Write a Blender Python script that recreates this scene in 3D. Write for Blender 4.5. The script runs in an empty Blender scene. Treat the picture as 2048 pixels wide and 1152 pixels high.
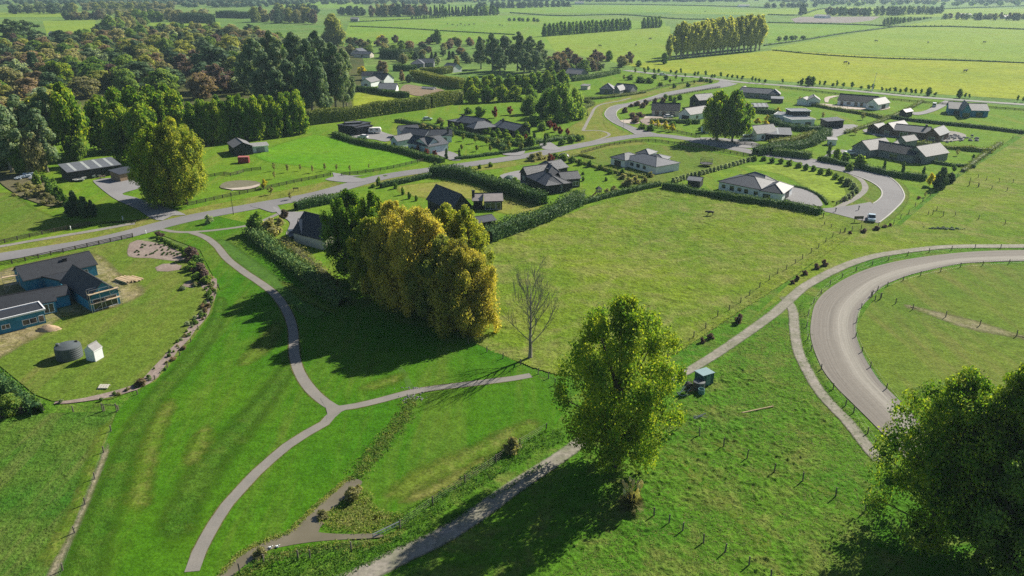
import bpy, math, random
import numpy as np

S = bpy.context.scene
COL = S.collection
# ---------------------------------------------------------------- camera
F, PITCH, CH = 1544.0, math.radians(21.7), 60.0
cam_d = bpy.data.cameras.new("camera")
cam = bpy.data.objects.new("camera", cam_d)
COL.objects.link(cam)
cam.location = (0, 0, CH)
cam.rotation_euler = (math.pi / 2 - PITCH, 0, 0)
cam_d.sensor_width = 36
cam_d.lens = 36 * F / 2048
cam_d.clip_start = 1
cam_d.clip_end = 30000
S.camera = cam
# ---------------------------------------------------------------- light
SUN_EL, SUN_AZ = math.radians(35), math.radians(42)      # azimuth from +X towards +Y
W = bpy.data.worlds.new("World")
S.world = W
W.use_nodes = True
nt = W.node_tree
bg = nt.nodes["Background"]
sky = nt.nodes.new("ShaderNodeTexSky")
sky.sky_type = 'NISHITA'
sky.sun_disc = False
sky.sun_elevation = SUN_EL
sky.sun_rotation = math.pi / 2 - SUN_AZ
sky.air_density = 1.0
sky.dust_density = 0.6
sky.ozone_density = 2.0
nt.links.new(sky.outputs[0], bg.inputs[0])
bg.inputs[1].default_value = 0.05  # world strength
sl = bpy.data.lights.new("sun", 'SUN')
sl.energy = 5.0
sl.angle = math.radians(0.5)
sl.color = (1.0, 0.93, 0.80)
so = bpy.data.objects.new("sun", sl)
COL.objects.link(so)
so.rotation_euler = (math.pi / 2 - SUN_EL, 0, SUN_AZ + math.pi / 2)
S.view_settings.view_transform = 'Standard'
S.view_settings.look = 'None'
S.view_settings.gamma = 1
S.view_settings.exposure = 0.80
S.render.engine = 'CYCLES'
S.cycles.max_bounces = 5
S.cycles.diffuse_bounces = 2
S.cycles.transmission_bounces = 3
S.cycles.volume_bounces = 0
S.cycles.use_denoising = False

# ---------------------------------------------------------------- projection of a photo point to the ground
CP, SP = math.cos(PITCH), math.sin(PITCH)
def G(px, py, z=0.0):
    a = (px - 1024) / F
    b = -(py - 576) / F
    t = (CH - z) / (SP - b * CP)
    return (a * t, (CP + b * SP) * t)
def hp(base_y, top_y):
    """height of an upright thing whose foot and top are seen at these rows"""
    y = G(1024, base_y)[1]
    b = -(top_y - 576) / F
    # ray at horizontal distance y
    return max(0.3, CH + y * (-SP + b * CP) / (CP + b * SP))
def mpp(py):
    """metres across per photo pixel for a thing standing at that row"""
    y = G(1024, py)[1]
    return (y * CP + CH * SP) / F

# ---------------------------------------------------------------- numpy noise
def _hash(ix, iy, seed):
    n = (ix * 374761393 + iy * 668265263 + seed * 974634777) & 0x7fffffff
    n = (n ^ (n >> 13)) * 1274126177 & 0x7fffffff
    return ((n ^ (n >> 16)) & 0xffff) / 65535.0
def vnoise(x, y, seed=0):
    ix = np.floor(x).astype(np.int64); iy = np.floor(y).astype(np.int64)
    fx = x - ix; fy = y - iy
    fx = fx * fx * (3 - 2 * fx); fy = fy * fy * (3 - 2 * fy)
    a = _hash(ix, iy, seed); b = _hash(ix + 1, iy, seed)
    c = _hash(ix, iy + 1, seed); d = _hash(ix + 1, iy + 1, seed)
    return (a * (1 - fx) + b * fx) * (1 - fy) + (c * (1 - fx) + d * fx) * fy

# ---------------------------------------------------------------- materials
MATS = {}
class NT:
    def __init__(s, name):
        s.m = bpy.data.materials.new(name)
        s.m.use_nodes = True
        s.t = s.m.node_tree
        s.b = s.t.nodes["Principled BSDF"]
        s.out = s.t.nodes["Material Output"]
        s.b.inputs["Roughness"].default_value = 0.9
        s.b.inputs["Specular IOR Level"].default_value = 0.2
    def n(s, typ, **kw):
        nd = s.t.nodes.new("ShaderNode" + typ)
        for k, v in kw.items():
            setattr(nd, k, v)
        return nd
    def l(s, a, b):
        s.t.links.new(a, b)
    def noise(s, scale, detail=3, vec=None, rough=0.55, dist=0.0):
        nd = s.n("TexNoise")
        nd.inputs["Scale"].default_value = scale
        nd.inputs["Detail"].default_value = detail
        nd.inputs["Roughness"].default_value = rough
        nd.inputs["Distortion"].default_value = dist
        if vec is not None:
            s.l(vec, nd.inputs["Vector"])
        return nd.outputs[0]
    def ramp(s, fac, stops):
        r = s.n("ValToRGB")
        e = r.color_ramp.elements
        while len(e) < len(stops):
            e.new(0.5)
        for i, (p, c) in enumerate(stops):
            e[i].position = p
            e[i].color = (c[0], c[1], c[2], 1) if not isinstance(c, (int, float)) else (c, c, c, 1)
        s.l(fac, r.inputs[0])
        return r.outputs[0]
    def mix(s, fac, a, b, mode='MIX'):
        m = s.n("MixRGB", blend_type=mode)
        for i, v in ((0, fac), (1, a), (2, b)):
            if hasattr(v, 'is_output'):
                s.l(v, m.inputs[i])
            elif isinstance(v, (int, float)):
                m.inputs[i].default_value = v if i == 0 else (v, v, v, 1)
            else:
                m.inputs[i].default_value = (v[0], v[1], v[2], 1)
        return m.outputs[0]
    def math(s, op, a, b=0.0):
        m = s.n("Math", operation=op)
        for i, v in ((0, a), (1, b)):
            if hasattr(v, 'is_output'):
                s.l(v, m.inputs[i])
            else:
                m.inputs[i].default_value = v
        return m.outputs[0]
    def bump(s, h, strength=0.5, dist=0.1):
        b = s.n("Bump")
        b.inputs["Strength"].default_value = strength
        b.inputs["Distance"].default_value = dist
        s.l(h, b.inputs["Height"])
        s.l(b.outputs[0], s.b.inputs["Normal"])
    def pos(s):
        return s.n("NewGeometry").outputs["Position"]
    def obj(s):
        return s.n("TexCoord").outputs["Object"]
    def col(s, c):
        if hasattr(c, 'is_output'):
            s.l(c, s.b.inputs["Base Color"])
        else:
            s.b.inputs["Base Color"].default_value = (c[0], c[1], c[2], 1)

def sc(c, k):
    return tuple(min(1, x * k) for x in c)

def grass(name, a, b, dry, big=0.03, dryness=0.5, fine=2.2, bump=0.5, streak=None):
    """a, b: two greens; dry: colour of thin worn patches; big: scale of the large patches"""
    if name in MATS: return MATS[name]
    t = NT(name); P = t.pos()
    if streak is not None:                     # mowing / grazing lines that run across the field
        mp = t.n("Mapping"); mp.inputs["Rotation"].default_value = (0, 0, streak)
        mp.inputs["Scale"].default_value = (1, 0.12, 1); t.l(P, mp.inputs["Vector"]); Q = mp.outputs[0]
    else:
        Q = P
    n1 = t.noise(big, 4, P, 0.6)
    n2 = t.noise(big * 3.7, 5, Q, 0.65, 0.6)
    n3 = t.noise(fine, 4, P, 0.7)
    n4 = t.noise(fine * 0.22, 3, P, 0.6)
    c = t.mix(t.ramp(n1, [(0.35, 0.0), (0.65, 1.0)]), a, b)
    d = t.ramp(n2, [(0.62 - 0.25 * dryness, 0.0), (0.80 - 0.15 * dryness, 0.85)])
    c = t.mix(d, c, dry)
    c = t.mix(1.0, c, t.ramp(n3, [(0.3, 0.62), (0.7, 1.38)]), 'MULTIPLY')
    c = t.mix(0.8, c, t.ramp(n4, [(0.3, 0.75), (0.7, 1.25)]), 'MULTIPLY')
    t.col(c)
    t.b.inputs["Roughness"].default_value = 1
    t.b.inputs["Specular IOR Level"].default_value = 0.05
    h = t.math('ADD', n3, t.math('MULTIPLY', n4, 1.5))
    t.bump(h, bump, 0.35)
    MATS[name] = t.m
    return t.m

def rough_mat(name, c, var=0.25, scale=1.5, rough=0.9, bump=0.2, dist=0.03, c2=None, big=0.08):
    if name in MATS: return MATS[name]
    t = NT(name); P = t.pos()
    n1 = t.noise(scale, 5, P, 0.65)
    n2 = t.noise(big, 4, P, 0.6)
    cc = t.mix(t.ramp(n2, [(0.35, 0.0), (0.65, 1.0)]), c, c2 or sc(c, 0.82))
    cc = t.mix(1.0, cc, t.ramp(n1, [(0.3, 1 - var), (0.7, 1 + var)]), 'MULTIPLY')
    t.col(cc)
    t.b.inputs["Roughness"].default_value = rough
    t.bump(n1, bump, dist)
    MATS[name] = t.m
    return t.m

def paint(name, c, rough=0.6, metal=0.0, spec=0.4, var=0.06):
    if name in MATS: return MATS[name]
    t = NT(name)
    n = t.noise(0.9, 4, t.obj(), 0.6)
    t.col(t.mix(1.0, c, t.ramp(n, [(0.3, 1 - var), (0.7, 1 + var)]), 'MULTIPLY'))
    t.b.inputs["Roughness"].default_value = rough
    t.b.inputs["Metallic"].default_value = metal
    t.b.inputs["Specular IOR Level"].default_value = spec
    MATS[name] = t.m
    return t.m

def roofing(name, c, rough=0.5, spec=0.5, pitch=3.0, metal=0.0):
    """ribbed metal or tiled roof: ribs run down the slope (uv.x is along the eave, in metres)"""
    if name in MATS: return MATS[name]
    t = NT(name)
    uv = t.n("TexCoord").outputs["UV"]
    w = t.n("TexWave", wave_type='BANDS', bands_direction='X')
    w.inputs["Scale"].default_value = pitch
    w.inputs["Distortion"].default_value = 0
    t.l(uv, w.inputs["Vector"])
    n = t.noise(0.7, 5, uv, 0.65)
    cc = t.mix(1.0, c, t.ramp(n, [(0.3, 0.85), (0.7, 1.15)]), 'MULTIPLY')
    cc = t.mix(1.0, cc, t.ramp(w.outputs[1], [(0.0, 0.85), (0.5, 1.05)]), 'MULTIPLY')
    t.col(cc)
    t.b.inputs["Roughness"].default_value = rough
    t.b.inputs["Specular IOR Level"].default_value = spec
    t.b.inputs["Metallic"].default_value = metal
    t.bump(w.outputs[1], 0.25, 0.03)
    MATS[name] = t.m
    return t.m

def cladding(name, c, vertical=False, pitch=3.0, rough=0.75, var=0.1):
    if name in MATS: return MATS[name]
    t = NT(name)
    P = t.pos()
    w = t.n("TexWave", wave_type='BANDS', bands_direction='X' if vertical else 'Z')
    w.inputs["Scale"].default_value = pitch
    t.l(P, w.inputs["Vector"])
    n = t.noise(0.6, 4, P, 0.6)
    cc = t.mix(1.0, c, t.ramp(n, [(0.3, 1 - var), (0.7, 1 + var)]), 'MULTIPLY')
    cc = t.mix(1.0, cc, t.ramp(w.outputs[1], [(0.0, 0.85), (0.35, 1.0)]), 'MULTIPLY')
    t.col(cc)
    t.b.inputs["Roughness"].default_value = rough
    MATS[name] = t.m
    return t.m

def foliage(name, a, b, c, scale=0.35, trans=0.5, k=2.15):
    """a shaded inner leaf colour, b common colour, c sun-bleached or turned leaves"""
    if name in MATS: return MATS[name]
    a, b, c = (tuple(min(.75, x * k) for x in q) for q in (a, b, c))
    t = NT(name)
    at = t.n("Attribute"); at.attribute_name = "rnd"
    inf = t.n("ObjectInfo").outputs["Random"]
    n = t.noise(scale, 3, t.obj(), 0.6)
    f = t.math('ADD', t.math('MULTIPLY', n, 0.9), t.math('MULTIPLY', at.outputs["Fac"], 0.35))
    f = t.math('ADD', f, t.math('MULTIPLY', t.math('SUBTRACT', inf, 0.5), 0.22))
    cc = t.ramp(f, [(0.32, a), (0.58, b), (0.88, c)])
    t.col(cc)
    t.b.inputs["Roughness"].default_value = 0.7
    t.b.inputs["Specular IOR Level"].default_value = 0.15
    tr = t.n("BsdfTranslucent")
    t.l(t.mix(1.0, cc, (1.25, 1.3, 0.6), 'MULTIPLY'), tr.inputs["Color"])
    mx = t.n("MixShader"); mx.inputs[0].default_value = trans
    t.l(t.b.outputs[0], mx.inputs[1]); t.l(tr.outputs[0], mx.inputs[2])
    t.l(mx.outputs[0], t.out.inputs["Surface"])
    MATS[name] = t.m
    return t.m

# ---------------------------------------------------------------- objects
def tag(o, label=None, cat=None, group=None, kind=None):
    if label: o["label"] = label
    if cat: o["category"] = cat
    if group: o["group"] = group
    if kind: o["kind"] = kind
    return o

def empty(name, loc=(0, 0, 0), rz=0.0, **kw):
    o = bpy.data.objects.new(name, None)
    COL.objects.link(o)
    o.location = loc
    o.rotation_euler = (0, 0, rz)
    o.empty_display_size = 0.5
    return tag(o, **kw)

class MB:
    """collects faces, then links them as ONE mesh object"""
    def __init__(s):
        s.v = []; s.f = []; s.uv = []; s.mi = []; s.mats = []
    def _m(s, m):
        if m is None: return 0
        if m not in s.mats: s.mats.append(m)
        return s.mats.index(m)
    def face(s, pts, uv=None, m=None):
        i = len(s.v)
        s.v += [tuple(p) for p in pts]
        s.f.append(tuple(range(i, i + len(pts))))
        s.uv.append(uv); s.mi.append(s._m(m))
    def obox(s, o, u, v, w, m=None):
        """box from corner o with edge vectors u, v, w"""
        o, u, v, w = map(np.array, (o, u, v, w))
        c = [o, o + u, o + u + v, o + v, o + w, o + u + w, o + u + v + w, o + v + w]
        if np.dot(np.cross(u, v), w) < 0:
            c = [c[3], c[2], c[1], c[0], c[7], c[6], c[5], c[4]]
        i = len(s.v); s.v += [tuple(p) for p in c]
        for q in ((3, 2, 1, 0), (4, 5, 6, 7), (0, 1, 5, 4), (1, 2, 6, 5), (2, 3, 7, 6), (3, 0, 4, 7)):
            s.f.append(tuple(i + k for k in q)); s.uv.append(None); s.mi.append(s._m(m))
    def box(s, cx, cy, z0, lx, ly, lz, rz=0.0, m=None):
        c, sn = math.cos(rz), math.sin(rz)
        u = np.array((c * lx, sn * lx, 0)); v = np.array((-sn * ly, c * ly, 0))
        s.obox(np.array((cx, cy, z0)) - u / 2 - v / 2, u, v, (0, 0, lz), m)
    def tube(s, pts, rad, n=6, m=None, cap=True):
        pts = [np.array(p, float) for p in pts]
        if isinstance(rad, (int, float)): rad = [rad] * len(pts)
        base = len(s.v); prev = None
        for k, p in enumerate(pts):
            d = pts[min(k + 1, len(pts) - 1)] - pts[max(k - 1, 0)]
            d = d / (np.linalg.norm(d) + 1e-9)
            if prev is None:
                a = np.cross(d, (0.31, 0.9, 0.2)); 
            else:
                a = prev - d * np.dot(prev, d)
            a = a / (np.linalg.norm(a) + 1e-9); prev = a
            b = np.cross(d, a)
            for j in range(n):
                th = 2 * math.pi * j / n
                s.v.append(tuple(p + rad[k] * (math.cos(th) * a + math.sin(th) * b)))
        for k in range(len(pts) - 1):
            for j in range(n):
                j2 = (j + 1) % n
                s.f.append((base + k * n + j, base + k * n + j2, base + (k + 1) * n + j2, base + (k + 1) * n + j))
                s.uv.append(None); s.mi.append(s._m(m))
        if cap:
            s.f.append(tuple(base + j for j in reversed(range(n)))); s.uv.append(None); s.mi.append(s._m(m))
            s.f.append(tuple(base + (len(pts) - 1) * n + j for j in range(n))); s.uv.append(None); s.mi.append(s._m(m))
    def rings(s, prof, n=20, c=(0, 0, 0), m=None):
        """surface of revolution about z: prof = [(r, z), ...]"""
        base = len(s.v)
        for r, z in prof:
            for j in range(n):
                th = 2 * math.pi * j / n
                s.v.append((c[0] + r * math.cos(th), c[1] + r * math.sin(th), c[2] + z))
        for k in range(len(prof) - 1):
            for j in range(n):
                j2 = (j + 1) % n
                s.f.append((base + k * n + j, base + k * n + j2, base + (k + 1) * n + j2, base + (k + 1) * n + j))
                s.uv.append(None); s.mi.append(s._m(m))
        s.f.append(tuple(base + (len(prof) - 1) * n + j for j in range(n))); s.uv.append(None); s.mi.append(s._m(m))
    def build(s, name, mat=None, parent=None, loc=None, smooth=False, **kw):
        me = bpy.data.meshes.new(name)
        me.from_pydata(s.v, [], s.f)
        ms = s.mats if s.mats else [mat]
        for m in ms: me.materials.append(m)
        if s.mats: me.polygons.foreach_set("material_index", s.mi)
        if any(u is not None for u in s.uv):
            lay = me.uv_layers.new(name="uv")
            k = 0
            for fi, f in enumerate(s.f):
                u = s.uv[fi]
                for j in range(len(f)):
                    if u is not None: lay.data[k].uv = u[j]
                    k += 1
        if smooth: me.polygons.foreach_set("use_smooth", [True] * len(s.f))
        me.update()
        o = bpy.data.objects.new(name, me)
        COL.objects.link(o)
        if parent is not None: o.parent = parent
        if loc is not None: o.location = loc
        return tag(o, **kw)

def mesh_obj(name, me, parent=None, loc=None, **kw):
    o = bpy.data.objects.new(name, me)
    COL.objects.link(o)
    if parent is not None: o.parent = parent
    if loc is not None: o.location = loc
    return tag(o, **kw)

def spline(pts, step=2.0, closed=False):
    """Catmull-Rom through 2-D points, resampled"""
    P = [np.array(p, float) for p in pts]
    if closed: P = [P[-1]] + P + [P[0], P[1]]
    else: P = [2 * P[0] - P[1]] + P + [2 * P[-1] - P[-2]]
    out = []
    for i in range(1, len(P) - 2):
        a, b, c, d = P[i - 1], P[i], P[i + 1], P[i + 2]
        n = max(1, int(np.linalg.norm(c - b) / step))
        for k in range(n):
            t = k / n
            out.append(0.5 * ((2 * b) + (c - a) * t + (2 * a - 5 * b + 4 * c - d) * t * t + (3 * b - a - 3 * c + d) * t ** 3))
    if not closed: out.append(P[-2])
    return np.array(out)

def softened(mat, scale=1.3):
    """the same material whose edge thins out in tufts (attribute fade: 0 edge, 1 inside)"""
    nm = mat.name + "_thinning"
    if nm in MATS: return MATS[nm]
    m = mat.copy(); m.name = nm; t = m.node_tree
    out = t.nodes["Material Output"]; src = out.inputs["Surface"].links[0].from_socket
    at = t.nodes.new("ShaderNodeAttribute"); at.attribute_name = "fade"
    ge = t.nodes.new("ShaderNodeNewGeometry"); no = t.nodes.new("ShaderNodeTexNoise")
    no.inputs["Scale"].default_value = scale; no.inputs["Detail"].default_value = 5; no.inputs["Roughness"].default_value = .7
    t.links.new(ge.outputs["Position"], no.inputs["Vector"])
    a = t.nodes.new("ShaderNodeMath"); a.operation = 'MULTIPLY_ADD'; t.links.new(no.outputs[0], a.inputs[0]); a.inputs[1].default_value = 1.3; a.inputs[2].default_value = -1.05
    b = t.nodes.new("ShaderNodeMath"); b.operation = 'MULTIPLY_ADD'; b.use_clamp = True
    t.links.new(at.outputs["Fac"], b.inputs[0]); b.inputs[1].default_value = 1.5; t.links.new(a.outputs[0], b.inputs[2])
    mx = t.nodes.new("ShaderNodeMixShader"); tr = t.nodes.new("ShaderNodeBsdfTransparent")
    t.links.new(b.outputs[0], mx.inputs[0]); t.links.new(tr.outputs[0], mx.inputs[1]); t.links.new(src, mx.inputs[2])
    t.links.new(mx.outputs[0], out.inputs["Surface"])
    MATS[nm] = m
    return m

_z = [0.0]
def sheet(name, px, mat, z, smooth=True, step=2.0, world=False, soft=0.0, **kw):
    """flat ground sheet from an outline in photo pixels"""
    g = [p if world else G(*p) for p in px]
    pts = spline(g, step, True) if smooth else np.array(g)
    if soft:
        if not smooth: pts = resamp_closed(pts, 3.0)
        ar = 0.5 * np.sum(pts[:, 0] * np.roll(pts[:, 1], -1) - np.roll(pts[:, 0], -1) * pts[:, 1])
        d = np.roll(pts, -1, 0) - np.roll(pts, 1, 0); d /= np.linalg.norm(d, axis=1)[:, None] + 1e-9
        nrm = np.stack([-d[:, 1], d[:, 0]], 1) * (1 if ar > 0 else -1)
        inn = pts + nrm * soft; n = len(pts)
        from mathutils.geometry import tessellate_polygon
        from mathutils import Vector
        tri = tessellate_polygon([[Vector((p[0], p[1], 0)) for p in inn]])
        fc = [tuple(k + n for k in t) for t in tri] + [(i, (i + 1) % n, (i + 1) % n + n, i + n) for i in range(n)]
        me = bpy.data.meshes.new(name)
        me.from_pydata([(p[0], p[1], z) for p in pts] + [(p[0], p[1], z) for p in inn], [], fc)
        me.attributes.new("fade", 'FLOAT', 'POINT').data.foreach_set("value", [0.0] * n + [1.0] * n)
        me.materials.append(softened(mat)); me.update()
        for p in me.polygons:
            if p.normal.z < 0: p.flip()
        return mesh_obj(name, me, **({'kind': 'structure'} | kw))
    from mathutils.geometry import tessellate_polygon
    from mathutils import Vector
    tri = tessellate_polygon([[Vector((p[0], p[1], 0)) for p in pts]])
    me = bpy.data.meshes.new(name)
    me.from_pydata([(p[0], p[1], z) for p in pts], [], [tuple(t) for t in tri])
    me.materials.append(mat)
    me.update()
    for p in me.polygons:
        if p.normal.z < 0: p.flip()
    return mesh_obj(name, me, **({'kind': 'structure'} | kw))

def resamp_closed(p, step):
    p = np.concatenate([p, p[:1]]); s_ = np.concatenate([[0], np.cumsum(np.linalg.norm(np.diff(p, axis=0), axis=1))])
    t = np.linspace(0, s_[-1], max(8, int(s_[-1] / step)) + 1)[:-1]
    return np.stack([np.interp(t, s_, p[:, 0]), np.interp(t, s_, p[:, 1])], 1)

def softribbon(name, px, width, mat, z, core=.35, step=1.5, **kw):
    """band whose sides thin out"""
    c = spline([G(*p) for p in px], step); n = len(c)
    w = np.interp(np.linspace(0, 1, n), np.linspace(0, 1, len(width)), width) if isinstance(width, (list, tuple)) else np.full(n, float(width))
    d = np.gradient(c, axis=0); d /= np.linalg.norm(d, axis=1)[:, None] + 1e-9
    nn = np.stack([-d[:, 1], d[:, 0]], 1); V = []; A = []
    for i in range(n):
        e_ = min(1, min(i, n - 1 - i) * step / 3.0)
        for k, a in ((-.5, 0), (-.5 * core, 1), (.5 * core, 1), (.5, 0)):
            q = c[i] + nn[i] * k * w[i]; V.append((q[0], q[1], z)); A.append(a * e_)
    Fc = [(i * 4 + j, i * 4 + j + 1, (i + 1) * 4 + j + 1, (i + 1) * 4 + j) for i in range(n - 1) for j in range(3)]
    me = bpy.data.meshes.new(name); me.from_pydata(V, [], Fc)
    me.attributes.new("fade", 'FLOAT', 'POINT').data.foreach_set("value", A)
    me.materials.append(softened(mat)); me.update()
    for p in me.polygons:
        if p.normal.z < 0: p.flip()
    return mesh_obj(name, me, **({'kind': 'structure'} | kw))

def ribbon(name, px, width, mat, z, step=2.0, edge=0.0, seed=1, world=False, **kw):
    """road or path along a centre line; width in metres or list; edge = wobble of its sides"""
    g = [p if world else G(*p) for p in px]
    c = spline(g, step)
    n = len(c)
    if isinstance(width, (list, tuple)):
        tt = np.linspace(0, 1, len(width)); w = np.interp(np.linspace(0, 1, n), tt, width)
    else: w = np.full(n, float(width))
    d = np.gradient(c, axis=0); d /= np.linalg.norm(d, axis=1)[:, None] + 1e-9
    nn = np.stack([-d[:, 1], d[:, 0]], 1)
    k = np.arange(n) * step
    wl = w / 2 + edge * (vnoise(k / 2.6, k * 0, seed) - 0.5) * 2
    wr = w / 2 + edge * (vnoise(k / 2.6, k * 0, seed + 7) - 0.5) * 2
    L = c + nn * wl[:, None]; R = c - nn * wr[:, None]
    return strip(name, L, R, mat, z, **kw)

def strip(name, L, R, mat, z, **kw):
    n = len(L)
    s = np.concatenate([[0], np.cumsum(np.linalg.norm(np.diff((L + R) / 2, axis=0), axis=1))])
    mb = MB()
    for i in range(n - 1):
        mb.face([(*R[i], z), (*R[i + 1], z), (*L[i + 1], z), (*L[i], z)],
                [(s[i], 0), (s[i + 1], 0), (s[i + 1], 1), (s[i], 1)])
    return mb.build(name, mat, **({'kind': 'structure'} | kw))

def inpoly(x, y, poly):
    c = np.zeros(x.shape, bool)
    j = len(poly) - 1
    for i in range(len(poly)):
        xi, yi = poly[i]; xj, yj = poly[j]
        t = ((yi > y) != (yj > y)) & (x < (xj - xi) * (y - yi) / (yj - yi + 1e-12) + xi)
        c ^= t; j = i
    return c

def lumpy(name, px, mat, z, cell, amp, size, seed=0, holes=(), **kw):
    """uneven turf: a real height field over the outline"""
    g = spline([G(*p) for p in px], 2.0, True)
    x0, y0 = g.min(0); x1, y1 = g.max(0)
    xs = np.arange(x0, x1, cell); ys = np.arange(y0, y1, cell)
    X, Y = np.meshgrid(xs, ys)
    m = inpoly(X, Y, g)
    for h in holes:
        m &= ~inpoly(X, Y, spline([G(*p) for p in h], 2.0, True))
    a = vnoise(X / size, Y / size, seed) * 0.6 + vnoise(X / size * 2.3 + 9, Y / size * 2.3, seed + 1) * 0.4
    a = np.clip((a - 0.38) / 0.5, 0, 1) ** 1.3
    big = np.clip(vnoise(X / (size * 12), Y / (size * 12), seed + 5) * 1.6 - 0.25, 0.12, 1)
    Z = z + amp * a * big + amp * 0.15 * vnoise(X / cell * 0.7, Y / cell * 0.7, seed + 3)
    idx = -np.ones(X.shape, int); idx[m] = np.arange(m.sum())
    V = np.stack([X[m], Y[m], Z[m]], 1)
    q = (idx[:-1, :-1] >= 0) & (idx[1:, :-1] >= 0) & (idx[:-1, 1:] >= 0) & (idx[1:, 1:] >= 0)
    Fq = np.stack([idx[:-1, :-1][q], idx[:-1, 1:][q], idx[1:, 1:][q], idx[1:, :-1][q]], 1)
    me = bpy.data.meshes.new(name)
    me.vertices.add(len(V)); me.vertices.foreach_set("co", V.ravel())
    me.loops.add(Fq.size); me.loops.foreach_set("vertex_index", Fq.ravel().astype(np.int32))
    me.polygons.add(len(Fq)); me.polygons.foreach_set("loop_start", np.arange(0, Fq.size, 4, dtype=np.int32))
    me.polygons.foreach_set("use_smooth", np.ones(len(Fq), bool))
    me.materials.append(mat)
    me.update(calc_edges=True)
    return mesh_obj(name, me, **({'kind': 'structure'} | kw))
# ================================================================ ground, fields, roads
_sheet0 = sheet; _zn = [0]
def sheet(name, px, mat, z, **kw):
    _zn[0] += 1
    return _sheet0(name, px, mat, z + 0.00037 * _zn[0] if z > .075 else z + .0009 * _zn[0], **kw)
G_far = grass("turf_far", (0.085, 0.17, 0.035), (0.15, 0.22, 0.045), (0.13, 0.15, 0.05), big=0.004, dryness=0.45, fine=0.25, bump=0.1)
G_yel = grass("turf_yellow", (0.185, 0.245, 0.020), (0.245, 0.285, 0.022), (0.26, 0.25, 0.04), big=0.010, dryness=0.35, fine=0.6, bump=0.25, streak=0.2)
G_yel2 = grass("turf_yellow_green", (0.150, 0.235, 0.025), (0.19, 0.265, 0.03), (0.20, 0.225, 0.04), big=0.009, dryness=0.3, fine=0.5, bump=0.2, streak=-0.3)
G_mid = grass("turf_mid", (0.120, 0.225, 0.025), (0.16, 0.25, 0.03), (0.17, 0.21, 0.045), big=0.010, dryness=0.35, fine=0.5, bump=0.2, streak=1.2)
G_past = grass("turf_pasture", (0.095, 0.17, 0.014), (0.150, 0.205, 0.018), (0.20, 0.20, 0.065), big=0.035, dryness=0.70, fine=1.7, bump=0.9)
G_past2 = grass("turf_lush_pasture", (0.050, 0.148, 0.010), (0.082, 0.172, 0.014), (0.16, 0.17, 0.045), big=0.05, dryness=0.55, fine=1.9, bump=0.9)
G_lawn = grass("turf_reserve", (0.034, 0.128, 0.005), (0.058, 0.145, 0.007), (0.105, 0.150, 0.022), big=0.035, dryness=0.55, fine=2.6, bump=0.35, streak=0.3)
G_lawn2 = grass("turf_garden", (0.085, 0.180, 0.012), (0.125, 0.205, 0.016), (0.165, 0.185, 0.03), big=0.05, dryness=0.40, fine=1.8, bump=0.3, streak=0.9)
G_dull = grass("turf_dull", (0.085, 0.150, 0.018), (0.115, 0.165, 0.022), (0.155, 0.150, 0.045), big=0.04, dryness=0.60, fine=2.2, bump=0.45, streak=0.6)
G_dry = grass("turf_verge", (0.120, 0.170, 0.022), (0.160, 0.180, 0.030), (0.19, 0.17, 0.055), big=0.06, dryness=0.7, fine=1.8, bump=0.4, streak=0.3)
ASPH = rough_mat("road_seal", (0.20, 0.195, 0.20), var=0.10, scale=3.0, bump=0.25, dist=0.01, c2=(0.165, 0.162, 0.168), big=0.07)
PATHM = rough_mat("path_seal", (0.185, 0.175, 0.16), var=0.16, scale=6.0, bump=0.3, dist=0.01, c2=(0.215, 0.20, 0.18), big=0.4)
GRAV = rough_mat("gravel", (0.24, 0.225, 0.205), var=0.28, scale=2.5, bump=0.5, dist=0.02, c2=(0.19, 0.18, 0.165), big=0.25)
GRAVL = rough_mat("pale_gravel", (0.42, 0.37, 0.32), var=0.2, scale=2.5, bump=0.4, dist=0.02, c2=(0.36, 0.30, 0.25), big=0.2)
CONC = rough_mat("kerb_concrete", (0.42, 0.41, 0.38), var=0.12, scale=3, bump=0.1)
SOIL = rough_mat("soil", (0.16, 0.115, 0.075), var=0.3, scale=1.6, bump=0.9, dist=0.08, c2=(0.22, 0.17, 0.11), big=0.3)
BARK = rough_mat("bark_mulch", (0.20, 0.155, 0.135), var=0.3, scale=2.5, bump=0.8, dist=0.05, c2=(0.26, 0.21, 0.185), big=0.3)
DITCH = rough_mat("turf_ditch", (0.04, 0.105, 0.006), var=0.35, scale=1.2, bump=0.6, dist=0.1, c2=(0.06, 0.14, 0.01), big=0.2)

# terrain: one sheet that reaches the horizon
mb = MB(); mb.face([(-9000, -200, 0), (9000, -200, 0), (9000, 14000, 0), (-9000, 14000, 0)])
mb.build("ground", G_far, kind='structure')

def P(*a):                      # "x,y x,y" -> list of points
    return [tuple(float(v) for v in q.split(',')) for q in a[0].split()]

sheet("paddock", P("-600,1400 -600,620 0,560 500,470 640,560 940,640 1000,560 1345,700 1705,462 2048,262 2700,250 2700,1400"), G_past2, 0.012, smooth=False)
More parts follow.
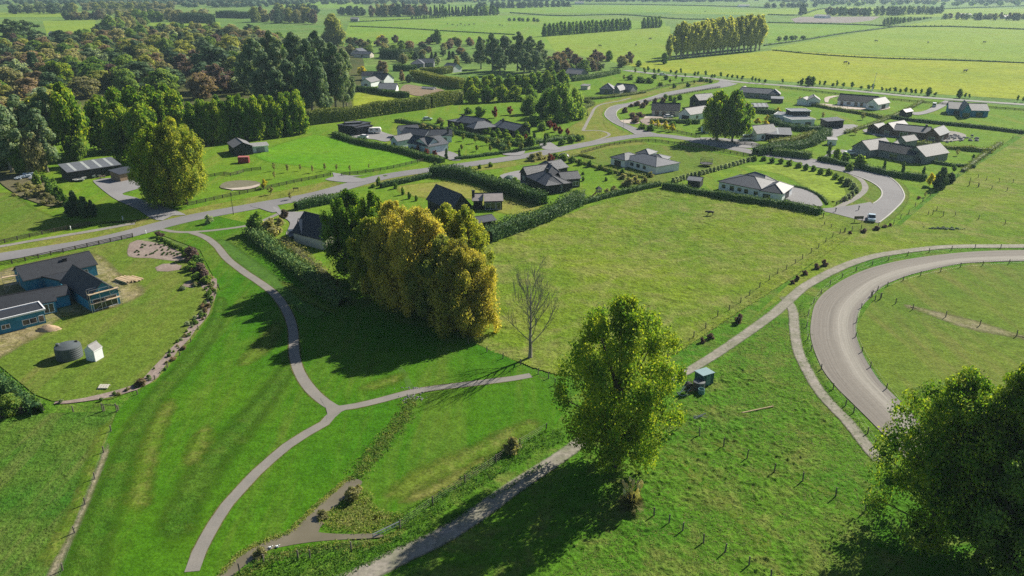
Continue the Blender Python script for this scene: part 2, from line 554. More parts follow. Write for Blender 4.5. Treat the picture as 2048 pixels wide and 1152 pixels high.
# --- far fields
sheet("field", P("700,40 900,30 1100,32 1330,45 1345,120 1240,128 1110,100 900,85 720,92 690,70"), G_mid, 0.02, smooth=False)
sheet("field", P("1090,72 1260,60 1340,52 1345,122 1255,128 1110,103"), G_yel2, 0.04, smooth=False)
sheet("field", P("1245,129 1340,121 1545,101 2060,127 2300,139 2300,236 2048,199 1833,186 1680,172 1440,152 1330,143"), G_yel, 0.04, smooth=False)
sheet("field", P("1540,96 1795,53 1900,36 2300,46 2300,137 2060,125 1545,100"), G_yel2, 0.04, smooth=False)
sheet("field", P("1535,46 1790,52 1640,78 1535,92"), G_mid, 0.05, smooth=False)
sheet("field", P("1582,38 1600,34 1760,33 1744,41 1700,46 1590,45"), rough_mat("ploughed", (0.17, 0.14, 0.13), var=0.2, scale=0.2, big=0.02, bump=0.2), 0.07, smooth=False)
sheet("field", P("1400,22 1700,14 2300,20 2300,40 1900,34 1560,31 1330,27"), G_yel2, 0.05, smooth=False)
sheet("field", P("860,12 1200,10 1400,12 1560,24 1100,26 860,22"), G_mid, 0.05, smooth=False)
sheet("field", P("85,42 190,40 200,76 95,72"), G_yel2, 0.05, smooth=False)
sheet("field", P("300,46 440,44 440,57 300,56"), G_yel2, 0.05, smooth=False)
sheet("field", P("-200,24 140,26 140,34 -200,36"), G_yel2, 0.05, smooth=False)
sheet("field", P("560,2 720,4 730,17 560,15"), G_mid, 0.05, smooth=False)

# --- residential land as one greener sheet
sheet("lawn", P("-300,300 120,255 380,280 560,215 700,185 900,165 1100,170 1240,140 1440,158 1700,182 2048,216 2048,262 1905,352 1790,450 1700,463 1640,440 1320,372 975,478 960,560 640,560 500,470 320,470 0,545 -300,600"),
      G_lawn2, 0.06, smooth=False)
sheet("woodland_floor", P("-300,345 -300,92 120,90 230,78 420,64 570,80 710,100 715,200 620,240 500,262 370,300 150,262 90,310 40,350"), grass("turf_wood", (0.05, 0.07, 0.02), (0.09, 0.10, 0.03), (0.10, 0.09, 0.045), big=0.02, dryness=0.6, fine=0.8, bump=0.5), 0.07)
# section lawns with their own look
sheet("lawn", P("510,305 600,275 660,272 845,322 700,345 580,332 520,322"), grass("turf_bright", (0.085, 0.22, 0.010), (0.11, 0.235, 0.012), (0.14, 0.20, 0.03), big=0.03, dryness=0.25, fine=1.6, bump=0.2), 0.08, soft=2.5)
sheet("lawn", P("712,184 800,190 905,178 820,196 760,206 704,214"), G_yel, 0.08, soft=2.5)
sheet("lawn", P("790,372 880,362 905,362 985,378 1090,408 1060,428 1000,430 930,400 860,400 800,390"), grass("turf_straw", (0.17, 0.20, 0.03), (0.20, 0.21, 0.045), (0.22, 0.20, 0.06), big=0.04, dryness=0.6, fine=2, bump=0.2), 0.08, soft=2.5)
sheet("lawn", P("1165,300 1300,288 1480,315 1465,330 1320,372 1250,375 1200,335 1160,318"), G_dull, 0.08, soft=2.5)
sheet("lawn", P("1480,330 1560,328 1640,340 1700,362 1712,385 1668,408 1610,380 1560,352 1500,340"), G_yel2, 0.08, soft=2.5)
sheet("lawn", P("0,384 40,390 90,420 160,440 300,440 180,455 0,486 -200,520 -200,390"), G_dull, 0.08, soft=2.5)
# verges
softribbon("verge", P("-260,560 0,500 180,472 330,436 520,398 680,364"), 8, G_dry, 0.09, core=.8)
softribbon("verge", P("560,395 700,372 900,345 1060,322 1200,296 1290,284"), 8, G_dry, 0.092, core=.8)
softribbon("verge", P("1230,268 1200,246 1186,228 1205,212 1260,196 1380,170 1430,160"), 10, G_dry, 0.094, core=.8)
sheet("verge", P("1160,290 1130,262 1165,240 1205,235 1215,255 1250,262 1262,268 1230,277 1185,288"), G_dry, 0.098, soft=1.2)
sheet("verge", P("1610,328 1700,332 1770,350 1815,372 1820,405 1790,440 1745,462 1690,462 1640,440 1690,400 1660,345"), G_dull, 0.096, soft=1.2)

# --- paddocks
padd = P("975,483 1100,440 1230,398 1320,374 1400,385 1520,402 1640,428 1705,462 1610,540 1480,625 1345,712 1240,745 1120,752 1010,715 935,672 985,600")
lumpy("paddock", padd, G_past, 0.10, 0.36, 0.26, 1.1, 3)
sheet("paddock", P("1345,712 1480,625 1610,540 1705,462 1790,450 1905,352 2048,262 2400,150 2600,500 2600,900 2048,1300 1600,1400 1200,1300 900,1180 1100,960 1240,860"), G_past2, 0.03, smooth=False)
sheet("paddock", P("1705,464 1800,452 1905,362 2048,272 2400,200 2500,500 2048,492 1880,490 1756,506 1620,560 1560,600 1500,640 1600,548"), G_past, 0.05, smooth=False)
infield = P("2500,540 2048,528 1909,534 1845,548 1792,564 1748,600 1716,648 1718,676 1728,705 1765,765 1800,800 1870,860 1960,960 2100,1100 2500,1000")
sheet("infield", infield, G_dull, 0.055)
sheet("worn_ground", P("1800,606 1850,614 1900,626 1960,640 2048,668 2150,690 2150,700 2048,684 1960,668 1900,652 1840,628 1800,616"), grass("turf_worn", (0.15, 0.165, 0.06), (0.19, 0.175, 0.09), (0.25, 0.22, 0.15), big=0.1, dryness=0.8, fine=2, bump=0.4), 0.075, soft=2.2)
lumpy("rough_pasture", P("1350,800 1420,760 1480,700 1545,650 1562,650 1576,700 1616,800 1700,885 1740,930 1830,1040 1760,1160 1560,1190 1440,1240 1150,1260 960,1200 850,1160 1010,1030 1100,975 1180,925 1260,870"),
      G_past2, 0.045, 0.16, 0.34, 0.62, 11)
sheet("rough_paddock", P("-200,850 80,828 235,822 222,870 170,1000 100,1152 60,1300 -300,1300"), grass("turf_weedy", (0.040, 0.125, 0.012), (0.085, 0.145, 0.020), (0.125, 0.145, 0.040), big=0.07, dryness=0.55, fine=2.0, bump=0.9, streak=0.5), 0.05, smooth=False)

# --- the mown reserve
sheet("reserve_lawn", P("300,462 420,430 520,452 600,560 760,640 930,668 1070,745 1130,820 1100,870 1000,905 870,990 720,1075 430,1175 60,1300 110,1152 235,822 290,765 440,580 400,500"), G_lawn, 0.10, smooth=False)
G_pale0 = grass("turf_pale_dry", (0.12, 0.15, 0.025), (0.15, 0.16, 0.04), (0.17, 0.16, 0.055), big=0.1, dryness=0.6, fine=2.6, bump=0.3)
G_rw = grass("turf_reserve_worn", (0.078, 0.148, 0.013), (0.115, 0.158, 0.022), (0.155, 0.155, 0.045), big=0.06, dryness=0.6, fine=2.6, bump=0.35)
softribbon("reserve_lawn", P("752,1005 800,985 860,950 940,915 1030,868 1090,838"), [5, 7, 8, 7, 7, 4], G_rw, 0.1155, core=.05)
softribbon("reserve_lawn", P("780,1010 860,985 930,948 1000,905"), [3, 4, 4, 3], G_pale0, 0.1165, core=.05)
softribbon("reserve_lawn", P("430,478 520,545 590,600 650,640"), 6, DITCH, 0.112)
ribbon("reserve_lawn", P("800,735 812,760 822,780"), 1.0, DITCH, 0.113, edge=0.3)

# --- building site section
sheet("site_lawn", P("-260,590 0,540 150,503 262,478 330,490 400,515 436,575 425,625 385,680 310,765 220,800 105,803 70,790 -40,700 -300,800"), G_dull, 0.105, smooth=False)
sheet("worn_ground", P("185,505 250,545 300,580 262,608 200,628 130,640 100,668 60,690 -100,760 -100,600 0,540"), grass("turf_site", (0.14, 0.145, 0.04), (0.21, 0.18, 0.085), (0.30, 0.25, 0.16), big=0.12, dryness=0.75, fine=1.6, bump=0.6), 0.115, soft=2.2)
sheet("garden_bed", P("258,487 275,480 330,490 370,510 362,524 300,518 255,514"), BARK, 0.13, soft=0.5)
sheet("garden_bed", P("308,536 325,528 350,527 366,532 362,541 335,545 312,544"), BARK, 0.13, soft=0.5)
ribbon("garden_bed", P("372,575 410,556 420,572 425,590 412,620 390,650 360,690 325,730 290,765 240,785 170,800 110,806"), [3.2, 3.2, 2.2, 1.9, 1.9, 1.7, 1.6, 1.7, 1.8, 1.6, 1.0], BARK, 0.13, edge=0.35)

G_strip = grass("turf_long", (0.040, 0.112, 0.008), (0.062, 0.132, 0.012), (0.09, 0.14, 0.02), big=0.1, dryness=0.4, fine=3.0, bump=0.5)
G_pale = grass("turf_pale", (0.075, 0.145, 0.012), (0.10, 0.155, 0.018), (0.15, 0.155, 0.04), big=0.1, dryness=0.6, fine=2.6, bump=0.3)
softribbon("reserve_lawn", P("445,590 430,650 380,720 310,800 262,880 225,980 180,1100 160,1200"), [3, 5, 6, 6, 6, 7, 8], G_strip, 0.1165, core=.15)
softribbon("reserve_lawn", P("600,690 560,760 480,860 420,930 370,1010 340,1100"), [3, 6, 8, 9, 7], G_strip, 0.117, core=.1)
softribbon("reserve_lawn", P("350,790 318,850 300,900 285,960 270,1040"), [4, 5, 5, 6], G_pale, 0.1175, core=.05)
softribbon("reserve_lawn", P("420,840 395,900 360,950"), [3, 6, 3], G_pale, 0.118, core=.05)
softribbon("reserve_lawn", P("560,640 520,700 470,740"), [4, 8, 4], G_pale, 0.1185, core=.05)
softribbon("reserve_lawn", P("700,780 760,770 830,740"), [3, 6, 3], G_pale, 0.119, core=.05)
softribbon("reserve_lawn", P("560,560 620,600 680,630"), [3, 5, 3], G_pale, 0.1195, core=.05)
softribbon("worn_ground", P("222,880 195,950 172,1010 150,1060 125,1110 100,1160 80,1220"), [1.6, 1.6, 1.5, 1.5, 1.8, 2.4], grass("turf_bare", (0.16, 0.16, 0.075), (0.22, 0.195, 0.13), (0.27, 0.24, 0.18), big=.2, dryness=.8, fine=2.5, bump=.4), 0.112, core=.05)
softribbon("worn_ground", P("230,835 215,890 190,960 160,1040 100,1150"), [4, 6, 5, 6, 7], G_pale, 0.1105)
softribbon("worn_ground", P("1345,852 1400,872 1495,918 1605,964 1720,1015"), 1.6, G_pale, 0.118)
softribbon("worn_ground", P("1262,880 1330,905 1440,1000 1560,1120"), 2.2, G_pale, 0.117)
# --- paths and roads
PTH = P("381,465 410,475 433,492 455,519 490,546 520,566 550,590 573,623 586,661 589,712 600,748 622,781 650,806 672,820")
ribbon("footpath", P("317,458 345,464 381,465 440,460 505,450 540,436 560,427"), 1.5, PATHM, 0.14, edge=0.05)
G_edge = grass("turf_path_edge", (0.10, 0.11, 0.03), (0.15, 0.13, 0.05), (0.16, 0.13, 0.06), big=.3, dryness=.6, fine=2.5, bump=.4)
softribbon("footpath", PTH, 2.6, G_edge, 0.134, core=.6)
softribbon("footpath", P("672,819 713,813 764,801 815,787 865,778 941,769 1028,758 1062,752"), 2.3, G_edge, 0.135, core=.6)
softribbon("footpath", P("680,818 660,835 649,848 615,867 575,893 544,919 511,949 485,977 456,1009 432,1044 414,1075 398,1106 384,1148"), 2.2, G_edge, 0.136, core=.7)
ribbon("footpath", PTH, 1.75, PATHM, 0.142, edge=0.05)
ribbon("footpath", P("672,819 713,813 764,801 815,787 865,778 941,769 1028,758 1062,752"), 1.55, PATHM, 0.144, edge=0.05)
ribbon("footpath", P("680,818 660,835 649,848 615,867 575,893 544,919 511,949 485,977 456,1009 432,1044 414,1075 398,1106 384,1145"), 1.6, PATHM, 0.146, edge=0.04)
sheet("footpath", P("640,797 655,808 680,813 705,812 690,822 668,832 652,846 655,830 652,818"), PATHM, 0.148)
ribbon("footpath", P("-250,540 0,494 127,472 200,460 254,450 270,448"), 2.0, GRAV, 0.14, edge=0.15)
ribbon("footpath", P("1060,318 1172,287 1218,271 1200,262 1165,262"), 1.3, GRAV, 0.141, edge=0.05)
ribbon("footpath", P("1166,262 1180,235 1196,212 1240,202 1262,196"), 1.4, GRAV, 0.143, edge=0.05)
ribbon("footpath", P("1692,343 1722,360 1730,378 1715,395 1690,408 1672,418"), 1.8, GRAV, 0.143, edge=0.1)
road_main = P("-420,600 -150,542 0,515 90,501 180,486 260,468 330,449 400,433 520,411 637,389 764,355 891,336 1028,316 1121,299 1200,284 1260,274 1310,271 1375,278 1420,288 1477,299 1528,309 1579,317 1625,327")
ribbon("road", road_main, 6.6, ASPH, 0.15)
outer = spline([G(*p) for p in P("1610,317 1650,323 1690,328 1731,336 1770,351 1795,369 1807,390 1803,404 1790,418 1775,432 1757,446")], 1.0)
inner = spline([G(*p) for p in P("1604,331 1640,336 1680,343 1715,353 1745,366 1762,379 1765,391 1757,402 1740,412 1718,420 1668,424")], 1.0)
def resamp(c, n):
    s = np.concatenate([[0], np.cumsum(np.linalg.norm(np.diff(c, axis=0), axis=1))])
    t = np.linspace(0, s[-1], n)
    return np.stack([np.interp(t, s, c[:, 0]), np.interp(t, s, c[:, 1])], 1)
strip("road", resamp(outer, 90), resamp(inner, 90), ASPH, 0.154)
sheet("road", P("1700,412 1740,405 1775,425 1757,447 1718,441 1668,428 1650,424 1640,418 1668,416"), ASPH, 0.158, smooth=False)
ol = spline([G(*p) for p in P("1271,270 1248,257 1223,244.5 1209,231 1215,218 1231,211 1261,205.6 1299,195.5 1337,184 1401,172.6 1434,166 1440,160")], 1.5)
orr = spline([G(*p) for p in P("1330,272 1299,264 1274,256.5 1253,249 1238,239.5 1233,227 1243,217 1274,210.7 1300,203 1350,190 1401,181 1451,174.5 1476,168")], 1.5)
strip("road", resamp(ol, 120), resamp(orr, 120), ASPH, 0.162)
ribbon("road", P("1250,141 1330,150 1400,155 1436,159 1475,164 1528,168.5 1680,179.5 1833,194 2048,209.5 2250,224"), 6.5, rough_mat("old_seal", (0.25, 0.25, 0.235), var=0.1, scale=1, big=0.03), 0.166)
# concrete edge strips of the close
def offs(c, d):
    g = np.gradient(c, axis=0); g /= np.linalg.norm(g, axis=1)[:, None]
    return c + np.stack([-g[:, 1], g[:, 0]], 1) * d
def kerb(c, d0, d1):
    A, B = offs(c, d0), offs(c, d1); mb = MB(); z0, z1 = 0.10, 0.27
    for i in range(len(A) - 1):
        a0, a1, b0, b1 = A[i], A[i + 1], B[i], B[i + 1]
        mb.face([(*a0, z1), (*a1, z1), (*b1, z1), (*b0, z1)]); mb.face([(*b0, z1), (*b1, z1), (*b1, z0), (*b0, z0)])
        mb.face([(*a1, z1), (*a0, z1), (*a0, z0), (*a1, z0)])
    return mb.build("kerb", CONC, kind='structure')
kerb(resamp(outer, 90), 0.35, 0.0)
kerb(resamp(inner, 90)[:70], 0.0, -0.35)
kerb(resamp(ol, 120)[:80], 0.0, -0.3)
kerb(resamp(orr, 120)[14:70], 0.3, 0.0)
# driveways
DRV = rough_mat("drive_gravel", (0.23, 0.225, 0.23), var=0.15, scale=2.5, big=0.1, c2=(0.2, 0.195, 0.2))
for pts, m in (
    ("325,442 345,432 372,431 340,418 300,405 268,395 245,388 285,374 262,357 205,358 186,362 212,386 236,402 275,420 300,436", DRV),
    ("672,347 690,356 760,346 720,352 697,352", DRV),
    ("665,346 690,352 735,361 700,366 650,360 668,354", DRV),
    ("540,402 556,413 560,424 545,426 520,418 500,412", ASPH),
    ("545,414 575,425 612,424 622,432 600,440 590,470 583,478 572,470 580,446 560,432", DRV),
    ("690,273 715,268 752,262 775,268 800,276 770,284 752,280 720,277", DRV),
    ("905,322 925,318 908,306 890,302 880,296 830,300 790,296 780,290 800,300 860,306", DRV),
    ("1085,298 1120,300 1100,285 1080,280", DRV),
    ("1000,352 1040,342 1045,350 1075,368 1055,372 1015,362", DRV),
    ("1583,372 1620,382 1643,405 1640,414 1600,408 1568,398 1583,390", DRV),
    ("1380,285 1400,276 1480,280 1520,290 1500,297 1440,291", DRV),
    ("1528,300 1600,284 1660,258 1690,250 1716,252 1690,268 1640,285 1560,304", DRV),
    ("1625,326 1650,312 1672,300 1712,305 1720,312 1668,308 1645,326", DRV),
    ("1635,208 1680,211 1730,217 1722,220 1660,216", GRAVL), ("1748,212 1772,212 1780,217 1760,221 1745,217", GRAVL),
    ("1822,226 1850,222 1890,202 1906,203 1872,222 1836,231", DRV),
    ("1650,205 1650,196 1668,192 1680,192 1660,198 1656,206", GRAVL),
    ("1725,262 1745,258 1760,264 1800,270 1830,276 1790,276 1750,272", DRV),
    ("1295,232 1330,236 1340,238 1300,245 1288,240", GRAVL),
    ("1240,242 1262,240 1280,246 1270,249 1250,247", GRAVL),
    ("1005,310 1030,300 1050,302 1040,312", DRV)):
    _z[0] += 0.004
    sheet("driveway", P(pts), m, 0.17 + _z[0])
# gardens
for pts, m in (
    ("800,180 812,170 845,174 885,180 880,189 840,193 800,184", SOIL),
    ("440,376 450,366 480,362 512,364 522,370 500,378 460,380", rough_mat("garden_mulch", (0.16, 0.15, 0.10), var=0.3, scale=2, bump=0.5)),
    ("1880,270 1900,263 1930,270 1925,280 1890,284 1875,278", GRAV),
    ("0,360 60,348 90,362 130,398 105,414 60,402 30,388", rough_mat("shrubbery_soil", (0.12, 0.11, 0.055), var=0.4, scale=1.4, bump=0.8)),
    ("1280,242 1300,236 1345,238 1350,246 1300,252", BARK)):
    _z[0] += 0.004
    sheet("garden_bed", P(pts), m, 0.17 + _z[0])
sheet("garden_bed", P("444,377 462,378 500,374 520,369 522,373 500,380 465,382"), GRAVL, 0.31, soft=0.5)
# --- farm tracks
TRK = rough_mat("farm_track", (0.26, 0.235, 0.205), var=0.28, scale=2.0, bump=0.7, dist=0.04, c2=(0.17, 0.17, 0.12), big=0.35)
softribbon("farm_track", P("620,1200 720,1154 811,1109 877,1078 955,1029 1030,975 1099,930 1146,897 1200,855 1265,815 1337,765 1401,729 1464,688 1540,634 1566,612 1604,578 1637,558 1670,541 1712,524 1760,511 1833,500.5 1909,494 2048,493 2300,490"),
       [3.6, 3.2, 2.4, 2.2, 2.6, 2.8, 3.0, 3.0, 3.2, 3.2, 3.0], TRK, 0.16, core=.62)
softribbon("farm_track", P("1560,590 1575,604 1586,624 1589,661 1596,702 1612,738 1635,778 1660,809 1690,839 1713,867 1745,908 1765,935"), 2.3, TRK, 0.158, core=.6)
# --- harness racing track: two edges, stripes follow it
t = NT("race_track"); uv = t.n("TexCoord").outputs["UV"]
mp = t.n("Mapping"); mp.inputs["Scale"].default_value = (0.03, 34, 1); t.l(uv, mp.inputs["Vector"])
sepx = t.n("SeparateXYZ"); t.l(uv, sepx.inputs[0])
base = t.ramp(sepx.outputs[1], [(0.0, (0.21, 0.185, 0.165)), (0.10, (0.185, 0.16, 0.145)), (0.30, (0.20, 0.175, 0.158)), (0.50, (0.205, 0.18, 0.162)), (0.62, (0.29, 0.26, 0.235)), (0.80, (0.26, 0.235, 0.21)), (0.92, (0.19, 0.165, 0.152)), (1.0, (0.18, 0.165, 0.155))])
st = t.noise(1.0, 3, mp.outputs[0], 0.7)
fn = t.noise(2.5, 4, t.pos(), 0.7)
c = t.mix(1.0, base, t.ramp(st, [(0.3, 0.74), (0.7, 1.18)]), 'MULTIPLY')
c = t.mix(1.0, c, t.ramp(fn, [(0.3, 0.88), (0.7, 1.10)]), 'MULTIPLY')
c = t.mix(1.0, c, (0.95, 0.99, 0.96), 'MULTIPLY')
t.col(c); t.bump(fn, 0.3, 0.02)
ro = spline([G(*p) for p in P("2400,500 2200,499 2048,501 1959,503.5 1883,510 1807,521 1744,536 1693,557 1650,585 1629.5,611 1622,644 1621,672 1629.5,705 1647,743 1673,776 1706,809 1744,847 1800,905 1870,980 1960,1080")], 1.0)
ri = spline([G(*p) for p in P("2400,522 2200,521 2048,523 1959,525.5 1909,530 1845,544 1807,555 1766.6,573 1744,593 1721,618 1712,646 1713,674 1723.5,705 1738.7,733 1761.5,766 1792,796 1830,835 1890,905 1960,980 2050,1070")], 1.0)
strip("race_track", resamp(ri, 220)[:, :], resamp(ro, 220), t.m, 0.15)
softribbon("verge", P("1680,575 1652,592 1634,615 1627,645 1626,672 1634,703"), 0.5, G_dull, 0.05)

# --- water
t = NT("creek_water"); t.col(t.ramp(t.noise(0.25, 3, t.pos()), [(0.35, (0.13, 0.115, 0.075)), (0.65, (0.165, 0.145, 0.10))]))
t.b.inputs["Roughness"].default_value = 0.12; t.b.inputs["Specular IOR Level"].default_value = 0.5
t.bump(t.noise(3.0, 2, t.pos()), 0.08, 0.02)
WATER = t.m
CREEK = P("709,959 725,965 717,976 700,991 681,1005 671,1018 652,1026 637,1034 634,1042 650,1047 641,1056 637,1066 693,1070 746,1069 770,1074 746,1078 667,1082 615,1087 562,1096 536,1103 508,1120 464,1154 400,1210 360,1200 440,1150 458,1134 482,1114 517,1092 546,1081 579,1066 612,1038 630,1020 651,998 674,984 688,968")
sheet("creek", CREEK, WATER, 0.125, step=0.5)
sheet("creek_bank", P("640,1044 655,1030 690,1000 715,985 745,1000 760,1022 800,1024 780,1045 748,1068 690,1068 645,1062"), grass("turf_bank", (0.075, 0.12, 0.02), (0.14, 0.155, 0.04), (0.20, 0.18, 0.07), big=0.2, dryness=0.7, fine=2.5, bump=0.9), 0.13, soft=2.2)
# ================================================================ vegetation makers
BARKM = rough_mat("tree_bark", (0.115, 0.095, 0.075), var=0.3, scale=4, bump=0.5, dist=0.03, c2=(0.08, 0.068, 0.055), big=0.6)
BARKP = rough_mat("pale_bark", (0.30, 0.27, 0.23), var=0.3, scale=4, bump=0.4, dist=0.02, c2=(0.20, 0.18, 0.15), big=0.6)
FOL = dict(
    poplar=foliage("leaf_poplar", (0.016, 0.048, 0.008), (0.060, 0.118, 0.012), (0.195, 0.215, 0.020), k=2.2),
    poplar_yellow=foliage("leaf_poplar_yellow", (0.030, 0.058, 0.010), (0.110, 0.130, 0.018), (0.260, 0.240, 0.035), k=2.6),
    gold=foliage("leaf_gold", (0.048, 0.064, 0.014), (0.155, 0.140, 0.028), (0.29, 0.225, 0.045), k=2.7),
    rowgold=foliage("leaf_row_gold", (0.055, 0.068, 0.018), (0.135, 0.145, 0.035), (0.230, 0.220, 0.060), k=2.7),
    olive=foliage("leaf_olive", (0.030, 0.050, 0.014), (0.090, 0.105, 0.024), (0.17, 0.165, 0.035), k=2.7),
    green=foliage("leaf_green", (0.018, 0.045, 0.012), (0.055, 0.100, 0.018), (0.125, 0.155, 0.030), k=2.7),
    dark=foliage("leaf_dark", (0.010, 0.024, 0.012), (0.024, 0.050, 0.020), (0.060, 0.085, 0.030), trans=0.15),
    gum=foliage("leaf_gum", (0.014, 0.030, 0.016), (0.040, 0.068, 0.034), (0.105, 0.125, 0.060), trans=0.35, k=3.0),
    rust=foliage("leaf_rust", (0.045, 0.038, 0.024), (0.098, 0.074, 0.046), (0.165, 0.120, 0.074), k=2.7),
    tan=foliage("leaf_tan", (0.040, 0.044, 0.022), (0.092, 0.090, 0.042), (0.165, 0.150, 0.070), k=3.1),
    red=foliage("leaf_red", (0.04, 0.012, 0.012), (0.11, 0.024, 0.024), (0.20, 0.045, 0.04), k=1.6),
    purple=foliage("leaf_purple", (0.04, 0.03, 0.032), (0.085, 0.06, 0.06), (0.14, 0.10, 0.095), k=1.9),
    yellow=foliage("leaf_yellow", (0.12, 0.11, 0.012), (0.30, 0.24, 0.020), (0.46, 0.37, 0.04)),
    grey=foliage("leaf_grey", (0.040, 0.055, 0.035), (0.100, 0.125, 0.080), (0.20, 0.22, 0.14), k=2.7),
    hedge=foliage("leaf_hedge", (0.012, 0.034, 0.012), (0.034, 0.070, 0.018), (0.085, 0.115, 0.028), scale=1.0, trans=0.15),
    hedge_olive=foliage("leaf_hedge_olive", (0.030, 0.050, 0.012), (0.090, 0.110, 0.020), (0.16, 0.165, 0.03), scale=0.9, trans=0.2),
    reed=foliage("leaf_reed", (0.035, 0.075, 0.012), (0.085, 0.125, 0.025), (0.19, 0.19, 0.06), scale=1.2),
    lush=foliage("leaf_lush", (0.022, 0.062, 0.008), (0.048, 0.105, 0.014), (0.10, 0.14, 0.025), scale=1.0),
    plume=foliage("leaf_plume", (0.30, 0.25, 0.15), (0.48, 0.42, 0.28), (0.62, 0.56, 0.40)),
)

def unit(v):
    return v / (np.linalg.norm(v, axis=-1, keepdims=True) + 1e-9)

def leaf_quads(C, R, n, size, rng, shell=0.45, bias=0.55, upright=0.0, aspect=0.62):
    """n leaves round each clump centre C (k,3) with radii R (k,3) -> (m,4,3) rhombs"""
    k = len(C)
    d = unit(rng.normal(size=(k, n, 3)))
    r = shell + (1 - shell) * rng.random((k, n, 1)) ** 0.7
    p = (C[:, None, :] + d * r * R[:, None, :]).reshape(-1, 3)
    d = unit((d / R[:, None, :])).reshape(-1, 3)
    nrm = unit(d * bias + unit(rng.normal(size=p.shape)) * (1 - bias) + np.array([0, 0, 0.12]))
    a = rng.normal(size=p.shape)
    a[:, 2] += np.sign(a[:, 2]) * upright * 3
    t = unit(a - nrm * (a * nrm).sum(1, keepdims=True))
    b = np.cross(nrm, t)
    s = (size * (0.6 + 0.8 * rng.random((len(p), 1))))
    return np.stack([p + t * s, p + b * s * aspect, p - t * s, p - b * s * aspect], 1)

def quads_mesh(name, Q, mat, rng, extra=None):
    """mesh from (m,4,3) quads, plus extra = (verts, quads) of solid inner surface"""
    m = len(Q); V = Q.reshape(-1, 3); Fq = np.arange(m * 4).reshape(-1, 4)
    rnd = rng.random(m)
    if extra is not None:
        ev, ef = extra
        Fq = np.concatenate([Fq, ef + len(V)]); V = np.concatenate([V, ev]); rnd = np.concatenate([rnd, np.zeros(len(ef))])
    me = bpy.data.meshes.new(name)
    me.vertices.add(len(V)); me.vertices.foreach_set("co", V.astype(np.float32).ravel())
    me.loops.add(Fq.size); me.loops.foreach_set("vertex_index", Fq.ravel().astype(np.int32))
    me.polygons.add(len(Fq)); me.polygons.foreach_set("loop_start", np.arange(0, Fq.size, 4, dtype=np.int32))
    at = me.attributes.new("rnd", 'FLOAT', 'FACE'); at.data.foreach_set("value", rnd.astype(np.float32))
    me.materials.append(mat)
    me.update(calc_edges=True)
    return me

def blobs(C, R, k=0.6, nu=7, nv=5):
    """low solid bodies inside the clumps, so a crown is not see-through"""
    V = []; Fc = []
    for c, r in zip(C, R):
        b = len(V)
        for j in range(nv):
            ph = math.pi * (j + 0.5) / nv
            for i in range(nu):
                th = 2 * math.pi * i / nu
                V.append((c[0] + r[0] * k * math.sin(ph) * math.cos(th), c[1] + r[1] * k * math.sin(ph) * math.sin(th), c[2] + r[2] * k * math.cos(ph)))
        for j in range(nv - 1):
            for i in range(nu):
                i2 = (i + 1) % nu
                Fc.append((b + j * nu + i, b + (j + 1) * nu + i, b + (j + 1) * nu + i2, b + j * nu + i2))
    return np.array(V), np.array(Fc)

PROF = dict(
    poplar=lambda t: np.interp(t, [0, .12, .35, .6, .8, .93, 1], [.55, .82, 1, .95, .72, .42, .12]),
    round=lambda t: np.sqrt(np.clip(1 - (2 * t - 0.9) ** 2 / 1.3, 0.02, 1)),
    column=lambda t: np.interp(t, [0, .15, .5, .85, 1], [.7, .95, 1, .7, .2]),
    cone=lambda t: np.interp(t, [0, .1, 1], [.85, 1, .06]),
    dome=lambda t: np.interp(t, [0, .1, .5, .8, 1], [.85, 1, .98, .75, .25]),
    vase=lambda t: np.interp(t, [0, .2, .6, .85, 1], [.35, .6, 1, .85, .3]),
)

def crown_geo(h, w, base, prof, nc, cs, az, rng, lean=(0, 0), inner=0.25):
    """clump centres and radii filling the crown"""
    t = (np.arange(nc) + rng.random(nc)) / nc
    rng.shuffle(t)
    ang = rng.random(nc) * 2 * math.pi
    rad = (inner + (1 - inner) * rng.random(nc) ** 0.6) * PROF[prof](t) * w / 2
    r0 = w * cs * (0.7 + 0.6 * rng.random(nc)) * np.interp(t, [0, .7, 1], [1, 1, .6])
    rad = np.maximum(rad - r0 * 0.75, 0) * (0.92 + 0.16 * rng.random(nc))
    z = base * h + t * (h * (1 - base) - r0 * az * 0.9)
    C = np.stack([np.cos(ang) * rad + lean[0] * t, np.sin(ang) * rad + lean[1] * t, z + r0 * az * 0.25], 1)
    R = np.stack([r0, r0, r0 * az], 1)
    return C, R

def trunk_mesh(h, w, base, rng, r=None, nl=7, mat=BARKM, C=None, stems=1, spread=0.0):
    mb = MB()
    r = r or h * 0.02
    for s in range(stems):
        ox, oy = (rng.normal(size=2) * spread) if stems > 1 else (0, 0)
        top = (ox * 2 + rng.normal() * w * .05, oy * 2 + rng.normal() * w * .05, h * 0.8)
        pts = [(ox, oy, 0), (ox * 1.1, oy * 1.1, h * 0.05), (ox * 1.4 + rng.normal() * .01 * h, oy * 1.4 + rng.normal() * .01 * h, h * 0.4), top]
        rr = r / math.sqrt(stems)
        mb.tube(pts, [rr * 1.5, rr, rr * 0.7, rr * 0.15], 7)
    if C is not None and nl:
        for c in C[rng.choice(len(C), min(nl, len(C)), replace=False)]:
            z0 = max(base * h * 0.6, c[2] * 0.55)
            mid = (c[0] * 0.45, c[1] * 0.45, z0 + (c[2] - z0) * 0.4)
            mb.tube([(0, 0, z0), mid, tuple(c)], [r * 0.42, r * 0.28, r * 0.08], 5, cap=False)
    o = None
    me = bpy.data.meshes.new("trunk")
    me.from_pydata(mb.v, [], mb.f); me.materials.append(mat)
    me.polygons.foreach_set("use_smooth", [True] * len(mb.f)); me.update()
    return me

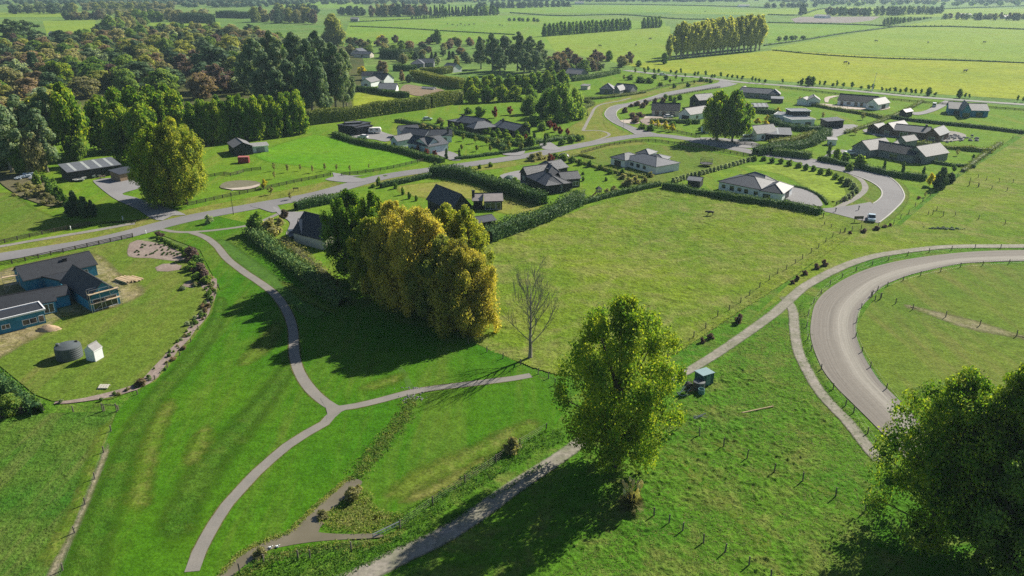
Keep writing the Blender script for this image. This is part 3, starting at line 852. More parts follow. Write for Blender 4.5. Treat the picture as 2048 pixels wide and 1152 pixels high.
KIND = {}
def make_kind(key, fol, h, w, base, prof, nc, cs, az, nl, ls, bias=0.5, shell=0.4, upright=0.0, aspect=.62, core=0.55, bark=BARKM,
              limbs=6, stems=1, spread=0, variants=2, seed=0, inner=0.25, tr=None):
    L = []
    for v in range(variants):
        rng = np.random.default_rng(seed * 31 + v + sum(map(ord, key)))
        C, R = crown_geo(h, w, base, prof, nc, cs, az, rng, inner=inner)
        Q = leaf_quads(C, R, nl, ls, rng, shell, bias, upright, aspect)
        ex = blobs(C, R, core) if core else None
        cm = quads_mesh("crown", Q, FOL[fol], rng, ex)
        tm = trunk_mesh(h, w, base, rng, nl=limbs, mat=bark, C=C, stems=stems, spread=spread, r=tr)
        L.append((tm, cm))
    KIND[key] = (h, w, L)

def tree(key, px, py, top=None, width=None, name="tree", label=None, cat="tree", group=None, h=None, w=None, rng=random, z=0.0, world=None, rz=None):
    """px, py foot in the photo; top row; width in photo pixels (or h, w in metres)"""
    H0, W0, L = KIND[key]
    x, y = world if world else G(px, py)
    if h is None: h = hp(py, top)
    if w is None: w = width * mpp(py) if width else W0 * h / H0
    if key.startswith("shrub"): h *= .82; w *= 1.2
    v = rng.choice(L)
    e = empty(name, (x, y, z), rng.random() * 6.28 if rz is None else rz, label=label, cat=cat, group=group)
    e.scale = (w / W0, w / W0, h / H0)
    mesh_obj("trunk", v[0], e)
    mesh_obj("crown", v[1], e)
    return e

rnd = random.Random(5)
make_kind("poplar", "poplar", 15, 10, 0.10, "poplar", 42, 0.13, 1.9, 170, 0.34, upright=0.3)
make_kind("poplar_yel", "poplar_yellow", 15, 9, 0.10, "poplar", 42, 0.13, 1.9, 170, 0.34, upright=0.3)
make_kind("rowpoplar", "rowgold", 20, 9, 0.22, "vase", 26, 0.16, 1.9, 80, 0.50, bark=BARKP, limbs=4)
make_kind("rowdark", "green", 13, 7, 0.04, "dome", 26, 0.17, 2.2, 70, 0.46, upright=0.3)
make_kind("willowcol", "poplar", 12, 9, 0.05, "dome", 36, 0.15, 1.7, 150, 0.30, upright=0.3, variants=3)
make_kind("gum", "gum", 22, 12, 0.20, "dome", 50, 0.15, 0.95, 130, 0.40, bias=.7, bark=BARKP, limbs=16, inner=0.35, variants=3)
make_kind("round_green", "green", 10, 10, 0.06, "round", 44, 0.19, 0.8, 130, 0.30, bias=.72, variants=2)
make_kind("round_olive", "olive", 10, 10, 0.06, "round", 44, 0.19, 0.8, 130, 0.30, bias=.72, variants=2)
make_kind("round_rust", "rust", 10, 10, 0.06, "round", 44, 0.18, 0.85, 120, 0.30, bias=.72)
make_kind("round_tan", "tan", 10, 10, 0.06, "round", 44, 0.18, 0.95, 120, 0.30, bias=.72)
make_kind("round_purple", "purple", 9, 9, 0.1, "round", 30, 0.15, 1.0, 90, 0.30, variants=1)
make_kind("round_yellow", "yellow", 8, 7, 0.1, "round", 26, 0.17, 1.0, 90, 0.28, variants=1)
make_kind("round_dark", "dark", 11, 11, 0.05, "round", 40, 0.19, 0.8, 130, 0.36, bias=.72)
make_kind("conifer", "dark", 14, 7, 0.05, "cone", 40, 0.17, 0.7, 80, 0.40)
make_kind("macro", "dark", 14, 14, 0.12, "dome", 34, 0.17, 0.45, 120, 0.42)
make_kind("round_grey", "grey", 9, 9, 0.1, "round", 30, 0.16, 1.0, 90, 0.30, variants=1)
make_kind("big_willow", "green", 12, 13, 0.04, "dome", 44, 0.15, 1.6, 170, 0.30, upright=0.6)
# garden scale
make_kind("shrub", "hedge", 2, 2.2, 0.02, "round", 14, 0.24, 0.9, 70, 0.16, limbs=3, tr=.05)
make_kind("shrub_green", "green", 2, 2.2, 0.02, "round", 14, 0.24, 0.9, 70, 0.16, limbs=3, tr=.05)
make_kind("shrub_grey", "grey", 2, 2.2, 0.02, "round", 14, 0.24, 0.9, 70, 0.15, limbs=3, tr=.05, variants=1)
make_kind("shrub_purple", "purple", 1.5, 1.8, 0.02, "round", 12, 0.24, 0.9, 60, 0.14, limbs=3, tr=.04, variants=1)
make_kind("shrub_rust", "rust", 1.5, 1.8, 0.02, "round", 12, 0.24, 0.9, 60, 0.14, limbs=3, tr=.04, variants=1)
make_kind("shrub_tan", "tan", 2, 2.4, 0.02, "round", 14, 0.24, 0.9, 70, 0.16, limbs=3, tr=.05, variants=1)
make_kind("young", "green", 4, 2.2, 0.28, "round", 14, 0.22, 1.1, 60, 0.16, limbs=3, tr=.06)
make_kind("young_olive", "olive", 4, 2.2, 0.28, "round", 14, 0.22, 1.1, 60, 0.16, limbs=3, tr=.06)
make_kind("young_tan", "tan", 4, 2.2, 0.28, "round", 12, 0.2, 1.1, 40, 0.15, limbs=5, tr=.06, core=0.3)
make_kind("young_red", "red", 3, 2.2, 0.15, "round", 12, 0.22, 1.1, 60, 0.15, limbs=4, tr=.05, variants=1)
make_kind("young_yellow", "yellow", 4, 3, 0.2, "round", 14, 0.22, 1.1, 60, 0.17, limbs=4, tr=.06, variants=1)
make_kind("young_col", "hedge", 4, 1.4, 0.08, "column", 14, 0.3, 1.8, 50, 0.16, limbs=3, tr=.06)

def hedge(name, px, h, w, fol="hedge", label=None, cat="hedge", group=None, ls=0.20, dens=14, rag=0.12, seed=1, hvar=0.08, ztop=None, base="px"):
    """clipped or shaggy hedge along the ground line px"""
    rng = np.random.default_rng(seed + abs(int(px[0][0])))
    g = [G(*p) for p in px]
    c = spline(g, max(0.6, w * 0.5))
    n = len(c)
    d = np.gradient(c, axis=0); d /= np.linalg.norm(d, axis=1)[:, None] + 1e-9
    nn = np.stack([-d[:, 1], d[:, 0]], 1)
    k = np.arange(n) * 1.0
    hh = h * (1 - hvar + 2 * hvar * vnoise(k / 2.5, k * 0, seed)) 
    ww = w * (0.9 + 0.2 * vnoise(k / 2.1, k * 0 + 3, seed))
    # solid core
    core = []; 
    prof = [(-.5, 0), (-.5, .55), (-.44, .88), (-.2, .97), (.2, .97), (.44, .88), (.5, .55), (.5, 0)]
    for i in range(n):
        for a, b in prof:
            q = 0.86
            p = c[i] + nn[i] * a * ww[i] * q
            core.append((p[0], p[1], b * hh[i] * 0.93))
    m = len(prof); fc = []
    for i in range(n - 1):
        for j in range(m - 1):
            fc.append((i * m + j, (i + 1) * m + j, (i + 1) * m + j + 1, i * m + j + 1))
    # leaves on the surface
    L = np.linalg.norm(np.diff(c, axis=0), axis=1).sum()
    area = L * (2 * h + w)
    N = int(min(area * dens, 60000))
    u = rng.random(N) * (n - 1.001); i0 = u.astype(int); fr = (u - i0)[:, None]
    cc = c[i0] * (1 - fr) + c[i0 + 1] * fr; n2 = nn[i0]
    s = rng.random(N) * (2 * h + w)
    H = hh[i0]; Wd = ww[i0] / 2
    side = np.where(s < h, -1, np.where(s < 2 * h, 1, 0))
    lat = np.where(side != 0, side * Wd, (rng.random(N) * 2 - 1) * Wd)
    zz = np.where(side != 0, rng.random(N) ** 0.9 * H, H)
    edge = np.clip((zz / H - 0.8) / 0.2, 0, 1)
    lat = np.where(side != 0, lat * (1 - 0.12 * edge), lat)
    j = rng.normal(size=(N, 3)) * rag
    p = np.concatenate([cc + n2 * lat[:, None], zz[:, None]], 1) + j
    p[:, 2] = np.maximum(p[:, 2], 0.03)
    out = np.where((side != 0)[:, None], np.concatenate([n2 * side[:, None], np.full((N, 1), 0.2)], 1), np.array([0, 0, 1.0]))
    nrm = unit(out * 0.5 + unit(rng.normal(size=(N, 3))) * 0.5)
    a = rng.normal(size=(N, 3)); t_ = unit(a - nrm * (a * nrm).sum(1, keepdims=True)); b = np.cross(nrm, t_)
    sz = ls * (0.6 + 0.8 * rng.random((N, 1)))
    Q = np.stack([p + t_ * sz, p + b * sz * .65, p - t_ * sz, p - b * sz * .65], 1)
    o3 = np.array([c[0][0], c[0][1], 0])
    me = quads_mesh(name, Q - o3, FOL[fol], rng, (np.array(core) - o3, np.array(fc)))
    return mesh_obj(name, me, loc=tuple(o3), label=label, cat=cat, group=group)

def tufts(name, fol, pts, size, label=None, rng=None, per=10, spread=0.25, **kw):
    """uncountable growth (reeds, rank grass): upright blades round each point (x, y, h)"""
    rng = rng or np.random.default_rng(3)
    pts = np.array(pts)
    n = per
    C = np.stack([pts[:, 0], pts[:, 1], pts[:, 2] * .35], 1)
    R = np.stack([pts[:, 2] * (.5 + spread), pts[:, 2] * (.5 + spread), pts[:, 2] * .6], 1)
    Q = leaf_quads(C, R, n, size, rng, .5, .55, .5)
    Q[:, :, 2] = np.maximum(Q[:, :, 2], 0.11 + 0.02 * rng.random(Q.shape[:2]))
    me = quads_mesh(name, Q, FOL[fol], rng)
    return mesh_obj(name, me, **({'kind': 'stuff', 'label': label} | kw))
# ================================================================ the large trees near the camera
def hero(name, px, py, top, wpx, fol, label, cat="tree", base=0.08, prof="poplar", nc=120, cs=0.085, az=2.0, nl=260, ls=0.22, seed=1,
         stems=1, spread=0.4, upright=0.3, bark=BARKM, limbs=30, bias=0.45, shell=0.25, core=0.0, r=None, group=None, h=None, aspect=.62, inner=.2, gaps=None):
    rng = np.random.default_rng(seed)
    x, y = G(px, py)
    h = h or hp(py, top)
    w = wpx * mpp((py + top) / 2 + 40 if py > 600 else py)
    C, R = crown_geo(h, w, base, prof, nc, cs, az, rng, inner=inner)
    Q = leaf_quads(C, R, nl, ls, rng, shell, bias, upright, aspect)
    ex = blobs(C, R, core) if core else None
    e = empty(name, (x, y, 0), label=label, cat=cat, group=group)
    mesh_obj("trunk", trunk_mesh(h, w, base, rng, r=r, nl=limbs, mat=bark, C=C, stems=stems, spread=spread), e)
    mesh_obj("crown", quads_mesh("crown", Q, FOL[fol], rng, ex), e)
    return e
hero("poplar_tree", 1232, 935, 592, 232, "poplar", "tall green poplar with yellowing top in the centre foreground beside the dirt track", base=0.10, nc=230, cs=0.072, az=1.7, nl=260, ls=0.17, seed=4, stems=2, spread=0.5, r=0.42, limbs=60, shell=0.1)
# golden group along the hedge
gg = "golden poplars and willows grouped by the reserve"
hero("poplar_tree", 706, 560, 380, 130, "poplar", "dark green poplar at the far left end of the golden group", nc=110, nl=280, ls=.20, seed=11, group=gg, core=.4)
hero("poplar_tree", 752, 572, 384, 110, "poplar", "green poplar second from the far left end of the golden group", nc=100, nl=280, ls=.20, seed=12, group=gg, core=.4)
hero("willow_tree", 752, 597, 436, 110, "poplar_yellow", "short yellow green willow on the left front of the golden group", prof="round", nc=100, cs=.12, az=1.5, upright=.8, nl=330, ls=.18, seed=13, group=gg, core=.5)
hero("willow_tree", 792, 606, 402, 130, "gold", "tall round golden willow at the crest of the golden group", prof="dome", nc=130, cs=.11, az=1.5, upright=.8, nl=360, ls=.18, seed=14, group=gg, core=.5)
hero("poplar_tree", 826, 602, 425, 80, "poplar", "narrow dark green poplar wedged between the golden willows", nc=70, nl=260, ls=.2, seed=15, group=gg, core=.4)
hero("willow_tree", 846, 628, 414, 140, "gold", "olive gold willow in the middle of the golden group", prof="dome", nc=130, cs=.11, az=1.5, upright=.8, nl=360, ls=.18, seed=16, group=gg, core=.5)
hero("poplar_tree", 896, 592, 408, 130, "poplar_yellow", "spiky yellow green poplar behind the golden group near the dark house", nc=120, nl=280, ls=.2, seed=17, group=gg, core=.3)
hero("poplar_tree", 932, 602, 412, 110, "poplar_yellow", "rightmost spiky yellow green poplar near the dark garage", nc=120, nl=280, ls=.2, seed=18, group=gg, core=.3)
hero("willow_tree", 884, 645, 474, 140, "olive", "olive green willow low in the middle of the golden group", prof="round", nc=120, cs=.11, az=1.5, upright=.8, nl=360, ls=.18, seed=19, group=gg, core=.5)
hero("willow_tree", 918, 662, 480, 140, "gold", "large thin leaved golden green willow at the front of the golden group", prof="dome", nc=140, cs=.10, az=1.7, upright=.9, nl=330, ls=.17, seed=20, group=gg, stems=4, spread=.8, core=.3)
hero("willow_tree", 948, 660, 500, 120, "gold", "bright golden willow at the right end of the golden group", prof="dome", nc=130, cs=.10, az=1.7, upright=.9, nl=300, ls=.17, seed=21, group=gg, stems=3, spread=.8)
hero("tree", 862, 615, 450, 70, "green", "dark green tree deep inside the golden group", cat="tree", prof="round", nc=70, cs=.14, az=1, nl=260, ls=.2, seed=22, group=gg, core=.5)
# left poplar
hero("poplar_tree", 330, 412, 246, 125, "poplar", "broad green poplar by the farm driveway, left of its yellow twin", nc=150, nl=260, ls=.25, seed=31, stems=3, spread=.9, core=.4)
hero("poplar_tree", 366, 410, 236, 135, "poplar_yellow", "broad yellowing poplar beside the rail fence on the left", nc=150, nl=260, ls=.24, seed=32, stems=3, spread=.9, core=.4)
hero("poplar_tree", 312, 398, 268, 70, "poplar", "lower green poplar behind the driveway twins", nc=100, nl=240, ls=.25, seed=33, stems=2, spread=.9, core=.4)
# bottom right
hero("tree", 1858, 1085, 742, 270, "poplar", "huge dark tree at the bottom right, leftmost of its clump", prof="dome", base=.12, nc=170, cs=.12, az=.9, nl=330, ls=.16, seed=41, r=.4, limbs=60, core=.2, shell=.2)
hero("tree", 1960, 1110, 728, 200, "poplar", "huge tree at the bottom right, middle of its clump", prof="dome", base=.14, nc=150, cs=.11, az=.9, nl=330, ls=.16, seed=42, r=.4, limbs=60, core=.2, shell=.2)
hero("tree", 2062, 1120, 722, 210, "poplar", "huge tree cut by the right edge of the picture", prof="dome", base=.12, nc=150, cs=.11, az=.9, nl=330, ls=.16, seed=43, r=.4, limbs=60, core=.2, shell=.2)
hero("tree", 2030, 1210, 880, 250, "green", "dark tree rising from the bottom right corner", prof="dome", base=.10, nc=120, cs=.11, az=.9, nl=300, ls=.16, seed=44, core=.45, shell=.3)
hero("tree", 2200, 1160, 740, 260, "green", "dark tree beyond the right edge whose shadow falls in", prof="dome", base=.10, nc=100, cs=.12, az=.9, nl=260, ls=.2, seed=45, core=.5, shell=.3)
# pair by the road
hero("poplar_tree", 1433, 281, 182, 82, "poplar", "tall green poplar by the side road, left of a pair", nc=90, nl=120, ls=.40, seed=51, core=.35, base=.14)
hero("poplar_tree", 1464, 284, 180, 82, "poplar", "tall green poplar by the side road, right of a pair", nc=90, nl=120, ls=.40, seed=52, core=.35, base=.14)

# bare tree
def bare(px, py, top, wpx, label):
    rng = random.Random(8)
    x, y = G(px, py); h = hp(py, top); w = wpx * mpp(py)
    e = empty("bare_tree", (x, y, 0), label=label, cat="tree")
    tb = MB(); tb.tube([(0, 0, 0), (0.02, 0, .3), (.05, 0, h * .12), (0, .1, h * .28), (0.1, 0, h * .55), (0, 0, h * .93)], [.50, .36, .30, .24, .13, .03], 9)
    tb.build("trunk", BARKP, e, smooth=True)
    br = MB()
    def grow(p, d, L, r, lvl):
        q = p; pts = [p]; n = 4
        for i in range(n):
            d = (d[0] + rng.gauss(0, .09), d[1] + rng.gauss(0, .09), d[2] + .12)
            m = math.sqrt(sum(c * c for c in d)); d = tuple(c / m for c in d)
            q = tuple(q[k] + d[k] * L / n for k in range(3)); pts.append(q)
            if lvl < 3 and i > 0 or (lvl == 2):
                for _ in range(2 if lvl < 2 else 1):
                    a = rng.random() * 6.28; s = .55
                    grow(q, (d[0] + math.cos(a) * s, d[1] + math.sin(a) * s, d[2] + .1), L * rng.uniform(.42, .62), r * .45, lvl + 1)
        br.tube(pts, [max(.02, r * (1 - k / (n + .6))) for k in range(n + 1)], 4 if lvl else 6, cap=False)
    for i in range(17):
        t = .18 + .62 * i / 17; a = i * 2.4 + rng.random()
        up = 0.55 + 1.6 * t
        d = (math.cos(a), math.sin(a), up)
        grow((0, 0, h * t), d, w * .62 * (1.15 - .55 * t), .12 * (1.2 - t), 1)
    br.build("branches", BARKP, e)
bare(1060, 716, 556, 105, "leafless grey tree standing alone at the paddock corner")

# pampas clump
def pampas(px, py, h, w, label):
    rng = np.random.default_rng(7); x, y = G(px, py)
    e = empty("pampas_grass", (x, y, 0), label=label, cat="pampas grass")
    n = 900; ang = rng.random(n) * 6.28; k = rng.random(n)
    b = np.zeros((n, 3)); b[:, 0] = np.cos(ang) * .3; b[:, 1] = np.sin(ang) * .3
    tip = np.stack([np.cos(ang) * w * (.25 + .5 * k), np.sin(ang) * w * (.25 + .5 * k), h * (.55 - .4 * k * k)], 1)
    sd = np.stack([-np.sin(ang), np.cos(ang), 0 * ang], 1) * .05
    m = b * .4 + tip * .6 + np.array([0, 0, h * .12])
    Q = np.stack([b, m - sd, tip, m + sd], 1)
    mesh_obj("leaves", quads_mesh("leaves", Q, FOL["tan"], rng), e)
    for i in range(20):
        a = rng.random() * 6.28; rr = w * .45 * math.sqrt(rng.random())
        pm = MB(); tx, ty = math.cos(a) * rr, math.sin(a) * rr; hh = h * rng.uniform(.85, 1.15)
        pm.tube([(tx * .3, ty * .3, 0), (tx, ty, hh - .9)], .02, 4)
        pm.tube([(tx, ty, hh - .95), (tx, ty, hh - .6), (tx * 1.1, ty * 1.1, hh - .2), (tx * 1.15, ty * 1.15, hh)], [.06, .20, .15, .03], 6)
        pm.build("plume", FOL["plume"], e)
pampas(1262, 1018, 3.8, 2.6, "pampas grass with cream plumes at the foot of the central poplar")
# ================================================================ buildings
R_black = roofing("roof_black", (0.030, 0.033, 0.040), rough=0.55, spec=0.35)
R_char = roofing("roof_charcoal", (0.045, 0.052, 0.068), rough=0.55, spec=0.35)
R_slate = roofing("roof_slate", (0.072, 0.083, 0.105), rough=0.6, spec=0.4, pitch=2)
R_grey = roofing("roof_grey", (0.12, 0.13, 0.15), rough=0.55, spec=0.4)
R_light = roofing("roof_light", (0.15, 0.15, 0.16), rough=0.7, spec=0.5)
R_white = roofing("roof_white", (0.24, 0.235, 0.235), rough=0.75, spec=0.5)
R_brown = roofing("roof_brown", (0.34, 0.30, 0.285), rough=0.6, spec=0.4)
W_white = cladding("wall_white", (0.74, 0.76, 0.78), pitch=2, var=0.05)
W_pale = cladding("wall_pale_blue", (0.52, 0.60, 0.66), vertical=True, pitch=1.5)
W_cream = cladding("wall_cream", (0.60, 0.55, 0.47))
W_dark = cladding("wall_black", (0.035, 0.036, 0.042), vertical=True, pitch=2.2)
W_brick = cladding("wall_brick", (0.14, 0.085, 0.07), pitch=6)
W_grey = cladding("wall_grey", (0.20, 0.21, 0.22), pitch=3)
W_wrap = cladding("wall_blue_wrap", (0.045, 0.22, 0.34), pitch=1.0, var=0.25)
W_green = cladding("wall_green", (0.045, 0.11, 0.12), vertical=True, pitch=5)
W_timber = cladding("wall_timber", (0.28, 0.20, 0.13), pitch=3)
TRIM_W = paint("white_trim", (0.78, 0.79, 0.80))
TRIM_D = paint("dark_trim", (0.03, 0.03, 0.035))
METAL = paint("galvanised", (0.42, 0.43, 0.44), rough=0.35, metal=0.7)
GLASS = paint("window_glass", (0.025, 0.035, 0.045), rough=0.08, spec=0.9)
TIMB = rough_mat("raw_timber", (0.50, 0.38, 0.24), var=0.2, scale=6, bump=0.2, c2=(0.40, 0.31, 0.2), big=1)
RAIL = rough_mat("fence_timber", (0.062, 0.050, 0.042), var=0.35, scale=6, bump=0.2, c2=(0.10, 0.083, 0.068), big=1)
POSTM = rough_mat("post_timber", (0.13, 0.11, 0.09), var=0.35, scale=6, bump=0.2, c2=(0.20, 0.175, 0.145), big=1)
WIRE = paint("fence_wire", (0.10, 0.10, 0.095), rough=0.5, metal=0.5)

class Blk:
    def __init__(s, p0, p1, D, e, rise=1.5, typ='gu', wall=None, roof=None, oh=0.35, L=None, trim=None):
        s.trim = trim
        a = np.array(G(p0[0], p0[1], e)); b = np.array(G(p1[0], p1[1], e))
        s.u = (b - a) / np.linalg.norm(b - a); s.L = L or float(np.linalg.norm(b - a))
        s.v = np.array([-s.u[1], s.u[0]]); s.o = a; s.D = D; s.e = e; s.rise = rise; s.typ = typ; s.wall = wall; s.roof = roof; s.oh = oh
    def p(s, i, j, z):
        q = s.o + s.u * i + s.v * j
        return np.array((q[0], q[1], z))

def slab(mb, pts, th, roof, trim, ud):
    """roof plane pts (counter-clockwise seen from above) with thickness"""
    pts = [np.array(p, float) for p in pts]
    o = pts[0]; sl_ = None
    n = np.cross(pts[1] - pts[0], pts[2] - pts[0]); n /= np.linalg.norm(n)
    if n[2] < 0: pts = pts[::-1]; n = -n
    vd = np.cross(n, ud)
    mb.face(pts, [(float(np.dot(p, ud)), float(np.dot(p, vd))) for p in pts], roof)
    lo = [p - np.array((0, 0, th)) for p in pts]
    mb.face(lo[::-1], None, trim)
    for i in range(len(pts)):
        j = (i + 1) % len(pts)
        mb.face([lo[i], lo[j], pts[j], pts[i]], None, trim)

def building(name, label, cat, blocks, wall=W_white, roof=R_char, trim=TRIM_D, wins=(), chimney=(), skylights=(), frame=None, group=None):
    c = blocks[0].p(blocks[0].L / 2, blocks[0].D / 2, 0)
    e = empty(name, tuple(c), label=label, cat=cat, group=group)
    C3 = c
    def shift(mb): mb.v = [(x - C3[0], y - C3[1], z) for x, y, z in mb.v]; return mb
    wm, rm = MB(), MB()
    for k, b in enumerate(blocks):
        w = b.wall or wall; r = b.roof or roof; oh = b.oh; L, D, e0, ri = b.L, b.D, b.e + 0.013 * k, b.rise
        u3 = np.array((*b.u, 0)); v3 = np.array((*b.v, 0))
        i0, i1, j0, j1 = oh, L - oh, oh, D - oh
        def wallq(pts, m=w): wm.face(pts, None, m)
        zt = e0 - 0.02
        if b.typ == 'gu':
            sl_ = ri / (D / 2); ze = e0 + oh * sl_ - .08; zr = e0 + ri - .10
            wallq([b.p(i0, j0, 0), b.p(i1, j0, 0), b.p(i1, j0, ze), b.p(i0, j0, ze)])
            wallq([b.p(i1, j1, 0), b.p(i0, j1, 0), b.p(i0, j1, ze), b.p(i1, j1, ze)])
            wallq([b.p(i1, j0, 0), b.p(i1, j1, 0), b.p(i1, j1, ze), b.p(i1, D / 2, zr), b.p(i1, j0, ze)])
            wallq([b.p(i0, j1, 0), b.p(i0, j0, 0), b.p(i0, j0, ze), b.p(i0, D / 2, zr), b.p(i0, j1, ze)])
            slab(rm, [b.p(0, 0, e0), b.p(L, 0, e0), b.p(L, D / 2, e0 + ri), b.p(0, D / 2, e0 + ri)], .14, r, trim, u3)
            slab(rm, [b.p(0, D / 2, e0 + ri), b.p(L, D / 2, e0 + ri), b.p(L, D, e0), b.p(0, D, e0)], .14, r, trim, u3)
        elif b.typ == 'gv':
            sl_ = ri / (L / 2); ze = e0 + oh * sl_ - .08; zr = e0 + ri - .10
            wallq([b.p(i0, j0, 0), b.p(i1, j0, 0), b.p(i1, j0, ze), b.p(L / 2, j0, zr), b.p(i0, j0, ze)])
            wallq([b.p(i1, j1, 0), b.p(i0, j1, 0), b.p(i0, j1, ze), b.p(L / 2, j1, zr), b.p(i1, j1, ze)])
            wallq([b.p(i1, j0, 0), b.p(i1, j1, 0), b.p(i1, j1, ze), b.p(i1, j0, ze)])
            wallq([b.p(i0, j1, 0), b.p(i0, j0, 0), b.p(i0, j0, ze), b.p(i0, j1, ze)])
            slab(rm, [b.p(0, 0, e0), b.p(L / 2, 0, e0 + ri), b.p(L / 2, D, e0 + ri), b.p(0, D, e0)], .14, r, trim, v3)
            slab(rm, [b.p(L / 2, 0, e0 + ri), b.p(L, 0, e0), b.p(L, D, e0), b.p(L / 2, D, e0 + ri)], .14, r, trim, v3)
        else:
            hb = e0 - .1
            if b.typ == 'mono': hb = e0 + ri * (D - oh) / D - .12; hf = e0 + ri * oh / D - .12
            elif b.typ == 'monor': hb = hf = None
            else: hf = hb = e0 - .1
            if b.typ == 'monor':          # rises to the right
                ha, hc = e0 + ri * oh / L - .12, e0 + ri * (L - oh) / L - .12
                z4 = (ha, hc, hc, ha)
            else: z4 = (hf, hf, hb, hb)
            if b.typ == 'flat': z4 = (e0 + ri - .15,) * 4
            wallq([b.p(i0, j0, 0), b.p(i1, j0, 0), b.p(i1, j0, z4[1]), b.p(i0, j0, z4[0])])
            wallq([b.p(i1, j1, 0), b.p(i0, j1, 0), b.p(i0, j1, z4[3]), b.p(i1, j1, z4[2])])
            wallq([b.p(i1, j0, 0), b.p(i1, j1, 0), b.p(i1, j1, z4[2]), b.p(i1, j0, z4[1])])
            wallq([b.p(i0, j1, 0), b.p(i0, j0, 0), b.p(i0, j0, z4[0]), b.p(i0, j1, z4[3])])
            if b.typ == 'hip':
                if L >= D:
                    a1, a2 = b.p(D / 2, D / 2, e0 + ri), b.p(L - D / 2, D / 2, e0 + ri)
                    slab(rm, [b.p(0, 0, e0), b.p(L, 0, e0), a2, a1], .12, r, trim, u3)
                    slab(rm, [a1, a2, b.p(L, D, e0), b.p(0, D, e0)], .12, r, trim, u3)
                    slab(rm, [b.p(L, 0, e0), b.p(L, D, e0), a2], .12, r, trim, v3)
                    slab(rm, [b.p(0, D, e0), b.p(0, 0, e0), a1], .12, r, trim, v3)
                    caps = [(b.p(0, 0, e0), a1), (b.p(0, D, e0), a1), (a1, a2), (b.p(L, 0, e0), a2), (b.p(L, D, e0), a2)]
                else:
                    a1, a2 = b.p(L / 2, L / 2, e0 + ri), b.p(L / 2, D - L / 2, e0 + ri)
                    slab(rm, [b.p(0, 0, e0), b.p(L, 0, e0), a1], .12, r, trim, u3)
                    slab(rm, [b.p(L, D, e0), b.p(0, D, e0), a2], .12, r, trim, u3)
                    slab(rm, [b.p(L, 0, e0), b.p(L, D, e0), a2, a1], .12, r, trim, v3)
                    slab(rm, [b.p(0, D, e0), b.p(0, 0, e0), a1, a2], .12, r, trim, v3)
                    caps = [(b.p(0, 0, e0), a1), (b.p(L, 0, e0), a1), (a1, a2), (b.p(0, D, e0), a2), (b.p(L, D, e0), a2)]
                for q0, q1 in caps:
                    rm.tube([q0 + (0, 0, .02), q1 + (0, 0, .02)], .09, 5, m=r)
            elif b.typ == 'mono':
                slab(rm, [b.p(0, 0, e0), b.p(L, 0, e0), b.p(L, D, e0 + ri), b.p(0, D, e0 + ri)], .16, r, trim, u3)
            elif b.typ == 'monor':
                slab(rm, [b.p(0, 0, e0), b.p(L, 0, e0 + ri), b.p(L, D, e0 + ri), b.p(0, D, e0)], .16, r, trim, v3)
            elif b.typ == 'flat':         # low parapet
                btr = b.trim or trim
                t = .22; zp = e0 + ri
                rm.obox(b.p(0, 0, zp - .3), u3 * L, v3 * t, (0, 0, .3), btr)
                rm.obox(b.p(0, D - t, zp - .3), u3 * L, v3 * t, (0, 0, .3), btr)
                rm.obox(b.p(0, t, zp - .3), u3 * t, v3 * (D - 2 * t), (0, 0, .3), btr)
                rm.obox(b.p(L - t, t, zp - .3), u3 * t, v3 * (D - 2 * t), (0, 0, .3), btr)
                q = [b.p(t, t, zp - .17), b.p(L - t, t, zp - .17), b.p(L - t, D - t, zp - .17), b.p(t, D - t, zp - .17)]
                rm.face(q, [(float(np.dot(p_, u3)), float(np.dot(p_, v3))) for p_ in q], r)
        if b.typ in ('gu', 'gv'):
            if b.typ == 'gu': q0, q1 = b.p(0, D / 2, e0 + ri + .02), b.p(L, D / 2, e0 + ri + .02)
            else: q0, q1 = b.p(L / 2, 0, e0 + ri + .02), b.p(L / 2, D, e0 + ri + .02)
            rm.tube([q0, q1], .11, 5, m=trim if trim is not TRIM_W else r)
        # gutter
        if b.typ in ('gu', 'hip', 'mono'):
            rm.tube([b.p(0, -.06, e0 - .08), b.p(L, -.06, e0 - .08)], .07, 5, m=trim)
    shift(wm).build("wall", None, e); ro = shift(rm).build("roof", None, e)
    fr = frame or TRIM_D
    for wsp in wins:
        bi, face, t, w, sill, hh = wsp[:6]; kind = wsp[6] if len(wsp) > 6 else 'w'
        b = blocks[bi]; oh = b.oh
        u3 = np.array((*b.u, 0)); v3 = np.array((*b.v, 0))
        if face == 'F': o, a, n, LL = b.p(oh, oh, 0), u3, -v3, b.L - 2 * oh
        elif face == 'R': o, a, n, LL = b.p(b.L - oh, oh, 0), v3, u3, b.D - 2 * oh
        elif face == 'L': o, a, n, LL = b.p(oh, b.D - oh, 0), -v3, -u3, b.D - 2 * oh
        w = min(w, LL * .9)
        c0 = o + a * (LL * t - w / 2) + np.array((0, 0, sill)) + n * 0.003
        mb = MB()
        if kind == 'w':
            f = .09
            mb.obox(c0, a * w, n * .06, (0, 0, f), fr); mb.obox(c0 + (0, 0, hh - f), a * w, n * .06, (0, 0, f), fr)
            mb.obox(c0 + (0, 0, f), a * f, n * .06, (0, 0, hh - 2 * f), fr); mb.obox(c0 + a * (w - f) + (0, 0, f), a * f, n * .06, (0, 0, hh - 2 * f), fr)
            if w > 1.3: mb.obox(c0 + a * (w / 2 - f / 2) + (0, 0, f), a * f, n * .05, (0, 0, hh - 2 * f), fr)
            wo = shift(mb).build("window", None, e)
            g = MB(); g.obox(c0 + a * f + (0, 0, f), a * (w - 2 * f), n * .02, (0, 0, hh - 2 * f)); shift(g).build("pane", GLASS, wo)
        elif kind == 'g':
            mb.obox(c0, a * w, n * .05, (0, 0, hh), fr)
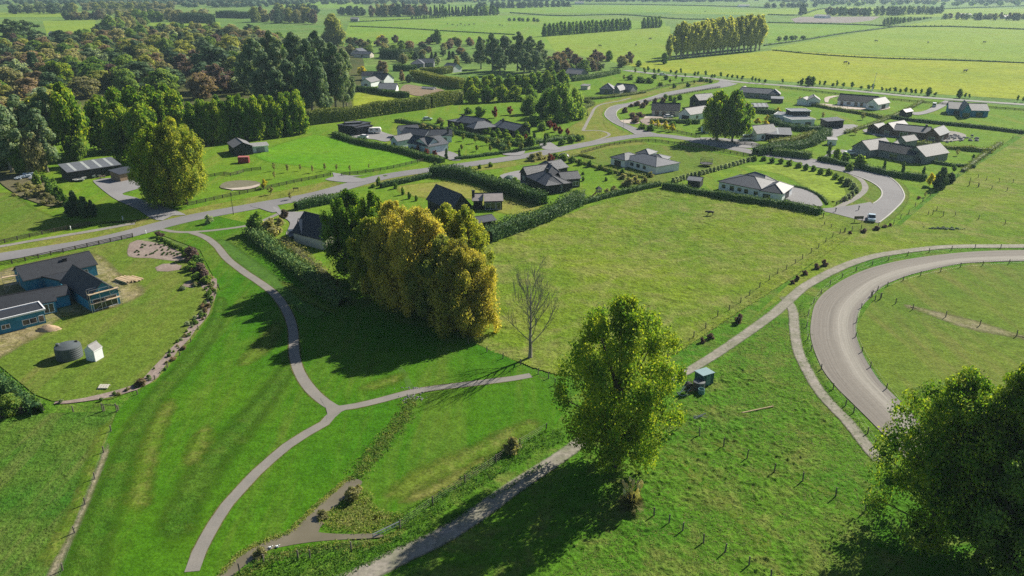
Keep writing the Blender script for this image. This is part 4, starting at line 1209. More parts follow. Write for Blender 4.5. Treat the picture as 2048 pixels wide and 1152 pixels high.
            for q in range(1, 4): mb.obox(c0 + (0, 0, hh * q / 4), a * w, n * .075, (0, 0, .05), fr)
            shift(mb).build("garage_door", None, e)
        elif kind == 'd':
            mb.obox(c0, a * w, n * .05, (0, 0, hh), fr)
            do = shift(mb).build("door", None, e)
            g = MB(); g.obox(c0 + a * w * .8 + n * .05 + (0, 0, 1.0), a * .1, n * .05, (0, 0, .04)); shift(g).build("handle", METAL, do)
        elif kind == 'o':          # open bay: flat dark panel, interior shade put into its colour
            mb.obox(c0, a * w, n * .02, (0, 0, hh), TRIM_D); shift(mb).build("bay_shade_panel", None, e)
    for bi, i, j, hh in chimney:
        b = blocks[bi]; q = b.p(b.L * i, b.D * j, 0); mb = MB(); ang = math.atan2(b.u[1], b.u[0])
        mb.box(q[0], q[1], b.e, .8, .6, hh, ang, trim); mb.box(q[0], q[1], b.e + hh, .95, .75, .12, ang, trim)
        shift(mb).build("chimney", None, ro)
    for bi, i, j, w, ll, m in skylights:      # panels lying on the front slope of a 'gu' or 'mono' roof
        b = blocks[bi]; e0 = b.e + .013 * bi; k = (b.rise / (b.D / 2)) if b.typ == 'gu' else b.rise / b.D
        i0 = b.L * i; j0 = j; mb = MB()
        q = [b.p(i0, j0, e0 + k * j0 + .03), b.p(i0 + w, j0, e0 + k * j0 + .03), b.p(i0 + w, j0 + ll, e0 + k * (j0 + ll) + .03), b.p(i0, j0 + ll, e0 + k * (j0 + ll) + .03)]
        slab(mb, q, .04, m, m, np.array((*b.u, 0))); shift(mb).build("skylight", None, ro)
    return e
B_ = Blk
SKY = paint("clear_sheet", (0.34, 0.36, 0.36), rough=0.4)
# 1 building site, bottom left
building("house", "unfinished black roofed house wrapped in blue with scaffolding", "house", [
    B_((46, 562), (196, 528), 8.5, 2.7, 2.0, 'gu', wall=W_wrap),
    B_((119, 562), (166, 545), 6.5, 2.6, .2, 'flat', wall=W_wrap),
    B_((176, 601), (242, 583), 14.5, 2.7, 3.0, 'gv', wall=W_wrap),
    B_((-90, 640), (114, 601), 7.5, 2.6, 1.6, 'gu', wall=W_wrap),
    B_((-80, 662), (92, 621), 5.0, 2.7, .35, 'flat', wall=W_wrap, trim=TRIM_W),
    B_((96, 598), (142, 588), 5.5, 2.5, 1.1, 'gu', wall=W_wrap),
    ], roof=R_black, trim=TRIM_D, wins=[(4, 'F', .80, 2.4, .7, 1.1), (4, 'F', .50, 1.4, .9, .9), (2, 'F', .5, 4.6, 0.2, 2.2), (4, 'F', .95, 1.0, 0.6, 1.3), (0, 'F', .8, 2.0, .5, 1.5), (0, 'F', .35, 1.6, .7, 1.2), (3, 'F', .92, 1.8, .3, 1.9)],
    chimney=[(0, .62, .35, 1.9)], frame=TRIM_W)
# white barge boards and fascia
# 2 small white shed
building("garden_shed", "small white gabled shed beside the water tank", "shed", [B_((167, 700), (187, 703), 2.0, 2.1, .9, 'gv', oh=.08)], wall=W_white, roof=R_white, trim=TRIM_W, wins=[(0, 'F', .5, .8, 0.02, 1.9, 'd')], frame=TRIM_W)
# 3 farm sheds top left
building("farm_shed", "long open fronted black farm shed with four clear roof strips", "shed", [B_((134, 345), (243, 329), 9.0, 3.2, 1.2, 'mono')], wall=W_dark, roof=R_grey, wins=[(0, 'F', .62, 15, 0.02, 2.7, 'o')],
    skylights=[(0, .14, .5, .9, 8, SKY), (0, .38, .5, .9, 8, SKY), (0, .60, .5, .9, 8, SKY), (0, .81, .5, .9, 8, SKY)])
building("farm_shed", "low timber shed half hidden behind the yellowing poplar", "shed", [B_((238, 349), (296, 337), 6.0, 2.6, .7, 'mono')], wall=W_timber, roof=R_char, wins=[(0, 'F', .6, 6, 0.02, 2.0, 'o')])
# 4 barn
building("barn", "grey barn with pale ribbed roof beside the red container", "barn", [B_((466, 296), (507, 292), 11.5, 3.2, 1.7, 'gv')], wall=W_dark, roof=R_light, wins=[(0, 'F', .28, 3, 0, 2.6, 'g'), (0, 'F', .74, 3, 0, 2.6, 'g')], frame=TRIM_D)
building("shed", "white lean-to shed behind the grey barn", "shed", [B_((503, 293), (538, 290), 4.5, 2.6, .5, 'mono')], wall=W_white, roof=R_white, trim=TRIM_W, wins=[(0, 'F', .5, 3, 0, 2, 'g')], frame=paint("grey_door", (.25, .26, .27)))
# 5 dark angular house
building("house", "black angular flat roofed house beside the caravan", "house", [B_((683, 252), (712, 258), 9, 2.9, .5, 'flat'), B_((708, 255), (743, 246), 9, 3.3, .5, 'flat'), B_((690, 248), (725, 246), 4, 3.9, .4, 'flat', roof=R_grey)], wall=W_dark, roof=R_char, trim=TRIM_D, wins=[(0, 'F', .6, 3, 0, 2.2, 'g'), (1, 'F', .5, 3, .2, 2, 'w')])
# 6 pale blue house
building("house", "pale blue house with several grey gables and a dark porch", "house", [
    B_((800, 268), (850, 272), 8, 3.0, 2.0, 'gu'), B_((779, 280), (795, 283), 9, 2.8, 1.8, 'gv'), B_((822, 286), (857, 294), 10, 2.8, 2.4, 'gv'),
    B_((855, 293), (882, 287), 11, 2.9, 2.6, 'gv'), B_((845, 272), (905, 271), 7, 2.8, 1.9, 'gu'), B_((800, 262), (840, 259), 6, 2.9, 1.6, 'gu')],
    wall=W_pale, roof=R_char, wins=[(0, 'F', .3, 3.5, 0, 2.2, 'o'), (2, 'F', .5, 1.8, .8, 1.2), (3, 'F', .5, 1.6, .8, 1.2), (3, 'R', .4, 2, .2, 2), (1, 'F', .5, 1.2, .9, 1.1), (4, 'F', .75, 1.6, .8, 1.2), (4, 'R', .5, 1.4, .8, 1.2)], chimney=[(4, .85, .2, 3.0)])
# 7 long dark house
building("house", "long black house with dark grey roofs behind the hedge", "house", [
    B_((893, 242), (915, 246), 7, 2.7, .4, 'flat'), B_((910, 243), (958, 250), 9, 2.8, 2.2, 'gu'), B_((948, 258), (996, 253), 8, 2.8, 2.2, 'hip'), B_((984, 252), (1030, 262), 9, 2.8, 2.1, 'gu')],
    wall=W_dark, roof=R_slate, wins=[(1, 'F', .4, 2.5, .3, 1.9), (1, 'F', .75, 1.6, .8, 1.2), (3, 'F', .3, 2, .3, 1.9), (3, 'F', .7, 1.5, .8, 1.2)], chimney=[(3, .2, .4, 3.0), (1, .1, .4, 2.6)])
# 8 far houses left of centre
building("house", "white gabled house beyond the gum trees with blue-black roof", "house", [B_((720, 164), (742, 165), 12, 3, 2.2, 'gv', roof=R_light), B_((738, 158), (768, 160), 11, 3.2, 3.4, 'gu'), B_((722, 152), (765, 152), 9, 3, 2.4, 'gu')], wall=W_white, roof=R_black, wins=[(1, 'F', .3, 2, .8, 1.3), (1, 'F', .7, 2, .8, 1.3), (0, 'F', .5, 2, .8, 1.3)])
building("house", "white walled barn like house with grey roof by the vegetable plot", "house", [B_((755, 179), (792, 179), 13, 2.8, 2.8, 'gu')], wall=W_white, roof=R_grey, wins=[(0, 'F', .25, 2, .8, 1.2), (0, 'F', .7, 2, .8, 1.2)])
building("house", "small white house with grey gable behind the dark conifers", "house", [B_((884, 135), (905, 137), 10, 3, 3, 'gu')], wall=W_white, roof=R_light, wins=[(0, 'F', .5, 2, .8, 1.2)])
building("house", "dark house half hidden in autumn trees beyond the gum trees", "house", [B_((700, 104), (722, 105), 10, 3, 3, 'gv'), B_((706, 108), (740, 109), 8, 2.8, 2, 'gu')], wall=W_cream, roof=R_slate, wins=[(1, 'F', .5, 2, .8, 1.2)])
building("house", "dark roofed house among grey shrubs beyond the vegetable plot", "house", [B_((820, 128), (848, 128), 12, 3, 3, 'hip'), B_((840, 126), (868, 126), 9, 3, 3, 'gu')], wall=W_grey, roof=R_slate, wins=[(0, 'F', .5, 2, .8, 1.2)])
building("house", "small pale house at the edge of the big gum trees", "house", [B_((953, 104), (972, 105), 10, 3, 2.2, 'gu')], wall=W_cream, roof=R_light, wins=[(0, 'F', .5, 2, .8, 1.2)])
building("house", "tan roofed house half hidden in pink autumn trees", "house", [B_((1128, 146), (1160, 149), 10, 3, 3, 'gu')], wall=W_grey, roof=R_brown, wins=[(0, 'F', .5, 2, .8, 1.2)])
# 9 houses between the road and the paddock
building("house", "black hipped house with white window frames beside the paddock", "house", [
    B_((1038, 345), (1054, 351), 11, 2.8, 2.3, 'gv'), B_((1050, 352), (1092, 372), 9, 2.8, 2.1, 'hip'), B_((1092, 352), (1128, 350), 14, 2.8, 2.4, 'hip'),
    B_((1092, 370), (1128, 368), 8, 2.8, 2.0, 'hip'), B_((1124, 360), (1163, 357), 6.5, 2.8, 1.7, 'gu'), B_((1108, 340), (1138, 334), 8, 2.8, 1.9, 'gu')],
    wall=W_dark, roof=R_char, frame=TRIM_W, wins=[(4, 'F', .25, 2.0, .6, 1.4), (4, 'F', .75, 2.0, .6, 1.4), (3, 'F', .25, 1.0, .7, 1.3), (3, 'F', .85, 1.2, .3, 1.9), (0, 'F', .5, 1.4, .8, 1.2)], chimney=[(1, .45, .5, 3.2)])
building("house", "white walled hipped house with black roof and deck on the dry lawn", "house", [
    B_((1219, 314), (1250, 321), 9.5, 2.7, 1.5, 'hip'), B_((1240, 315), (1312, 334), 11.5, 2.7, 1.75, 'hip'), B_((1290, 318), (1331, 322), 7.5, 2.7, 1.3, 'hip'), B_((1270, 306), (1298, 310), 7, 2.7, 1.3, 'hip')],
    wall=W_white, roof=R_slate, wins=[(1, 'F', .12, 1.4, .6, 1.4), (1, 'F', .32, 1.6, .8, 1.2), (1, 'F', .5, 1.6, .8, 1.2), (1, 'F', .68, 1.4, .8, 1.2), (2, 'F', .78, .8, .4, 1.7), (2, 'F', .92, .8, .4, 1.7), (0, 'F', .5, 3, 0, 2.1, 'g')])
building("house", "black T shaped house with pale brown side roofs behind the golden group", "house", [
    B_((903, 421), (946, 413), 14, 2.8, 3.9, 'gv', roof=R_char), B_((888, 407), (908, 405), 5.5, 2.6, 1.3, 'mono'), B_((944, 402), (966, 402), 5.5, 2.6, 1.5, 'gu'), B_((968, 403), (1007, 402), 6.0, 2.7, 1.6, 'gu')],
    wall=W_dark, roof=R_brown, frame=TRIM_W, wins=[(3, 'F', .80, 1.2, .2, 2.0), (3, 'F', .3, 3, .2, 2.0), (0, 'F', .5, 2.4, .2, 2.1)], chimney=[(2, .1, .3, 2.6)])
building("garage", "small black garage with shallow ribbed roof behind the golden group", "garage", [B_((951, 447), (994, 440), 5.5, 2.5, .9, 'gu')], wall=W_dark, roof=R_char, wins=[(0, 'F', .5, 3, 0, 2.1, 'g')])
building("house", "grey and black gabled house left of the golden group", "house", [B_((604, 471), (645, 466), 8.5, 2.6, 3.0, 'gu', roof=R_brown), B_((650, 482), (706, 463), 12, 2.7, 4.2, 'gv', roof=R_black, wall=W_cream)], wall=W_grey, roof=R_brown, wins=[(1, 'F', .5, 3, .2, 2.1), (0, 'F', .6, 2.2, .3, 1.9)], frame=TRIM_D)
building("house", "long white house with dark hipped roof behind the paddock hedge", "house", [
    B_((1435, 362), (1524, 380), 12.5, 2.7, 1.9, 'hip'), B_((1518, 381), (1567, 388), 11, 2.7, 1.7, 'hip'), B_((1526, 370), (1563, 366), 12, 2.7, 1.9, 'hip', roof=R_light)],  # pale roof of the last wing paints in sun reflected off its slopes
    wall=W_white, roof=R_char, wins=[(0, 'F', .32, 1.4, .5, 1.5), (0, 'F', .50, 1.3, .8, 1.1), (0, 'F', .66, 1.3, .6, 1.3), (0, 'F', .88, 1.3, .8, 1.0), (0, 'F', .12, 1.2, .8, 1.1), (1, 'F', .3, 2.2, .6, 1.3), (1, 'R', .5, 4, 0, 2.2, 'g')])
building("garden_shed", "small black shed with grey roof behind the paddock hedge", "shed", [B_((1373, 360), (1402, 363), 5.5, 2.3, .8, 'gu')], wall=W_dark, roof=R_grey, wins=[(0, 'R', .5, 1.6, 0, 1.9, 'd')])
# 10 right hand group
building("house", "long black house with large pale roof gables beside the close", "house", [
    B_((1724, 293), (1828, 312), 9, 2.8, 2.3, 'gu', roof=R_black), B_((1702, 293), (1740, 301), 13, 2.8, 2.9, 'gv', roof=R_light), B_((1772, 298), (1789, 300), 9, 2.8, 2.0, 'gv', roof=R_white),
    B_((1806, 305), (1852, 314), 14, 2.8, 3.0, 'gv', roof=R_light), B_((1790, 280), (1812, 284), 8, 2.8, 1.8, 'gv', roof=R_light)],
    wall=W_grey, roof=R_black, wins=[(1, 'F', .5, 5, 0, 2.2, 'g'), (3, 'F', .68, 2.6, .2, 2.0), (0, 'F', .25, 3, .2, 2), (0, 'F', .62, 3, .2, 2), (3, 'R', .5, 2, .7, 1.3)], frame=paint("grey_frame", (.3, .31, .32)))
building("house", "brown brick house with grey roof beside the rock garden", "house", [
    B_((1786, 260), (1858, 267), 9, 2.8, 2.0, 'gu'), B_((1758, 255), (1790, 260), 12, 2.8, 2.5, 'gv'), B_((1848, 268), (1880, 272), 12, 2.8, 2.5, 'gv')], wall=W_brick, roof=R_slate,
    wins=[(2, 'F', .5, 2.4, .6, 1.3), (0, 'F', .3, 3, .2, 2), (0, 'F', .6, 2, .6, 1.4), (1, 'F', .5, 2, .6, 1.3), (2, 'R', .4, 2, .6, 1.3)], frame=TRIM_W, chimney=[(0, .85, .5, 2.7)])
building("garage", "brown garage with pale roof left of the brick house", "garage", [B_((1733, 253), (1758, 257), 7, 2.5, 1.5, 'gv')], wall=W_brick, roof=R_light, wins=[(0, 'F', .5, 3, 0, 2.1, 'g')])
building("house", "long white house with steep black roof near the far road", "house", [
    B_((1674, 200), (1752, 206), 10, 2.7, 2.8, 'gu'), B_((1731, 207), (1757, 210), 13, 2.8, 2.6, 'gv', roof=R_slate)], wall=W_white, roof=R_black,
    wins=[(0, 'F', .12, 1.4, .2, 2), (0, 'F', .3, 1.8, .8, 1.2), (0, 'F', .5, 1.4, .3, 1.9), (0, 'F', .65, 1.4, .3, 1.9), (1, 'F', .45, 2.4, 1.0, .9), (1, 'R', .5, 4, 0, 2.2, 'g')])
building("house", "blue wrapped unfinished house with grey gables by the far road", "house", [
    B_((1897, 217), (1935, 219), 12, 3.0, 2.6, 'gu'), B_((1924, 222), (1944, 223), 14, 3.2, 3.4, 'gv'), B_((1942, 221), (1980, 222), 11, 3.0, 2.6, 'gu')], wall=W_wrap, roof=R_light,
    wins=[(0, 'F', .5, 3, .2, 2), (1, 'F', .5, 4, .2, 2.2), (2, 'F', .5, 3, .2, 2)])
building("shed", "small dark shed with grey gable beside the gravel drive", "shed", [B_((1797, 223), (1812, 225), 7, 2.6, 1.3, 'gv')], wall=W_dark, roof=R_grey, wins=[(0, 'F', .5, 2, 0, 2, 'g'), (0, 'R', .5, 1.2, .6, 1.2)])
building("house", "modern white flat roofed house with a black upper box", "house", [
    B_((1547, 230), (1585, 233), 9, 3.0, .4, 'flat'), B_((1582, 224), (1623, 224), 8, 5.0, .5, 'flat', wall=W_dark), B_((1584, 241), (1632, 240), 9, 2.9, .4, 'flat')], wall=W_white, roof=R_grey,
    wins=[(0, 'F', .25, 1.3, .6, 1.4), (0, 'F', .7, 2.6, .6, 1.2), (2, 'F', .25, 2.6, .9, .8), (2, 'F', .72, 2.8, .1, 1.9), (2, 'R', .5, 1.4, .6, 1.4)], trim=TRIM_W)
building("garage", "black box garage right of the modern white house", "garage", [B_((1655, 243), (1690, 243), 9, 3.0, .6, 'monor')], wall=W_dark, roof=R_char, wins=[(0, 'R', .5, 3, 0, 2.2, 'g')])
building("shed", "white metal shed with pale ribbed roof left of the long white house", "shed", [B_((1615, 200), (1642, 201), 9, 3, 2.0, 'gv', roof=R_light), B_((1593, 199), (1616, 201), 7, 2.7, 1.2, 'gv', roof=R_light)], wall=W_white, roof=R_light, wins=[(0, 'F', .3, 2, 0, 2.2, 'g'), (0, 'F', .72, 2, 0, 2.2, 'g')], frame=paint("steel_grey", (.33, .35, .37)))
building("house", "dark house with several grey gables by the road bend", "house", [B_((1478, 184), (1540, 188), 10, 2.8, 2.2, 'gu'), B_((1475, 181), (1490, 182), 8, 2.8, 2.0, 'gv', roof=R_light), B_((1536, 189), (1562, 190), 10, 2.8, 2.4, 'hip')], wall=W_grey, roof=R_slate, wins=[(0, 'F', .3, 2, .6, 1.4), (0, 'F', .6, 2, .6, 1.4), (2, 'F', .5, 2, .6, 1.4)])
building("garden_shed", "low dark shed with flat roof beside the white metal shed", "shed", [B_((1542, 197), (1568, 198), 6, 2.4, .5, 'mono')], wall=W_dark, roof=R_grey)
building("house", "cream house with steep black roof inside the road bend", "house", [B_((1302, 220), (1360, 222), 9, 2.8, 3.0, 'gu')], wall=W_cream, roof=R_black, wins=[(0, 'F', .2, 2, .3, 1.9), (0, 'F', .45, 2, .3, 1.9), (0, 'F', .75, 2.4, .2, 2.0)])
building("house", "white house with bright pale roof and dark garage inside the road bend", "house", [B_((1356, 226), (1381, 230), 15, 2.8, 2.6, 'gv')], wall=W_white, roof=R_white, wins=[(0, 'F', .58, 4.2, 0, 2.2, 'g'), (0, 'R', .35, 1.5, .6, 1.4), (0, 'R', .7, 1.5, .6, 1.4)])
building("house", "tall black gabled house with pale roof behind the cream house", "house", [B_((1378, 197), (1398, 201), 11, 4.0, 2.6, 'gv'), B_((1396, 195), (1419, 199), 8, 3.4, 2.0, 'gu')], wall=W_dark, roof=R_white, wins=[(0, 'F', .5, 2, 1, 1.6)])
building("house", "white gabled house with pale roof right of the tall poplar pair", "house", [B_((1490, 262), (1514, 268), 11, 2.9, 2.8, 'gv')], wall=W_white, roof=R_white, wins=[(0, 'F', .5, 1.4, .4, 1.8), (0, 'R', .3, 1.2, .6, 1.4), (0, 'R', .7, 1.2, .6, 1.4)])
building("house", "low black house with slate roof behind the long curved hedge", "house", [B_((1530, 268), (1585, 270), 8, 2.6, 1.5, 'mono')], wall=W_dark, roof=R_slate, wins=[(0, 'F', .5, 3, .2, 1.9)], skylights=[(0, .45, .4, .8, 7, SKY)])
building("shed", "white shed with grey roof left of the tall poplar pair", "shed", [B_((1400, 252), (1415, 256), 6, 2.5, 1.3, 'gv')], wall=W_pale, roof=R_light, wins=[(0, 'F', .5, 1.4, 0, 2, 'd')])
building("shed", "dark shed with three pale roof strips below the grey gabled house", "shed", [B_((1495, 214), (1538, 214), 8, 2.6, 1.4, 'gu')], wall=W_dark, roof=R_slate, skylights=[(0, .35, .3, 1.4, 3.5, SKY), (0, .55, .3, 1.4, 3.5, SKY), (0, .75, .3, 1.4, 3.5, SKY)])
building("shed", "tiny white open shed by the driveway hedge", "shed", [B_((1655, 279), (1676, 280), 3.5, 2.3, .4, 'mono')], wall=W_white, roof=R_white, trim=TRIM_W)
building("house", "grey stone house with several gables left of the road bend", "house", [B_((1198, 178), (1228, 179), 10, 2.8, 2.8, 'hip'), B_((1226, 177), (1262, 180), 9, 2.8, 2.6, 'gu'), B_((1226, 181), (1240, 182), 9, 2.8, 2.6, 'gv')], wall=W_grey, roof=R_slate, wins=[(0, 'F', .5, 2, .5, 1.5), (1, 'F', .7, 2, .5, 1.5)])
building("garden_shed", "small pale hut beside the grey stone house", "shed", [B_((1160, 171), (1176, 172), 5, 2.4, .5, 'mono')], wall=W_cream, roof=R_light)
building("farm_shed", "distant white roofed farm shed on the far fields", "shed", [B_((1478, 11), (1500, 11), 14, 4, 2, 'gu')], wall=W_white, roof=R_white, trim=TRIM_W)
building("farm_shed", "distant white farm shed beyond the ploughed field", "shed", [B_((1628, 31), (1652, 32), 14, 4, 2, 'gu')], wall=W_white, roof=R_white, trim=TRIM_W)
building("glasshouse", "low pale plastic tunnel on the vegetable plot", "tunnel", [B_((842, 175), (868, 177), 3, 1.0, .6, 'gu')], wall=W_white, roof=R_white, trim=TRIM_W)
for i, (a, b, y, rf) in enumerate(((1920, 1945, 30, R_light), (2010, 2040, 33, R_grey), (700, 716, 38, R_light), (1150, 1168, 5, R_white), (1955, 1980, 34, R_white), (95, 110, 68, R_grey), (262, 275, 33, R_light))):
    building("farmhouse", ["pale farm building among trees at the far right edge field", "grey farmhouse at the far right edge", "tiny pale farm building beyond the golden round tree", "tiny white farmhouse at the top of the picture", "white glasshouse roof among far right trees", "grey hut between the dark trees at the upper left", "pale farmhouse in the far trees at the upper left"][i], "farm building",
             [B_((a, y), (b, y), 12, 3.5, 2.5, 'gu')], wall=W_white if i % 2 else W_grey, roof=rf)
# ================================================================ fences
def place_posts(e, pts, h, r=0.07, square=False, lean=0.03, rs=random.Random(2), mat=None):
    key = (round(h, 2), r, square)
    if key not in place_posts.c:
        m = MB()
        if square: m.box(0, 0, 0, r * 2, r * 2, h)
        else:
            m.tube([(0, 0, 0), (0, 0, h * .97), (0, 0, h)], [r, r * .95, r * .7], 7)
        o = m.build("post", mat or POSTM); me = o.data; bpy.data.objects.remove(o)
        place_posts.c[key] = me
    me = place_posts.c[key]
    o3 = e.location
    for p in pts:
        o = mesh_obj("post", me, e, (p[0] - o3[0], p[1] - o3[1], 0))
        o.rotation_euler = (rs.gauss(0, lean), rs.gauss(0, lean), rs.random() * (0 if square else 3))
place_posts.c = {}
def railfence(px, label, sp=2.7, h=1.15, rails=3, group=None, cat="fence", world=False):
    c = spline([p if world else G(*p) for p in px], 0.5)
    L = np.linalg.norm(np.diff(c, axis=0), axis=1).sum(); n = max(2, min(100, int(L / sp) + 1))
    q = resamp(c, n); e = empty("rail_fence", (q[0][0], q[0][1], 0), label=label, cat=cat, group=group)
    place_posts(e, q, h, .10, True, .0, mat=RAIL)
    d = np.gradient(q, axis=0); d /= np.linalg.norm(d, axis=1)[:, None]; nn = np.stack([-d[:, 1], d[:, 0]], 1)
    for k in range(rails):
        z = h * (0.32 + 0.58 * k / max(1, rails - 1)); m = MB()
        for i in range(n - 1):
            a = q[i] - q[0] - nn[i] * .11; b = q[i + 1] - q[0] - nn[i + 1] * .11; u = b - a
            v = np.array((-u[1], u[0])) / np.linalg.norm(u) * .04
            m.obox((a[0], a[1], z - .08), (u[0], u[1], 0), (v[0], v[1], 0), (0, 0, .17))
        m.build("rail", RAIL, e)
    return e
def wirefence(px, label, h=1.2, sp=None, group=None, r=.095, wires=4, world=False):
    q = np.array([p if world else G(*p) for p in px])
    if sp: q = resamp(spline(q, .5), max(2, min(100, int(np.linalg.norm(np.diff(q, axis=0), axis=1).sum() / sp) + 1)))
    e = empty("wire_fence", (q[0][0], q[0][1], 0), label=label, cat="fence", group=group)
    place_posts(e, q, h, r)
    for k in range(wires):
        m = MB(); z = h * (.25 + .68 * k / max(1, wires - 1))
        m.tube([(p[0] - q[0][0], p[1] - q[0][1], z) for p in q], .006, 3, cap=False)
        m.build("wire", WIRE, e)
    return e
railfence(P("-180,532 0,489 90,469 180,451"), "dark post and rail fence on the far side of the road at the left edge")
railfence(P("-180,565 0,533 90,514 180,494 266,475"), "dark post and rail fence between the road and the building site")
railfence(P("376,412 440,398 520,381 600,364 662,352"), "dark post and rail fence on the far verge right of the yellowing poplar")
railfence(P("683,352 735,346 790,336 846,323"), "dark post and rail fence in front of the bright green paddock")
railfence(P("1162,308 1215,293 1270,285 1310,284 1370,292 1430,302 1500,314"), "curved dark rail fence along the road by the white hipped house")
railfence(P("1302,251 1340,262 1385,272 1400,276"), "short dark rail fence on the lawn edge inside the road bend")
railfence(P("1462,287 1500,291 1545,296"), "dark rail fence below the tall poplar pair")
railfence(P("412,356 450,350 465,352 490,344 522,340"), "black rail fence piece between the barn and the yellowing poplar")
railfence(P("1655,344 1690,351 1760,366 1830,378 1855,380"), "low dark rail line under the hedge of the long black house") if False else None
railfence(P("1705,397 1688,404 1672,411"), "white rail fence at the end of the ring of shrubs")
railfence(P("1452,196 1470,190 1520,186"), "rail fence by the dark house with several grey gables") if False else None
railfence(P("1290,206 1350,192 1440,176"), "thin rail fence along the lower side of the upper road")
railfence(P("1560,176 1680,190 1833,205 2048,222"), "long low rail fence below the far road", sp=4)
railfence(P("1282,186 1340,172 1420,160"), "thin rail fence along the upper side of the upper road", sp=4)
# paddock boundary down the middle
wirefence(P("1335,717 1362,695 1387,676 1411,658 1435,634 1458,622 1481,607 1499,592 1519,576 1538,562 1555,548 1572,541 1590,529 1605,519 1622,507 1637,497 1651,485 1665,475 1680,468"), "long wire fence with wooden posts on the track side of the big paddock", 1.35)
wirefence(P("1690,465 1704,462 1722,459 1756,456 1787,449 1801,438 1817,428 1830,414 1845,404 1860,393 1885,376 1905,362 1915,355 1930,345 1945,335 1960,322 1975,312 1990,301 2005,291 2025,277 2048,263 2090,238"), "wire fence running up the right edge behind the close", 1.35)
wirefence(P("1648,451 1662,456 1688,465"), "short wire fence beside the notice board", 1.1)
wirefence(P("1750,601 1762,597 1791,608 1825,620 1891,635 1959,652 2033,673 2100,692"), "wire fence with wooden posts across the track infield", 1.3)
wirefence(P("1340,852 1358,858 1399,873 1447,894 1494,918 1548,945 1605,964 1671,995 1730,1025 1800,1060"), "wire fence running down through the rough pasture on the right", 1.5)
wirefence(P("1277,1010 1308,1032 1338,1047 1365,1063 1407,1086 1450,1105 1498,1131 1542,1158 1600,1195"), "wire fence at the bottom running away from the pampas grass", 1.3)
wirefence(P("1092,862 1040,893 992,927 930,968 866,1010 800,1058 703,1102 620,1118 597,1120 528,1128 480,1146 420,1190"), "wire fence between the mown reserve and the dirt track", 1.35)
wirefence(P("222,864 208,906 190,959 171,1010 150,1067 126,1142 100,1210"), "row of fence posts leaning beside the worn strip at the lower left", 1.1, wires=3)
wirefence(P("87,822 147,824 209,822 237,822"), "wire fence along the bottom of the building site lawn", 1.05)
wirefence(P("237,822 275,790 310,760 335,736 360,712 382,685 397,660 412,638 424,612 430,592 437,575"), "low wire fence round the outer edge of the curved planting bed", 0.9, wires=2)
wirefence(P("937,688 974,705 1006,718 1041,731 1076,749 1097,757 1110,770"), "short wire fence below the leafless tree", 1.2)
for i, pts in enumerate(("1856,430 1873,422 1910,432 1957,439 2010,449 2070,462", "1938,372 1957,375 1983,379 2014,382 2060,388", "1940,362 1956,356 1973,360 1998,364 2026,366 2070,372")):
    wirefence(P(pts), ["row of posts and wire at the right edge nearest the race track", "middle row of posts and wire at the upper right", "farthest row of posts and wire at the upper right"][i], 1.3, wires=2)
# track rails: posts outside and inside
wirefence(P("2048,498 2001,497 1950,497 1903,501 1858,505 1815,512 1777,521 1744,531 1712,543 1684,556 1660,571 1642,588 1627,607 1617,630 1613,655 1615,680 1622,702 1642,740 1666,779 1691,812 1707,826 1735,868 1750,893"), "post and wire fence along the outside of the race track", 1.15, wires=2)
wirefence(P("2090,524 2018,528 1965,532 1921,535 1881,544 1841,552 1806,562 1775,573 1755,582 1742,593 1722,617 1713,646 1711,675 1724,705 1741,736 1772,779 1800,815 1840,862"), "post and wire fence along the inside of the race track", 1.15, wires=2)
# long distance field fences
def fieldline(px, label, h=.9, w=.7, fol="hedge", ls=.5, dens=.9):
    return hedge("field_hedge", px, h, w, fol, label, "hedge", "low hedges between the far fields", ls=ls, dens=dens, rag=.3)
fieldline(P("1545,101 1640,110 1760,117 1900,121 2060,127"), "low dark boundary line across the yellow field")
fieldline(P("1528,92 1600,82 1700,66 1795,54"), "low hedge slanting up to the right behind the golden row", 1.4, 1.5)
fieldline(P("700,53 800,57 900,63 1030,70"), "low hedge across the fields behind the lone tree", 1.2, 1)
fieldline(P("1030,11 1200,9 1400,12 1540,16"), "dark line across the top fields", 2, 2, ls=.9, dens=.5)
fieldline(P("1020,26 1120,32 1240,30 1350,38 1440,40 1530,42"), "dark line between the top middle fields", 1.6, 1.6, ls=.8, dens=.6)
fieldline(P("1535,46 1640,48 1740,51 1795,54 1900,54 2060,60"), "dark line below the ploughed field", 1.5, 1.5, ls=.8, dens=.6)
fieldline(P("700,45 800,40 880,36"), "line at the foot of the small orchard", 1.3, 1, ls=.8, dens=.6)
fieldline(P("1535,30 1600,30 1650,18 1760,22 1900,18 2060,12"), "dark line above the far right fields", 2, 2, ls=1, dens=.4)

# ================================================================ things
# water tank
x, y = G(140, 715); mb = MB()
TANK = paint("tank_plastic", (0.085, 0.10, 0.105), rough=0.5)
e = empty("water_tank", (x, y, 0), label="round grey plastic water tank on the building site lawn", cat="water tank")
mb.rings([(2.05, 0), (2.08, .05), (2.05, 2.15), (2.0, 2.3), (1.2, 2.62), (.35, 2.78), (.05, 2.8)], 40)
for k in range(1, 6): mb.rings([(2.07, .36 * k), (2.10, .36 * k + .05), (2.07, .36 * k + .1)], 40)
mb.build("body", TANK, e, smooth=False)
mb = MB(); mb.rings([(.33, 2.55), (.33, 2.82), (.28, 2.88), (.02, 2.9)], 16, (-1.3, -.5, 0)); mb.build("hatch", TANK, e)
mb = MB(); mb.rings([(.22, 2.5), (.22, 2.78), (.02, 2.8)], 12, (1.1, .9, 0)); mb.build("inlet", TRIM_D, e)
x, y = G(178, 713)
